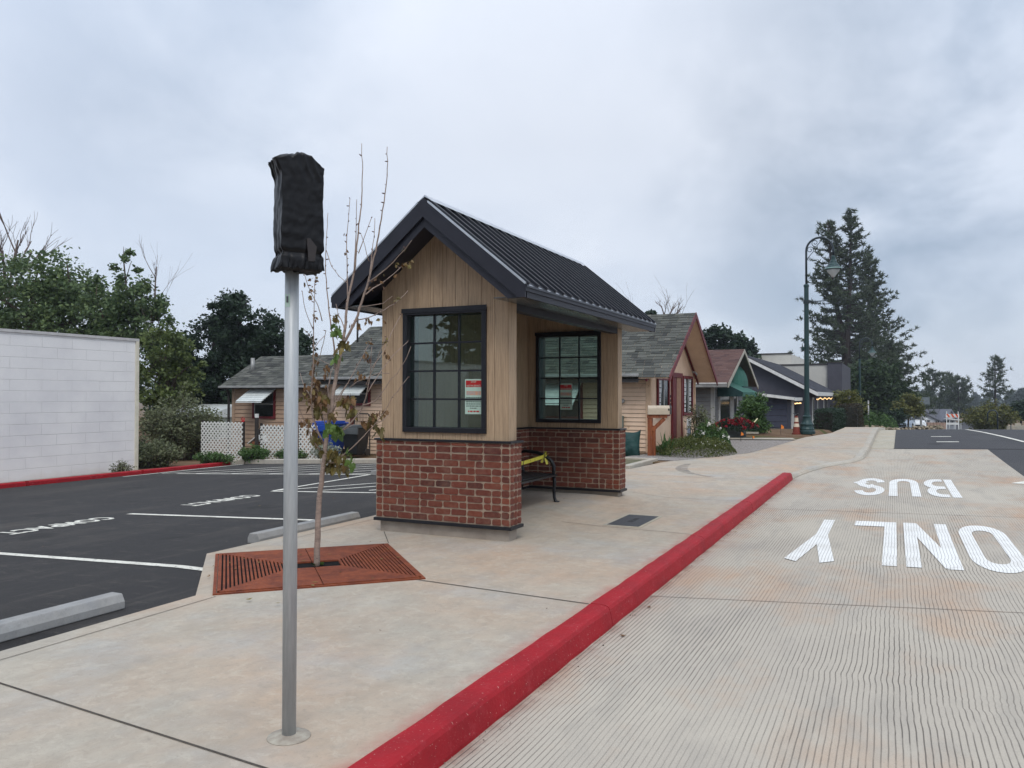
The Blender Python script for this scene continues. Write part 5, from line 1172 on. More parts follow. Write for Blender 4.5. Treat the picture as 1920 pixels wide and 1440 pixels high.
def tree(name, label, cat, base, blobs, ncl, nper, leaf, mat_, trunk_r, group=None, tbark=None, trunk_top=None, spread=.30, asp=.6, limbs=10, seed=0, flat=.75):
    rg = np.random.default_rng(100+seed); base = Vector(base); t = thing(name, label, cat, base, group)
    B = np.array(blobs, float); vol = (B[:,3]*B[:,4]*B[:,5])**.67; pick = rg.choice(len(B), ncl, p=vol/vol.sum())
    d = rg.normal(size=(ncl,3)); d /= np.linalg.norm(d, axis=1, keepdims=True); r = rg.uniform(.35, 1.0, ncl)**.6
    cc = np.array(base)+B[pick,:3]+d*B[pick,3:]*r[:,None]*np.where(rg.random(ncl) < .12, 1.12, 1.)[:,None]
    cr = spread*(B[pick,3:].mean(axis=1))*rg.uniform(.6, 1.3, ncl)
    k = nper; P = np.repeat(cc, k, axis=0)+rg.normal(size=(ncl*k,3))*np.repeat(cr, k)[:,None]*np.array([.62,.62,.62*flat])
    keep = P[:,2] > base.z+.05; P = P[keep]
    V, F = quads(P, leaf*rg.uniform(.6, 1.35, len(P)), asp=asp, rng=rg); np_mesh('crown', V, F, mat_, t)
    mb = MB(); h = trunk_top or float(min(B[:,2]-B[:,5]*.3)); rr = random.Random(seed)
    p = [base+Vector((0,0,-.4)), base+Vector((rr.uniform(-.1,.1), rr.uniform(-.1,.1), h*.5)), base+Vector((rr.uniform(-.15,.15), rr.uniform(-.15,.15), h))]
    mb.tube(p, [trunk_r*1.25, trunk_r, trunk_r*.8], 9)
    for b in B:
        c = base+Vector(b[:3]); m_ = p[2].lerp(c, .5)+Vector((rr.uniform(-.3,.3), rr.uniform(-.3,.3), .1))
        mb.tube([p[2]-Vector((0,0,.15)), m_, c, c+Vector((rr.uniform(-.2,.2)*b[3], rr.uniform(-.2,.2)*b[4], b[5]*.75))], [trunk_r*.6, trunk_r*.42, trunk_r*.28, trunk_r*.06], 6)
        for _ in range(limbs//2):
            q = cc[rr.randrange(ncl)]; q = Vector(q)
            if (q-c).length < max(b[3:])*1.2: mb.tube([m_.lerp(c, rr.random()), c.lerp(q, .5)+Vector((0,0,.1)), q], [trunk_r*.25, trunk_r*.14, trunk_r*.04], 5)
    mb.build('trunk', tbark or bark, t, smooth=True); return t
def ground_z(x, y): return ground(x, y)
def foot(px, py, d):
    p = at(px, py, d); return Vector((p.x, p.y, ground(p.x, p.y)))
def blob(base, px, py, d, rx, ry, rz):
    p = at(px, py, d)-base; return (p.x, p.y, p.z, rx, ry, rz)
# trees behind the white wall
b = foot(60, 800, 33); tree('leafy_tree', 'dark leafy maple at the far left behind the white wall', 'tree', b, [blob(b,60,545,33,2.4,2.2,1.5), blob(b,130,530,33,1.6,1.6,1.1), blob(b,0,560,33,2,2,1.4), blob(b,90,610,33,3,2.4,1.2), blob(b,150,600,33,1.6,2,1.4)], 150, 120, .17, leafA, .22, 'leafy trees behind the white wall', seed=1, spread=.24)
b = foot(235, 850, 31); tree('leafy_tree', 'open topped leafy tree rising above the end of the white wall', 'tree', b, [blob(b,232,490,31,.55,.6,.75), blob(b,250,560,31,1.15,1.1,.9), blob(b,205,600,31,1.2,1.3,1.0), blob(b,285,610,31,1.0,1.1,1.0), blob(b,240,680,31,1.5,1.5,1.4), blob(b,180,560,31,.8,1,.7)], 150, 85, .16, leafA, .09, 'leafy trees behind the white wall', seed=2, spread=.25)
b = foot(318, 860, 29.5); tree('leafy_tree', 'yellowish green leafy tree between the white wall and dark oak', 'tree', b, [blob(b,312,660,29.5,.9,1,1.0), blob(b,330,720,29.5,1.1,1.1,.9), blob(b,290,720,29.5,.8,1,1.1), blob(b,350,690,29.5,.5,.7,.7)], 80, 75, .145, leafC2, .12, 'leafy trees behind the white wall', seed=3, spread=.26)
b = foot(445, 820, 40); tree('oak_tree', 'big dense dark green oak behind the tan wing of the house', 'tree', b, [blob(b,450,600,40,1.5,1.6,1.2), blob(b,400,660,40,1.9,1.9,1.5), blob(b,510,650,40,1.8,1.8,1.4), blob(b,360,720,40,1.5,1.6,1.4), blob(b,450,710,40,2.4,2,1.6), blob(b,545,690,40,1.0,1.2,1.0), blob(b,330,780,40,1.2,1.4,1.4), blob(b,400,790,40,2.0,1.6,1.3)], 430, 150, .19, leafB, .35, None, darkbark, seed=4, spread=.22)
b = foot(1362, 745, 62); tree('oak_tree', 'dark oak with rounded crown behind the brown shop roof', 'tree', b, [blob(b,1345,632,62,1.1,1.2,.9), blob(b,1380,650,62,1.3,1.2,.8), blob(b,1335,660,62,1.3,1.3,1.0), blob(b,1400,668,62,.7,.8,.7), blob(b,1365,680,62,2.2,1.6,1.1)], 150, 55, .36, leafB, .3, None, darkbark, seed=5)
b = foot(1232, 740, 52); tree('leafy_tree', 'small dark treetop peeking over the peach house roof', 'tree', b, [blob(b,1224,597,52,.55,.6,.35)], 30, 40, .28, leafB, .16, None, darkbark, seed=6)
# bare trees
twig_m = simple('pale_twig_bark', rgb(118,104,98), rgb(92,80,76), 8, .9)
def bare(label, base, pts_list, r0, cat='tree'):
    t = thing('bare_tree', label, cat, base, None); mb = MB(); rr = random.Random(len(pts_list))
    def grow(p, d, L, r, k):
        q = p+d*L*.5+Vector((rr.uniform(-1,1), rr.uniform(-1,1), rr.uniform(-.5,1)))*L*.06; e = p+d*L; mb.tube([p, q, e], [r, r*.8, r*.55], 5)
        if k:
            for _ in range(rr.choice((2, 3, 3))): grow(p.lerp(e, rr.uniform(.4, 1)), (d+Vector((rr.uniform(-.7,.7), rr.uniform(-.7,.7), rr.uniform(-.15,.6)))).normalized(), L*rr.uniform(.45,.75), r*.5, k-1)
    for a, b_ in pts_list: grow(Vector(a), (Vector(b_)-Vector(a)).normalized(), (Vector(b_)-Vector(a)).length, r0, 3)
    mb.build('branches', twig_m, t); return t
b = foot(20, 700, 36); bare('leafless tree with pinkish twigs at the far left edge', b, [(b, at(18,545,36)), (at(18,560,36), at(60,470,36)), (at(14,560,36), at(5,470,36)), (at(16,560,36), at(34,450,36))], .07)
b = foot(292, 800, 31.5); bare('single bare whip branch above the leafy tree', b, [(b, at(290,560,31.5)), (at(290,565,31.5), at(294,500,31.5))], .035)
b = foot(1250, 760, 55); bare('bare brown twigs sticking up over the peach house ridge', b, [(b, at(1250,600,55)), (at(1250,602,55), at(1262,574,55)), (at(1250,602,55), at(1240,573,55)), (at(1250,603,55), at(1275,584,55))], .06)
# olive shrub by the lattice: arching stems with small leaves
def shrub(name, label, cat, base, stems, lean, h, leaf, nl, mat_, seed=0, stem_r=.012, droop=.25, group=None, asp=.5, fill=1.0):
    rg = np.random.default_rng(seed+500); base = Vector(base); t = thing(name, label, cat, base, group); mb = MB(); C = []
    for s in range(stems):
        a = rg.uniform(0, 6.283); q = rg.random()**.5; o = np.array([math.cos(a)*lean[0]*q*.35, math.sin(a)*lean[1]*q*.35, -.1]); hh = h*rg.uniform(.55, 1.0)*(1-.35*q)
        e = np.array([math.cos(a)*lean[0]*q, math.sin(a)*lean[1]*q, hh]); P = []
        for i in range(6):
            u = i/5; p = o+(e-o)*u; p[2] = -.1+hh*(math.sin(u*1.57)**.8)-droop*q*u**3*hh+.1*u; P.append(p)
        mb.tube([base+Vector(p) for p in P], [stem_r*(1-.8*i/5) for i in range(6)], 4)
        for _ in range(nl):
            u = rg.uniform(.25 if fill < 1 else .1, 1)*4.999; i = int(u); p = P[i]+(P[i+1]-P[i])*(u-i); C.append(np.array(base)+p+rg.normal(size=3)*np.array([.07,.07,.05])*h**.5)
    C = np.array(C); C = C[C[:,2] > base.z+.02]; V, F = quads(C, leaf*rg.uniform(.6,1.4,len(C)), asp=asp, rng=rg); np_mesh('leaves', V, F, mat_, t); mb.build('stems', bark, t); return t
b = foot(338, 866, 27.2); shrub('shrub', 'big feathery olive green shrub right of the white wall', 'shrub', b, 190, (1.9,1.0), 2.75, .095, 64, leafD, 1)
b = foot(285, 872, 23.2); shrub('shrub', 'low grey green shrub at the foot of the white wall end', 'shrub', b, 90, (1.1,.8), 1.05, .08, 60, leafD, 2)
b = foot(400, 868, 23.6); shrub('shrub', 'low dark green weeds in front of the left lattice panel', 'shrub', b, 60, (.8,.4), .5, .07, 40, leafE, 3)
b = foot(478, 862, 24.1); shrub('shrub', 'ivy filling the gap between the lattice panels', 'shrub', b, 60, (.55,.3), .62, .08, 50, leafE, 4)
b = foot(610, 855, 23.8); shrub('shrub', 'pale grey leaved creeper on the lattice by the bin', 'shrub', b, 60, (.5,.25), .75, .06, 60, leafmat('silver_leaves', [rgb(150,156,140), rgb(178,184,168), rgb(120,130,108), rgb(160,168,150), rgb(96,110,84)]), 5)
b = foot(545, 858, 24.0); shrub('shrub', 'low green vine at the foot of the middle lattice', 'shrub', b, 50, (.6,.3), .5, .07, 45, leafE, 6)
b = foot(225, 885, 21.0); shrub('weed', 'dry weed clump at the base of the white wall', 'weed', b, 30, (.5,.3), .4, .05, 20, leafD, 7)
# garden in front of the peach house
b = foot(1248, 838, 20.6); t = thing('strappy_plant', 'spiky strap leaved plant beside the mailbox post', 'plant', b)
def straps(t, b, n, L, w, mat_, seed):
    rr = random.Random(seed); V = []; F = []
    for k in range(n):
        a = rr.uniform(0, 6.28); l = L*rr.uniform(.6,1.1); cv = rr.uniform(.2,1.0); o = Vector((rr.uniform(-.12,.12), rr.uniform(-.12,.12), 0)); s = Vector((-math.sin(a), math.cos(a), 0)); st = len(V)
        for i in range(6):
            u = i/5; p = Vector(b)+o+Vector((math.cos(a), math.sin(a), 0))*l*.55*cv*u+Vector((0,0,l*(u-.55*cv*u*u))); ww = w*(1-u**2)*.5+.001; V += [p-s*ww, p+s*ww]
        F += [(st+2*i, st+2*i+1, st+2*i+3, st+2*i+2) for i in range(5)]
    np_mesh('leaves', V, F, mat_, t)
straps(t, b, 46, .75, .05, leafE, 3)
b = foot(1292, 818, 22.3); t = thing('strappy_plant', 'dark spiky plant beneath the window right of the door', 'plant', b); straps(t, b, 26, .7, .05, leafB, 5)
def mound(name, label, cat, b, rx, ry, h, n, leaf, mat_, flowers=None, seed=0, extra=None):
    rg = np.random.default_rng(seed+900); t = thing(name, label, cat, b); a = rg.uniform(0, 6.283, n); q = rg.random(n)**.5; z = h*(1-q**2)**.6*rg.uniform(.55, 1.05, n)*(1+.18*np.sin(3*a+seed)+.15*np.sin(9*q+5*a))
    C = np.array(b)+np.stack([np.cos(a)*q*rx, np.sin(a)*q*ry, z], 1); V, F = quads(C, leaf*rg.uniform(.6,1.4,n), asp=.5, rng=rg); np_mesh('leaves', V, F, mat_, t)
    if flowers:
        fm, nf, fs, top_ = flowers; a = rg.uniform(0,6.283,nf); q = rg.random(nf)**.5; z = h*(1-q**2)**.6*rg.uniform(.85,1.12,nf)+top_
        cen = np.array(b)+np.stack([np.cos(a)*q*rx, np.sin(a)*q*ry, z], 1); C = np.repeat(cen, 9, 0)+rg.normal(size=(nf*9,3))*fs*.33
        V, F = quads(C, fs*rg.uniform(.6,1.1,len(C)), asp=.9, rng=rg); tag(np_mesh('flowers', V, F, fm, t), kind='stuff')
    return t
white_pet = simple('white_petals', rgb(226,224,216), rgb(210,208,200), 9, .7, bump=0); red_pet = island_mat('red_petals', [rgb(130,24,36), rgb(152,32,44), rgb(104,20,30), rgb(140,28,40)], .7, bump=0)
leafG = leafmat('ground_cover_leaves', [rgb(68,78,40), rgb(90,96,48), rgb(76,84,42), rgb(104,106,56), rgb(56,66,38)])
b = foot(1300, 838, 21.3); mound('flower_bed', 'low spreading green ground cover dotted with small white flowers', 'plant', b, 1.1, 1.6, .40, 9000, .05, leafG, (white_pet, 22, .022, -.01), 1)
b = foot(1330, 812, 23.4); mound('rose_bush', 'white rose bush between the ground cover and red flowers', 'shrub', b, .6, .8, .62, 3600, .07, leafE, (white_pet, 16, .075, .02), 2)
b = foot(1312, 806, 24); shrub('shrub', 'tall thin leaved bush by the grey shop corner', 'shrub', b, 34, (.42,.42), 1.5, .10, 36, leafD, 8, asp=.3)
b = foot(1378, 808, 26.6); mound('red_flowers', 'bright red flowers massed over the dark planter box', 'flowers', Vector((b.x, b.y, b.z+.26)), .78, .75, .36, 3600, .07, leafB, (red_pet, 120, .075, .02), 3)
b = foot(1412, 812, 29.2); tree('bush', 'tall round flowering bush before the dark blue shed', 'shrub', b, [blob(b,1414,765,29.2,.42,.45,.42), blob(b,1398,775,29.2,.3,.35,.4), blob(b,1425,760,29.2,.25,.3,.4), blob(b,1415,800,29.2,.42,.45,.35), blob(b,1432,800,29.2,.3,.3,.25)], 130, 60, .085, leafE, .04, None, seed=9, spread=.33)
# bark mulch and hedges
hb = foot(1575, 805, 36); 
def hedge(label, p0, p1, w, h, n, mat_, seed):
    rg = np.random.default_rng(seed+40); p0 = Vector(p0); p1 = Vector(p1); d = p1-p0; s = Vector((-d.y, d.x, 0)).normalized(); t = thing('hedge', label, 'hedge', p0.lerp(p1, .5), 'clipped hedges beside the charcoal hall')
    u = rg.random(n); f = rg.choice(5, n, p=[.28,.28,.28,.08,.08]); a = rg.uniform(-1,1,n); z = rg.random(n)
    side = np.where(f == 0, -1., np.where(f == 1, 1., a)); z = np.where(f == 2, 1., z); u = np.where(f == 3, 0., np.where(f == 4, 1., u)); sh = 1-.12*z**3
    C = np.array(p0)+u[:,None]*np.array(d)+(side*sh*w/2)[:,None]*np.array(s)+np.stack([0*z,0*z,z*h],1)+rg.normal(size=(n,3))*.045
    V, F = quads(C, .09*rg.uniform(.6,1.3,n), rng=rg); np_mesh('leaves', V, F, mat_, t)
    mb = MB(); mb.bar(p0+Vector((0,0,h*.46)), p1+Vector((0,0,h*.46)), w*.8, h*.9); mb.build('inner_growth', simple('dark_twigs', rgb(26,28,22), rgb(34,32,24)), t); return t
h0 = at(1556,806,36.5); h1 = at(1578,806,39.5); zz = planting(h0.x,h0.y); hedge('dark clipped hedge nearer the charcoal hall wall', (h0.x-.25,h0.y,-.05), (h1.x-.25,h1.y,-.05), .85, .95, 6000, leafB, 1)
h0 = at(1592,806,42.5); h1 = at(1600,806,47); hedge('rust tipped clipped hedge behind the dark one', (h0.x,h0.y,-.25), (h1.x,h1.y,-.3), 1.0, 1.35, 7000, leafF, 2)
# ------------------------------------------------------------------ pines
needle = leafmat('pine_needles', [rgb(58,72,54), rgb(74,86,62), rgb(66,78,58), rgb(88,98,72), rgb(50,62,48)], .15)
needle_hazed = leafmat('hazed_pine_needles', [rgb(74,86,84), rgb(84,96,92), rgb(78,90,88), rgb(92,104,100), rgb(70,82,80)], .15)  # distance haze put into the needle colour, paler and bluer
def pine(name, label, base, H, R_, trunks, mat_, seed, start=.12, tuft=.45, nb=150, density=1., group=None, prof=None, spikes=9):
    rg = np.random.default_rng(seed+70); base = Vector(base); t = thing(name, label, 'pine', base, group); mb = MB(); C = []; D = []
    for (ox, oy, hf, fork) in trunks:
        top_ = Vector((ox, oy, H*hf)); P = [Vector((0,0,-1)), Vector((ox*.1, oy*.1, H*fork)), Vector((ox*.7, oy*.7, H*(fork+(hf-fork)*.45))), top_]
        r = H*.014; mb.tube([base+p for p in P], [r*1.3, r, r*.6, r*.12], 8)
        def trunk(z):
            for a, b in zip(P, P[1:]):
                if a.z <= z <= b.z: return a.lerp(b, (z-a.z)/(b.z-a.z))
            return P[-1]
        for k in range(nb):
            q = (k+rg.random())/nb; z = H*hf*(start+(1-start)*q**.92)
            L = R_*(prof(z/H) if prof else (1-z/H)**.75)*rg.uniform(.5, 1.12)+.25
            a = rg.uniform(0, 6.283); p = trunk(z); dr = np.array([math.cos(a), math.sin(a), rg.uniform(-.12,.22)+.35*q]); n_ = 5; pts = []
            for i in range(n_): u = i/(n_-1); pts.append(np.array(p)+dr*L*u+np.array([0,0,-.10*L*math.sin(u*2.2)+.12*L*u*u])+rg.normal(size=3)*.05*L*u)
            mb.tube([base+Vector(x) for x in pts], [H*.0028*(1-.8*i/(n_-1)) for i in range(n_)], 4, cap=False)
            m = int((3+L*3.2)*density)
            for _ in range(m):
                u = min(.999, rg.uniform(.25, 1.05)); i = min(n_-2, int(u*(n_-1))); x = pts[i]+(pts[i+1]-pts[i])*(u*(n_-1)-i); x = x+rg.normal(size=3)*np.array([.22,.22,.08])*(.35+.16*L)*.7; C.append(x); D.append(dr)
    C = np.array(C); D = np.array(D); n = len(C); sp = spikes
    d = rg.normal(size=(n,sp,3))*.8+D[:,None,:]*.5+np.array([0,0,.25]); d /= np.linalg.norm(d, axis=2, keepdims=True); s = rg.normal(size=(n,sp,3)); s = np.cross(d, s); s /= np.linalg.norm(s, axis=2, keepdims=True)
    L = tuft*rg.uniform(.6,1.2,(n,sp,1)); c = C[:,None,:]+np.array(base); V = np.stack([c-s*L*.14, c+s*L*.14, c+d*L], 2).reshape(-1,3); F = np.arange(len(V)).reshape(-1,3)
    np_mesh('crown', V, F, mat_, t); mb.build('trunk', darkbark, t, smooth=True); return t
def pbase(px, d): 
    p = at(px, 743, d); return Vector((p.x, p.y, ground(p.x, p.y)))
b = pbase(1588, 100); Ht = 1.55+(743-396)*100/1505-b.z
pr1 = lambda q: (max(0, 1-q))**.55*(.62+.72*(1-q)) if q > .30 else 1.02
pine('pine_tree', 'tallest twin stemmed pine behind the street lamps', b, Ht, 6.6, [(.6,0,1.0,.42), (-2.2,.4,.965,.40)], needle, 1, .22, .52, 165, .88, 'big pines beyond the street', pr1)
b = pbase(1630, 108); Ht = 1.55+(743-478)*108/1505-b.z
pine('pine_tree', 'dense single stemmed pine right of the tallest pine', b, Ht, 9.0, [(0,0,1.0,.5)], needle, 2, .14, .52, 270, .95, 'big pines beyond the street', lambda q: (1-q)**.85)
b = pbase(1668, 104); Ht = 1.55+(743-640)*104/1505-b.z
pine('pine_tree', 'lower broad pine skirting the right of the big pair', b, Ht, 5.0, [(0,0,1.0,.5)], needle, 3, .12, .5, 140, .85, 'big pines beyond the street', lambda q: (1-q)**.6)
for px, top_, d, rr_, sd, lb in ((1748,696,170,3.9,11,'round headed dark pine left of the distant white house'), (1780,700,178,3.4,12,'pale topped pine directly behind the distant white house'), (1797,708,172,3.6,13,'thin peaked pine right behind the distant white house roof'), (1722,740,165,4,14,'low dark pine left of the distant white house')):
    b = pbase(px, d); Ht = 1.55+(743-top_)*d/1505-b.z; pine('pine_tree', lb, b, Ht, rr_, [(0,0,1,.5)], needle, sd, .15, .85, 75, .7, 'distant pines', lambda q: .35+.65*(1-q)**.55 if q < .93 else .4*(1-q)/.07, 7)
b = pbase(1866, 150); Ht = 1.55+(743-668)*150/1505-b.z; pine('pine_tree', 'lone tall open pine standing against the sky at right', b, Ht, 4.0, [(0,0,1,.5)], needle, 21, .44, .62, 85, .55, 'distant pines', lambda q: (1-q)**.6*1.15, 8)
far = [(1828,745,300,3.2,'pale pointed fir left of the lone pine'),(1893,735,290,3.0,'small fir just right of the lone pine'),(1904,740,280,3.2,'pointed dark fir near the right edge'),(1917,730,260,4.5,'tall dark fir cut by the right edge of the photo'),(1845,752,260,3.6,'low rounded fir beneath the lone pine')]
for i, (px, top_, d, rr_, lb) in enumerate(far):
    b = pbase(px, d); Ht = 1.55+(743-top_)*d/1505-b.z; pine('fir_tree', lb, b, Ht, rr_, [(0,0,1,.5)], needle_hazed, 30+i, .05, 1.2, 70, 1.0, 'distant firs', lambda q: (1-q)**.8, 6)
# far-off wood closing the view
rg = np.random.default_rng(5); Cs = []
for k in range(150):
    a = rg.uniform(1660, 2300) if k < 110 else rg.uniform(-1500, 1750); d = rg.uniform(300, 420); p = at(a, 743, d); g = ground(p.x, p.y); hh = rg.uniform(4.5, 9.5); m = 150
    q = rg.random(m)**.7; th = rg.uniform(0,6.283,m); r = (1-q)**.7*rg.uniform(2,3.6)*rg.random(m)**.4; Cs.append(np.stack([p.x+np.cos(th)*r*1.3, p.y+np.sin(th)*r, g+q*hh], 1))
C = np.concatenate(Cs); V, F = quads(C, 1.5*rg.uniform(.6,1.4,len(C)), asp=.8, rng=rg); o = np_mesh('distant_wood', V, F, needle_hazed); tag(o, 'far off dark wood along the horizon', kind='stuff')
# green trees and bushes below the pines
b = foot(1625, 800, 80); tree('broadleaf_tree', 'wide dark green broadleaf tree under the big pines', 'tree', b, [blob(b,1600,735,80,2.2,2,1.9), blob(b,1635,710,80,2.4,2.2,1.8), blob(b,1660,745,80,2.3,2.2,2.0), blob(b,1640,770,80,3.5,2.4,1.6), blob(b,1690,760,80,1.8,2,1.6)], 260, 60, .40, leafmat('mid_green_leaves', [rgb(40,58,34), rgb(54,72,40), rgb(46,64,38), rgb(66,84,46), rgb(34,50,32)]), .3, None, darkbark, seed=11)
b = foot(1703, 806, 66); tree('young_tree', 'olive leaved young tree before the parked cars', 'tree', b, [blob(b,1703,760,66,1.0,1,.9), blob(b,1690,772,66,.8,.8,.6), blob(b,1716,768,66,.7,.7,.7)], 90, 50, .20, leafC, .07, 'young street trees', seed=12)
b = foot(1676, 806, 64); tree('young_tree', 'lower dark young tree left of the olive street tree', 'tree', b, [blob(b,1674,783,64,.9,.9,.6), blob(b,1664,790,64,.6,.7,.5)], 70, 45, .19, leafB, .06, 'young street trees', seed=13)
b = foot(1590, 800, 52); tree('young_tree', 'olive brown young tree behind the nearer hedge', 'tree', b, [blob(b,1590,745,52,.8,.8,.6), blob(b,1580,765,52,.6,.7,.6), blob(b,1598,768,52,.7,.7,.6)], 80, 45, .17, leafC, .06, 'young street trees', seed=14)
b = foot(1640, 803, 58); mound('bush', 'low bright green bush behind the rubble by the far lamp', 'shrub', b+Vector((0,0,.2)), 1.6, 1.2, 1.2, 4000, .16, leafE, None, 14)
b = foot(1855, 806, 72); shrub('shrub', 'large yellow green scrub beneath the lone pine', 'shrub', b, 120, (2.6,2.0), 3.6, .20, 70, leafC, 15)
b = foot(1915, 790, 80); tree('round_tree', 'small dark rounded tree at the right edge', 'tree', b, [blob(b,1918,770,80,1.0,1,.9)], 60, 60, .3, leafB, .1, None, darkbark, seed=16)
# rubble heap beyond the crest
rock = island_mat('rubble_stone', [rgb(150,138,118), rgb(120,110,94), rgb(170,158,136), rgb(104,98,84), rgb(138,120,96)], .95, None, .6, 20, .02)
mb = MB(); rr = random.Random(9)
for k in range(300):
    u = rr.random(); x = 1.6+u*4.6; y = 44+rr.gauss(0, .7); z = road(x, y)+.02; hh = .24*math.exp(-((y-44)/1.1)**2)*(.6+.4*math.sin(u*9)); p = Vector((x, y, z+hh*rr.random())); s = rr.uniform(.05, .16)
    V = [p+Vector((rr.uniform(-1,1), rr.uniform(-1,1), rr.uniform(-.7,.7)))*s for _ in range(8)]
    bm = bmesh.new(); [bm.verts.new(v) for v in V]; bmesh.ops.convex_hull(bm, input=bm.verts); bm.verts.index_update(); lv = [v for v in bm.verts]; ix = {v: i for i, v in enumerate(lv)}; mb.add([v.co for v in lv], [[ix[v] for v in f.verts] for f in bm.faces]); bm.free()
o = mb.build('rubble', rock); tag(o, 'heap of broken stone beyond the crest of the road', kind='stuff')
# barricade, far posts
bar = thing('barricade', 'white framed road barricade with orange and white striped board', 'barricade', (0,0,0)); p = at(1786,806,46); bz = road(p.x, p.y)+.02; bar.location = (p.x, p.y, bz)
orange = simple('orange_sheeting', rgb(222,92,48), rgb(206,84,44), 4, .5)
for sx in (-.5, .5):
    mb = MB(); mb.bar((p.x+sx,p.y-.25,bz),(p.x+sx*.93,p.y,bz+1.65),.08,.06); mb.bar((p.x+sx,p.y+.3,bz),(p.x+sx*.93,p.y+.05,bz+1.5),.07,.05); mb.build('leg', whitepaint_m, bar)
mb = MB(); mb.box(p.x-.55,p.x+.55,p.y-.10,p.y-.06,bz+1.1,bz+1.42); brd = mb.build('striped_board', whitepaint_m, bar)
mb = MB()
for k in range(3): x = p.x-.52+k*.36; mb.prism([(x+.18,p.y-.102,bz+1.1),(x+.34,p.y-.102,bz+1.1),(x+.16,p.y-.102,bz+1.42),(x,p.y-.102,bz+1.42)], (0,-.003,0))
mb.build('stripe', orange, brd); bar.scale = (.62,.62,.62)
mb = MB(); mb.box(p.x-.52,p.x+.52,p.y-.2,p.y-.16,bz+.42,bz+.62); mb.build('lower_board', whitepaint_m, bar)
def pole_thing(name, label, cat, px, d, ytop, r, m_, hook=False):
    p = at(px, 743, d); g = ground(p.x, p.y) if not (2 < p.x < 22) else road(p.x, p.y); zt = 1.55+(743-ytop)*d/1505; t = thing(name, label, cat, (p.x,p.y,g)); mb = MB()
    P = [(p.x,p.y,g-.2),(p.x,p.y,zt)]
    if hook: P += [(p.x-r*6*(1-math.cos(a)), p.y, zt+r*6*math.sin(a)) for a in (.5,1,1.57,2.2,2.8,3.14)]+[(p.x-r*12,p.y,zt-.5)]
    mb.tube(P, r, 8); mb.build('post', m_, t, smooth=True); return t
pole_thing('metal_post', 'slim grey metal post right of the far lamp', 'post', 1628, 58, 750, .055, gutter_m)
pole_thing('street_lamp', 'distant dark hooked lamp post right of the barricade', 'street lamp', 1870, 62, 776, .055, darkpole, True)
pole_thing('metal_post', 'thin pale post above the grey retaining wall', 'post', 1895, 75, 775, .05, gutter_m)
t = thing('utility_pole', 'grey pole with a small sign left of the distant white house', 'pole', (0,0,0)); p = at(1727,800,72); g = road(p.x,p.y); t.location = (p.x,p.y,g); mb = MB(); mb.tube([(p.x,p.y,g-.3),(p.x,p.y,1.55+(743-752)*72/1505)], .09, 8); mb.build('post', gutter_m, t); mb = MB(); zt = 1.55-8*72/1505; mb.box(p.x-.4,p.x+.7,p.y-.14,p.y-.1,zt-.3,zt+.35); mb.build('sign_board', simple('grey_sign_back', rgb(112,120,124), rgb(100,108,112)), t)
rw = thing('retaining_wall', 'short pale concrete retaining wall at the right beyond the crest', 'wall', (0,0,0)); p = at(1893,806,78); g = ground(p.x,p.y); rw.location = (p.x,p.y,g); mb = MB(); mb.box(p.x-2.2,p.x+1.6,p.y,p.y+1,g-1,1.55-54*78/1505); mb.box(p.x+.5,p.x+1.0,p.y+.2,p.y+.8,1.55-54*78/1505,1.55-50*78/1505); mb.build('wall', concrete_far, rw)
# distant houses
wh = simple('white_siding_far', rgb(206,206,206), rgb(196,196,198), 2, .8); gr = simple('grey_roof_far', rgb(120,122,130), rgb(110,112,120), 2, .9)
def farhouse(label, parts, loc):
    t = thing('house', label, 'house', loc)
    for nm, m_, mb in parts: mb.build(nm, m_, t)
    return t
d = 130; A = lambda px, py, dd=130: at(px, py, dd); k = d/1505
o = A(1755, 800); gz0 = ground(o.x, o.y); ux = Vector((rt.x, rt.y, 0)).normalized(); uy = Vector((-ux.y, ux.x, 0))
H = lambda px, py, dep=0.: Vector((0,0,0))+A(px, py)+uy*dep
wl = MB(); wl.prism([H(1718,775), H(1727,773), H(1764,790.5), H(1764,812), H(1718,812)], uy*2.9)
wl.prism([H(1735,775,3), H(1745,769.5,3), H(1768,783.5,3), H(1768,812,3), H(1735,812,3)], uy*6)
wl.prism([H(1768,786,-.5), H(1778,770,-.5), H(1789,786,-.5), H(1789,812,-.5), H(1768,812,-.5)], uy*3)
rf = MB(); rf.prism([H(1713,775,-.4), H(1727,771,-.4), H(1765.5,789,-.4), H(1765,791,-.4), H(1727,773.4,-.4), H(1713,777,-.4)], uy*3.3)
rf.prism([H(1733,775.5,2.6), H(1745,768,2.6), H(1769,782.5,2.6), H(1769,784.8,2.6), H(1745,770.5,2.6), H(1733,778,2.6)], uy*6)
rf.prism([H(1746,768,2.4), H(1777.5,767.6,2.4), H(1767,785,2.4)], uy*.15)
rf.prism([H(1765.5,788,-1), H(1778,767.2,-1), H(1792,787,-1), H(1790.5,789,-1), H(1778,770,-1), H(1767,789,-1)], uy*3.4)
wn = MB()
for x0, x1, y0, y1 in ((1728,1732,788,791),(1734,1736,788,791),(1738,1743,788,790.5),(1754,1756,789,793),(1758,1760,789,793)): wn.prism([H(x0,y0,-.05), H(x1,y0,-.05), H(x1,y1,-.05), H(x0,y1,-.05)], -uy*.04)
for x0, x1, y0, y1 in ((1768,1771,788,795),(1773,1776,788,795),(1781,1784,790,797),(1774,1779,776,781)): wn.prism([H(x0,y0,-.55), H(x1,y0,-.55), H(x1,y1,-.55), H(x0,y1,-.55)], -uy*.04)
pr = MB(); pr.prism([H(1766,784,-2.2), H(1788,786,-2.2), H(1788,788,-2.2), H(1766,786,-2.2)], uy*1.6)
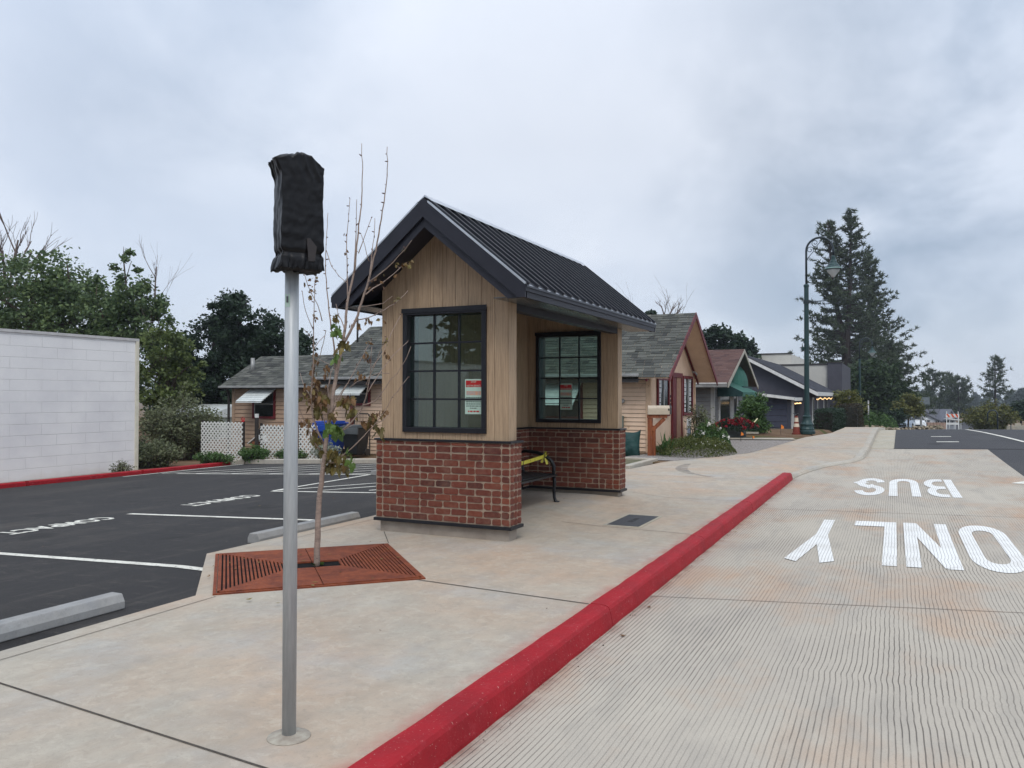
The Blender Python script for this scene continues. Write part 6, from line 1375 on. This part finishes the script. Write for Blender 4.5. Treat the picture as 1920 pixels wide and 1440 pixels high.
for x in (1767,1777,1788): pr.prism([H(x,786,-2.1), H(x+.8,786,-2.1), H(x+.8,812,-2.1), H(x,812,-2.1)], uy*.1)
farhouse('distant white house with grey gabled roofs beyond the crest', [('wall', wh, wl), ('roof', gr, rf), ('window', darkglass.m, wn), ('porch', whitepaint_m, pr)], Vector((o.x,o.y,gz0)))
fn = thing('board_fence', 'long pinkish board fence in front of the distant white house', 'fence', (o.x,o.y,gz0)); mb = MB(); mb.prism([A(1727,792,112), A(1775,792.5,112), A(1775,806,112), A(1727,806,112)], uy*.1)
for i in range(9): x = 1727+i*6; mb.prism([A(x,791.5,111.9), A(x+.5,791.5,111.9), A(x+.5,806,111.9), A(x,806,111.9)], uy*.08)
mb.build('boards', simple('pink_boards', rgb(168,140,124), rgb(154,128,112), 2, .85), fn)
# turquoise and white house seen past the hedge
tq = simple('turquoise_paint', rgb(128,178,184), rgb(116,164,172), 3, .7); p0 = at(1550,806,88); g = ground(p0.x,p0.y); t = thing('house', 'turquoise and white house glimpsed behind the hedge', 'house', (p0.x,p0.y,g))
def fp(px, py, dd=88): return at(px, py, dd)
mb = MB(); mb.prism([fp(1552,770), fp(1606,772), fp(1606,812), fp(1552,812)], uy*7); mb.build('wall', tq, t)
mb = MB(); mb.prism([fp(1550,766,87.6), fp(1582,748,87.6), fp(1620,770,87.6), fp(1618,772,87.6), fp(1582,752,87.6), fp(1552,769,87.6)], uy*8); mb.build('roof', simple('salmon_roof', rgb(150,112,96), rgb(136,100,86)), t)
mb = MB()
for x in (1555,1560,1565,1604): mb.prism([fp(x,763,87.4), fp(x+2,763,87.4), fp(x+2,800,87.4), fp(x,800,87.4)], uy*.2)
mb.prism([fp(1553,762,87.4), fp(1575,764,87.4), fp(1575,767,87.4), fp(1553,765,87.4)], uy*.25); mb.prism([fp(1553,775,87.3), fp(1575,776,87.3), fp(1575,779,87.3), fp(1553,778,87.3)], uy*.2); mb.build('porch', whitepaint_m, t)
# ------------------------------------------------------------------ cars
carwhite = simple('white_car_paint', rgb(216,220,222), rgb(208,212,214), 2, .22, bump=0, spec=.6) if 0 else simple('white_car_paint', rgb(216,220,222), rgb(208,212,214), 2, .22, bump=0)
silver = simple('silver_car_paint', rgb(150,160,170), rgb(140,150,160), 2, .25, .5, bump=0); tyre_m = simple('tyre_rubber', rgb(22,22,24), rgb(30,30,32), 8, .9); lampm = simple('headlight', rgb(210,214,216), rgb(190,196,200), 9, .15, bump=0)
def car(name, label, loc, rotz, body_m, group=None, van=False):
    t = thing(name, label, 'car', (0,0,0), group); n = 26
    # x forwards; cross sections of the lower body, then of the glasshouse
    def loft(S, nm, m_, par):
        V = []; k = 11
        for x, w, z0, z1, cr in S:
            for i in range(k):
                a = math.pi*i/(k-1); y = w*math.copysign(abs(math.cos(a))**.45, math.cos(a)); z = z0+(z1-z0)*(abs(math.sin(a))**.5); z = z if i not in (0, k-1) else z0; V.append((x, y, z+cr*0))
        F = [(j*k+i, j*k+i+1, (j+1)*k+i+1, (j+1)*k+i) for j in range(len(S)-1) for i in range(k-1)]+[tuple(range(k))[::-1], tuple((len(S)-1)*k+i for i in range(k))]+[((j+1)*k, j*k, j*k+k-1, (j+1)*k+k-1) for j in range(len(S)-1)]
        mb = MB(); mb.add(V, F); o = mb.build(nm, m_, par, smooth=True); return o
    b = loft([(-2.25,.70,.45,.80,0),(-2.2,.80,.32,.92,0),(-1.8,.88,.25,1.0,0),(-.6,.90,.22,1.0,0),(.8,.90,.22,1.0,0),(1.3,.88,.24,.97,0),(1.8,.85,.25,.90,0),(2.15,.78,.28,.80,0),(2.28,.66,.34,.66,0)], 'body', body_m, t)
    loft([(-2.0,.66,.93,1.05,0),(-1.55,.70,.95,1.42,0),(-.9,.70,.95,1.5,0),(.0,.70,.95,1.5,0),(.45,.70,.95,1.40,0),(1.25,.68,.93,.98,0)], 'cabin_glass', darkglass.m, t)
    loft([(-1.6,.64,1.43,1.46,0),(-.9,.66,1.47,1.53,0),(0,.66,1.47,1.53,0),(.42,.62,1.40,1.45,0)], 'roof', body_m, t)
    for sx in (-1.35, 1.42):
        for sy in (-1, 1):
            mb = MB(); mb.tube([(sx, sy*.70, .32), (sx, sy*.91, .32)], .32, 18); w = mb.build('wheel', tyre_m, t); mb = MB(); mb.tube([(sx, sy*.90, .32), (sx, sy*.918, .32)], .19, 12); mb.build('rim', silver, w)
    for sy in (-1, 1):
        mb = MB(); mb.lathe((2.12, sy*.55, .62), [(.02,0),(.13,.02),(.13,.12),(.03,.14)], 10); mb.build('headlight', lampm, t)
        mb = MB(); mb.box(.95,1.1,sy*.92-.09,sy*.92+.09,1.0,1.12); mb.build('mirror', body_m, t, bevel=.02)
    mb = MB(); mb.box(2.22,2.30,-.45,.45,.40,.52); mb.build('grille', blk, t)
    t.location = loc; t.rotation_euler = (0,0,rotz); return t
car('parked_car', 'white car glimpsed through the far shelter window', (-4.28,7.95,lot(-4.28,7.95)+.03), .0, carwhite)
p = at(1696,806,76); car('parked_car', 'silver car parked left of the olive street tree', (p.x,p.y,road(p.x,p.y)), -1.7, silver, 'cars parked beyond the crest')
p = at(1715,806,78); car('parked_car', 'white car parked right of the olive street tree', (p.x,p.y,road(p.x,p.y)), -1.5, carwhite, 'cars parked beyond the crest')
# grit, litter and fallen leaves
rg = np.random.default_rng(77); C = []
for k in range(420):
    m_ = rg.random()
    if m_ < .5: y = rg.uniform(-5.2, 9); x = 1.80+abs(rg.normal(0, .05)); z = road(x, y)
    elif m_ < .72: y = rg.uniform(-5, 8); x = rg.uniform(-1.0, 1.55); z = walk(x, y)
    else: y = rg.uniform(-4, 9); x = rg.uniform(-8, -1.3) if y < -3 else rg.uniform(-9, -2.5); z = lot(x, y)
    C.append((x, y, z+.007))
C = np.array(C); mb = MB()
for p in C:
    s_ = float(rg.uniform(.003, .009)); V = [Vector(p)+Vector((float(rg.uniform(-1,1)), float(rg.uniform(-1,1)), float(rg.uniform(-.6,.6))))*s_ for _ in range(4)]
    mb.add(V, [(0,1,2),(0,2,3),(0,3,1),(1,3,2)])
tag(mb.build('grit', island_mat('grit_stone', [rgb(70,60,52), rgb(150,140,126), rgb(96,84,72), rgb(52,46,42)], .95, None, 0)), 'scattered grit and specks on the concrete and asphalt', kind='stuff')
mb = MB(); rl = random.Random(31)
for k in range(46):
    a_ = rl.random(); x, y = (rl.uniform(-1.9,-.2), rl.uniform(-3.2,-.6)) if a_ < .5 else ((1.84+abs(rl.gauss(0,.06)), rl.uniform(-4,8)) if a_ < .75 else (rl.uniform(-6,-2.6), rl.uniform(-2,8)))
    z = (walk(x, y) if xl(y) < x < 1.6 else (road(x, y) if x > 1.6 else lot(x, y)))+(.022 if a_ < .5 else .008); r_ = rl.uniform(.012,.03); t_ = rl.uniform(0,6.28)
    mb.add([(x+r_*math.cos(t_), y+r_*math.sin(t_), z+rl.uniform(0,.01)), (x+.5*r_*math.cos(t_+1.6), y+.5*r_*math.sin(t_+1.6), z), (x-r_*math.cos(t_), y-r_*math.sin(t_), z+rl.uniform(0,.008)), (x-.5*r_*math.cos(t_+1.6), y-.5*r_*math.sin(t_+1.6), z+.003)], [(0,1,2,3)])
tag(mb.build('leaf_litter', island_mat('dry_leaf', [rgb(110,78,50), rgb(134,104,64), rgb(84,58,42), rgb(120,110,62)], .9, None, 0)), 'a few dry leaves fallen around the grate and along the kerb', kind='stuff')
# what the shelter's front window mirrors, across the lot behind the camera
bb = thing('stucco_shop', 'pale shop across the lot, mirrored in the shelter window', 'shop', (-16,-30,-.7)); mb = MB(); mb.box(-30,-6,-36,-27,-1.5,2.9); mb.build('wall', simple('grey_stucco', rgb(168,168,168), rgb(156,156,158)), bb)
for i, (x, y, s_) in enumerate(((-10,-40,1.0),(-19,-41,1.15),(-2,-42,1.1))):
    b = Vector((x, y, -.8)); tree('mirrored_tree', ('dark tree mirrored in the middle of the shelter window','dark tree mirrored at the left of the shelter window','dark tree mirrored at the right of the shelter window')[i], 'tree', b, [(0,0,6*s_,4,4,3), (-2,1,5*s_,3,3,3), (2.4,-1,5.4*s_,3,3,3), (.5,0,9*s_,2.6,2.6,2.4)], 120, 60, .6, leafB, .4, 'trees mirrored in the window', darkbark, seed=40+i)
# ------------------------------------------------------------------ the young tree in the grate
ybark = simple('young_grey_bark', rgb(156,138,126), rgb(128,112,102), 14, .85, bump=.4, bs=60, stretch=(1,1,2.5), speck=(30, .66, rgb(84,70,64)))
ytwig = simple('young_twig_bark', rgb(104,82,74), rgb(84,66,60), 14, .8, bump=.2, bs=80)
T0 = Vector((-1.08, -1.84, 0)); TD = (T0-CAM).dot(fw)
yt = thing('young_maple', 'young maple with sparse wilting leaves growing through the rusted grate', 'tree', T0)
rr = random.Random(21)
def line(pts, d0=0., d1=0., jit=0):
    n = len(pts); return [at(x, y, TD+d0+(d1-d0)*i/(n-1)) for i, (x, y) in enumerate(pts)]
BR = []                                             # (points, r0, r1)
trunk = [(593,1066),(595,1020),(597,960),(600,920),(607,868),(610,836),(614,804),(623,759),(631,698),(638,665),(643,646)]
BR.append((line(trunk), .029, .016))
def br(pts, r0, r1, d0=0., d1=0.): BR.append((line(pts, d0, d1), r0, r1))
br([(643,646),(647,619),(651,566),(657,540),(664,510),(672,435),(677.5,385),(680,317),(678,269)], .014, .0025, 0, .15)
br([(643,646),(655,625),(665.5,603),(678.7,566),(692,522),(700,485),(710,440),(720,380),(726,330),(726,275)], .014, .0025, 0, -.2)
br([(652,560),(651,500),(650,455),(653,415),(656,372)], .007, .002, .05, .2)
br([(664,512),(667,450),(668,410),(669,374)], .007, .002, 0, -.1)
br([(693,520),(698,470),(702,435),(703,409)], .006, .002, -.1, .1); br([(672,475),(683,445),(690,425),(696,409)], .005, .002); br([(692,490),(684,460),(677,438)], .004, .002)
br([(690,530),(704,520),(717,510),(737,492),(760,467),(772,451)], .007, .002, -.1, -.5); br([(686,552),(700,540),(715,532),(740,512),(760,494)], .007, .002, -.1, .3)
br([(676,575),(700,572),(720,568),(735,556)], .005, .0018, 0, -.3); br([(668,600),(690,596),(712,585),(740,570),(765,545)], .006, .0018, 0, .4)
br([(630,705),(625,640),(618,590),(614,555),(610,500),(612,445),(615,399)], .010, .002, 0, .25); br([(612,470),(622,500),(636,518),(652,532)], .004, .002, .2, 0)
br([(606,833),(596,810),(587,783),(583,750),(586,697),(588,648),(588,600),(590,550),(592,505)], .011, .002, 0, -.3); br([(604,602),(596,572),(585,552),(577,535),(571,515)], .005, .002, -.1, -.3); br([(588,620),(577,595),(570,570),(567,547)], .004, .0015, -.2, -.4)
br([(588,655),(598,640),(608,630)], .004, .0015, -.2, -.1); br([(588,690),(600,668),(607,640),(611,620)], .004, .0015, -.2, -.4); br([(587,640),(578,625),(570,618)], .003, .0012, -.2, -.3)
br([(604,848),(594,836),(586,825),(578,805),(570,787),(562,768),(556,750)], .008, .002, 0, -.35); br([(596,812),(582,800),(570,796),(560,778),(552,758)], .007, .002, 0, .3); br([(583,745),(572,728),(566,712),(563,700)], .005, .002, -.1, .2)
br([(610,795),(602,769),(594,748),(590,730)], .006, .002, 0, .25); br([(614,800),(616,760),(615,728),(620,700),(624,690)], .012, .004, .05, .15)
br([(622,823),(640,808),(655,796),(676,771),(686,746),(693,709),(696,678),(697,650)], .010, .002, 0, -.4); br([(616,786),(633,752),(651,720),(670,686),(686,655),(697,638)], .008, .002, 0, .35)
br([(645,806),(655,800),(672,792)], .004, .0015, -.1, 0); br([(680,760),(703,752),(719,732),(732,712),(745,700),(762,672),(770,650)], .006, .0015, -.3, -.6); br([(690,735),(705,710),(718,690),(735,668),(752,652),(765,640)], .005, .0015, -.35, -.1)
br([(655,727),(670,715),(690,708),(708,700),(730,700)], .004, .0015, .2, .4); br([(697,690),(712,670),(728,640),(741,610),(752,590)], .004, .0015, -.4, -.2); br([(686,722),(700,690),(712,660),(724,632)], .004, .0015, -.35, -.5)
br([(608,866),(625,868),(641,855),(659,841),(682,818),(700,800),(711,785),(725,765),(735,745),(752,724),(765,708)], .008, .0015, 0, -.5); br([(705,795),(715,790),(728,778)], .003, .0015, -.3, -.4)
br([(623,759),(640,735),(650,720)], .005, .002); br([(647,620),(640,600),(634,590),(630,570)], .006, .002, 0, .2); br([(631,690),(610,680),(596,672)], .003, .0012)
br([(604,880),(602,872),(600,865)], .004, .0015)
mb = MB()
buds = MB()
for pts, r0, r1 in BR:
    # gentle natural wobble
    P = [pts[0]]
    for a, b_ in zip(pts, pts[1:]):
        k = max(1, int((b_-a).length/.06))
        for i in range(1, k+1): P.append(a.lerp(b_, i/k)+Vector((rr.gauss(0,1), rr.gauss(0,1), rr.gauss(0,1)))*.0025*(1 if i < k else .3))
    n = len(P); mb.tube(P, [max(.0028, r0+(r1-r0)*(i/(n-1))**.8) for i in range(n)], 8 if r0 > .012 else 5)
    if r0 < .02:
        for p in P[3::1]:
            if rr.random() < .6:
                s = rr.uniform(.008,.016); d = Vector((rr.gauss(0,1), rr.gauss(0,1), rr.gauss(.5,.6))).normalized(); buds.tube([p, p+d*s, p+d*s*2], [s*.3, s*.42, s*.1], 5)
mb.build('trunk', ybark, yt, smooth=True); tag(buds.build('buds', ytwig, yt), kind='stuff')
yl_g = island_mat('fresh_maple_leaf', [rgb(74,98,44), rgb(92,116,54), rgb(62,84,40), rgb(104,120,58)], .55, None, .1); yl_o = island_mat('wilting_olive_leaf', [rgb(92,86,46), rgb(112,98,50), rgb(78,72,40), rgb(104,84,46)], .6, None, .1); yl_b = island_mat('brown_withered_leaf', [rgb(100,74,48), rgb(118,90,58), rgb(86,62,44), rgb(112,98,60)], .7, None, .1)
LOBES = [(0,0),(.18,.10),(.46,.05),(.34,.26),(.62,.42),(.36,.50),(.30,.72),(.0,1.0),(-.30,.72),(-.36,.50),(-.62,.42),(-.34,.26),(-.46,.05),(-.18,.10)]
def leafat(mbx_, p, size, hang, curl):
    u = Vector((rr.gauss(0,.45), rr.gauss(0,.45), -hang)).normalized(); s = u.cross(Vector((rr.gauss(0,1), rr.gauss(0,1), .2))).normalized(); w = u.cross(s); st = rr.uniform(.2, .5)*size
    V = []; o = p+u*st
    V.append(o+u*.38*size)
    for x, y in LOBES: V.append(o+s*x*size*(1-.5*curl)+u*y*size+w*(abs(x)*curl*.55*size+ (y-.4)**2*curl*.4*size)+w*rr.gauss(0,.015)*size)
    n = len(LOBES); o_ = len(mbx_.v); mbx_.add(V, [(0, 1+i, 1+(i+1) % n) for i in range(n)]); mbx_.add([p-s*.0015, p+s*.0015, o+s*.0015, o-s*.0015], [(0,1,2,3)])
G_, O_l, B_l = MB(), MB(), MB()
def cluster(mbx_, px, py, rx, ry, n, size, hang=1., curl=.4, dd=0.):
    for _ in range(n): leafat(mbx_, at(px+rr.uniform(-1,1)*rx, py+rr.uniform(-1,1)*ry, TD+dd+rr.uniform(-.12,.12)), size*rr.uniform(.7,1.2), hang, curl)
cluster(G_, 627, 797, 13, 9, 24, .085, 1.2, .25, -.1); cluster(G_, 658, 843, 8, 8, 4, .075, 1, .3, -.1)
cluster(O_l, 628, 848, 14, 10, 22, .088, 1.4, .45, -.05); cluster(O_l, 640, 862, 12, 10, 14, .09, 1.5, .4); cluster(G_, 660, 862, 8, 5, 5, .09, 1.4, .4); cluster(O_l, 617, 868, 6, 6, 5, .09, 1.4, .5); cluster(O_l, 603, 842, 4, 6, 3, .07, 1.4, .5)
for px, py, rx, ry, n, m_, s in ((702,782,10,8,9,O_l,.085),(712,800,6,8,6,O_l,.08),(700,775,8,6,5,B_l,.07),(718,770,6,6,4,B_l,.06),(686,790,6,5,4,B_l,.07),(664,770,5,8,6,O_l,.075),(655,742,6,6,7,B_l,.075),(648,755,6,8,5,O_l,.075),(594,758,8,8,9,O_l,.085),(590,740,9,8,8,B_l,.075),(604,742,6,8,6,B_l,.07),(610,735,6,6,4,O_l,.07),(580,722,7,7,7,B_l,.07),(592,715,6,7,6,B_l,.06),(574,740,6,6,4,O_l,.06),(585,798,7,4,4,B_l,.075),(592,815,6,6,5,O_l,.085),(574,786,6,5,5,B_l,.065),(640,640,6,8,7,O_l,.075),(634,612,5,8,8,G_,.07),(632,660,5,6,4,G_,.08),(630,590,4,6,5,O_l,.06),(655,640,5,5,2,B_l,.05),(586,690,6,12,7,B_l,.06),(592,668,5,10,5,B_l,.05),(612,700,4,20,5,B_l,.06),(664,606,8,4,6,B_l,.05),(690,597,10,4,5,B_l,.045),(676,700,8,8,4,B_l,.05),(690,660,6,10,4,B_l,.05),(726,660,6,8,3,B_l,.05),(722,632,4,6,2,O_l,.05),(624,770,6,6,4,B_l,.07),(640,745,4,6,3,O_l,.07)):
    cluster(m_, px, py, rx, ry, int(n*1.5)+1, s*.95, 1.2, .55)
for pts in ([(704,520),(717,510),(737,492),(760,467)],[(700,540),(715,532),(740,512),(760,494)],[(690,640),(720,600),(745,560)]):
    for x, y in pts: cluster(B_l if rr.random() < .5 else O_l, x, y, 7, 4, 3, .04, .3, .5)
for x in range(3): cluster(O_l, 755+x*5, 495-x*3, 4, 4, 2, .05, .4, .4)
for (x, y, n) in ((588,540,5),(585,560,4),(590,520,4),(571,525,3),(650,440,2),(652,470,2),(578,545,3),(593,590,4)): cluster(B_l, x, y, 4, 6, n, .035, .4, .5)
cluster(G_, 593, 1062, 4, 3, 4, .05, -.3, .3)
G_.build('green_leaves', yl_g, yt); O_l.build('olive_leaves', yl_o, yt); B_l.build('brown_leaves', yl_b, yt)
# ------------------------------------------------------------------ sky and light
w = bpy.data.worlds.new('World'); sc.world = w; w.use_nodes = True; n = w.node_tree.nodes; l = w.node_tree.links; n.clear()
SUN_E, SUN_R = rad(52), rad(150)
def nn(t, **k):
    x = n.new(t)
    for a, b in k.items(): setattr(x, a, b)
    return x
def mth(op, a, b=0., c=None):
    x = nn('ShaderNodeMath', operation=op)
    for i, v in enumerate((a, b) if c is None else (a, b, c)):
        if isinstance(v, bpy.types.NodeSocket): l.new(v, x.inputs[i])
        else: x.inputs[i].default_value = v
    return x.outputs[0]
def rmp(f, stops):
    x = nn('ShaderNodeValToRGB'); e = x.color_ramp.elements
    while len(e) < len(stops): e.new(.5)
    for i, (p, c) in enumerate(stops): e[i].position = p; e[i].color = (c, c, c, 1) if isinstance(c, float) else c
    l.new(f, x.inputs[0]); return x.outputs[0]
def mx(f, a, b):
    x = nn('ShaderNodeMix', data_type='RGBA')
    for i, v in ((0, f), (6, a), (7, b)):
        if isinstance(v, bpy.types.NodeSocket): l.new(v, x.inputs[i])
        else: x.inputs[i].default_value = v
    return x.outputs[2]
tc = nn('ShaderNodeTexCoord').outputs['Generated']; sp = nn('ShaderNodeSeparateXYZ'); l.new(tc, sp.inputs[0])
Z = mth('MAXIMUM', sp.outputs[2], 0.0); zz = mth('ADD', Z, .50)
cv = nn('ShaderNodeCombineXYZ'); l.new(mth('DIVIDE', sp.outputs[0], zz), cv.inputs[0]); l.new(mth('DIVIDE', sp.outputs[1], zz), cv.inputs[1])
def noise(scale, det, rough, loc, dist=0.):
    mp = nn('ShaderNodeMapping'); mp.inputs['Location'].default_value = loc; l.new(cv.outputs[0], mp.inputs[0])
    x = nn('ShaderNodeTexNoise'); x.inputs['Scale'].default_value = scale; x.inputs['Detail'].default_value = det; x.inputs['Roughness'].default_value = rough; x.inputs['Distortion'].default_value = dist; l.new(mp.outputs[0], x.inputs['Vector']); return x.outputs['Fac']
sky = nn('ShaderNodeTexSky', sky_type='NISHITA'); sky.sun_disc = False; sky.sun_elevation = SUN_E; sky.sun_rotation = SUN_R
K = 10.
def C10(r, g, b): q = rgb(r, g, b); return (q[0]*K, q[1]*K, q[2]*K, 1)
def dirv(px, py):
    d = (at(px, py, 1)-CAM).normalized(); return d
def lobe(px, py, lo, hi):                            # soft patch of sky round a direction
    d = dirv(px, py); x = nn('ShaderNodeVectorMath', operation='DOT_PRODUCT'); l.new(tc, x.inputs[0]); x.inputs[1].default_value = d; return rmp(x.outputs['Value'], [(lo, 0.), (hi, 1.)])
f1 = noise(1.0, 5, .5, (3.1, 1.7, 0), .2); f2 = noise(2.3, 8, .54, (.4, 5.2, 0), .3)
base = mx(rmp(f1, [(.36, 0.), (.62, 1.)]), C10(227,235,248), C10(208,219,236))
base = mx(mth('MULTIPLY', rmp(f2, [(.44, 0.), (.64, 1.)]), .55), base, C10(192,205,225))
dk = mth('MULTIPLY', mth('ADD', mth('MULTIPLY', lobe(1700, 260, .945, .995), 1.0), mth('MULTIPLY', lobe(420, 100, .975, .999), .35)), rmp(mth('ADD', mth('MULTIPLY', f2, .65), mth('MULTIPLY', f1, .35)), [(.42, .0), (.57, 1.)]))
base = mx(mth('MINIMUM', dk, 1.), base, C10(148,166,188))
base = mx(mth('MULTIPLY', lobe(1150, 60, .93, .995), .45), base, C10(230,233,240))
hz = rmp(Z, [(.0, 1.), (.12, 0.)]); base = mx(mth('MULTIPLY', hz, .55), base, C10(206,216,228))
zen = mth('ADD', 1., mth('MULTIPLY', mth('POWER', mth('MAXIMUM', mth('SUBTRACT', Z, .30), 0.), 1.), 1.0))
sc_ = nn('ShaderNodeVectorMath', operation='SCALE'); l.new(base, sc_.inputs[0]); l.new(zen, sc_.inputs['Scale'])
fin = mx(.90, sky.outputs[0], sc_.outputs[0])
bg = nn('ShaderNodeBackground'); bg.inputs[1].default_value = .1; l.new(fin, bg.inputs[0]); ow = nn('ShaderNodeOutputWorld'); l.new(bg.outputs[0], ow.inputs[0])
sd = bpy.data.lights.new('sun', 'SUN'); sd.energy = 1.4; sd.angle = rad(25); sd.color = (1, .96, .9); so = bpy.data.objects.new('sun', sd); col.objects.link(so)
az = math.pi/2-SUN_R; sdir = Vector((math.cos(SUN_E)*math.sin(SUN_R), math.cos(SUN_E)*math.cos(SUN_R), math.sin(SUN_E)))
so.rotation_euler = sdir.to_track_quat('Z', 'Y').to_euler(); so.location = (0,0,30)
vs = sc.view_settings; sc.display_settings.display_device = 'sRGB'; vs.view_transform = 'Standard'; vs.look = 'None'; vs.exposure = 0.13; vs.gamma = 1; vs.use_curve_mapping = False
sc.cycles.max_bounces = 6; sc.cycles.transparent_max_bounces = 12; sc.cycles.use_denoising = True; sc.cycles.use_adaptive_sampling = True; sc.cycles.adaptive_threshold = .015
# ------------------------------------------------------------------ a trace of haze over the far trees
hz_m = bpy.data.materials.new('haze_air'); hz_m.use_nodes = True; hn = hz_m.node_tree.nodes; hl = hz_m.node_tree.links; hn.clear()
hv = hn.new('ShaderNodeVolumePrincipled'); hv.inputs['Color'].default_value = (.80, .86, .95, 1); hv.inputs['Density'].default_value = .00045; hv.inputs['Anisotropy'].default_value = .3
ho = hn.new('ShaderNodeOutputMaterial'); hl.new(hv.outputs[0], ho.inputs['Volume'])
mb = MB(); mb.box(-910, 910, -70, 910, -6, 34); hzo = mb.build('haze', hz_m); tag(hzo, kind='stuff')
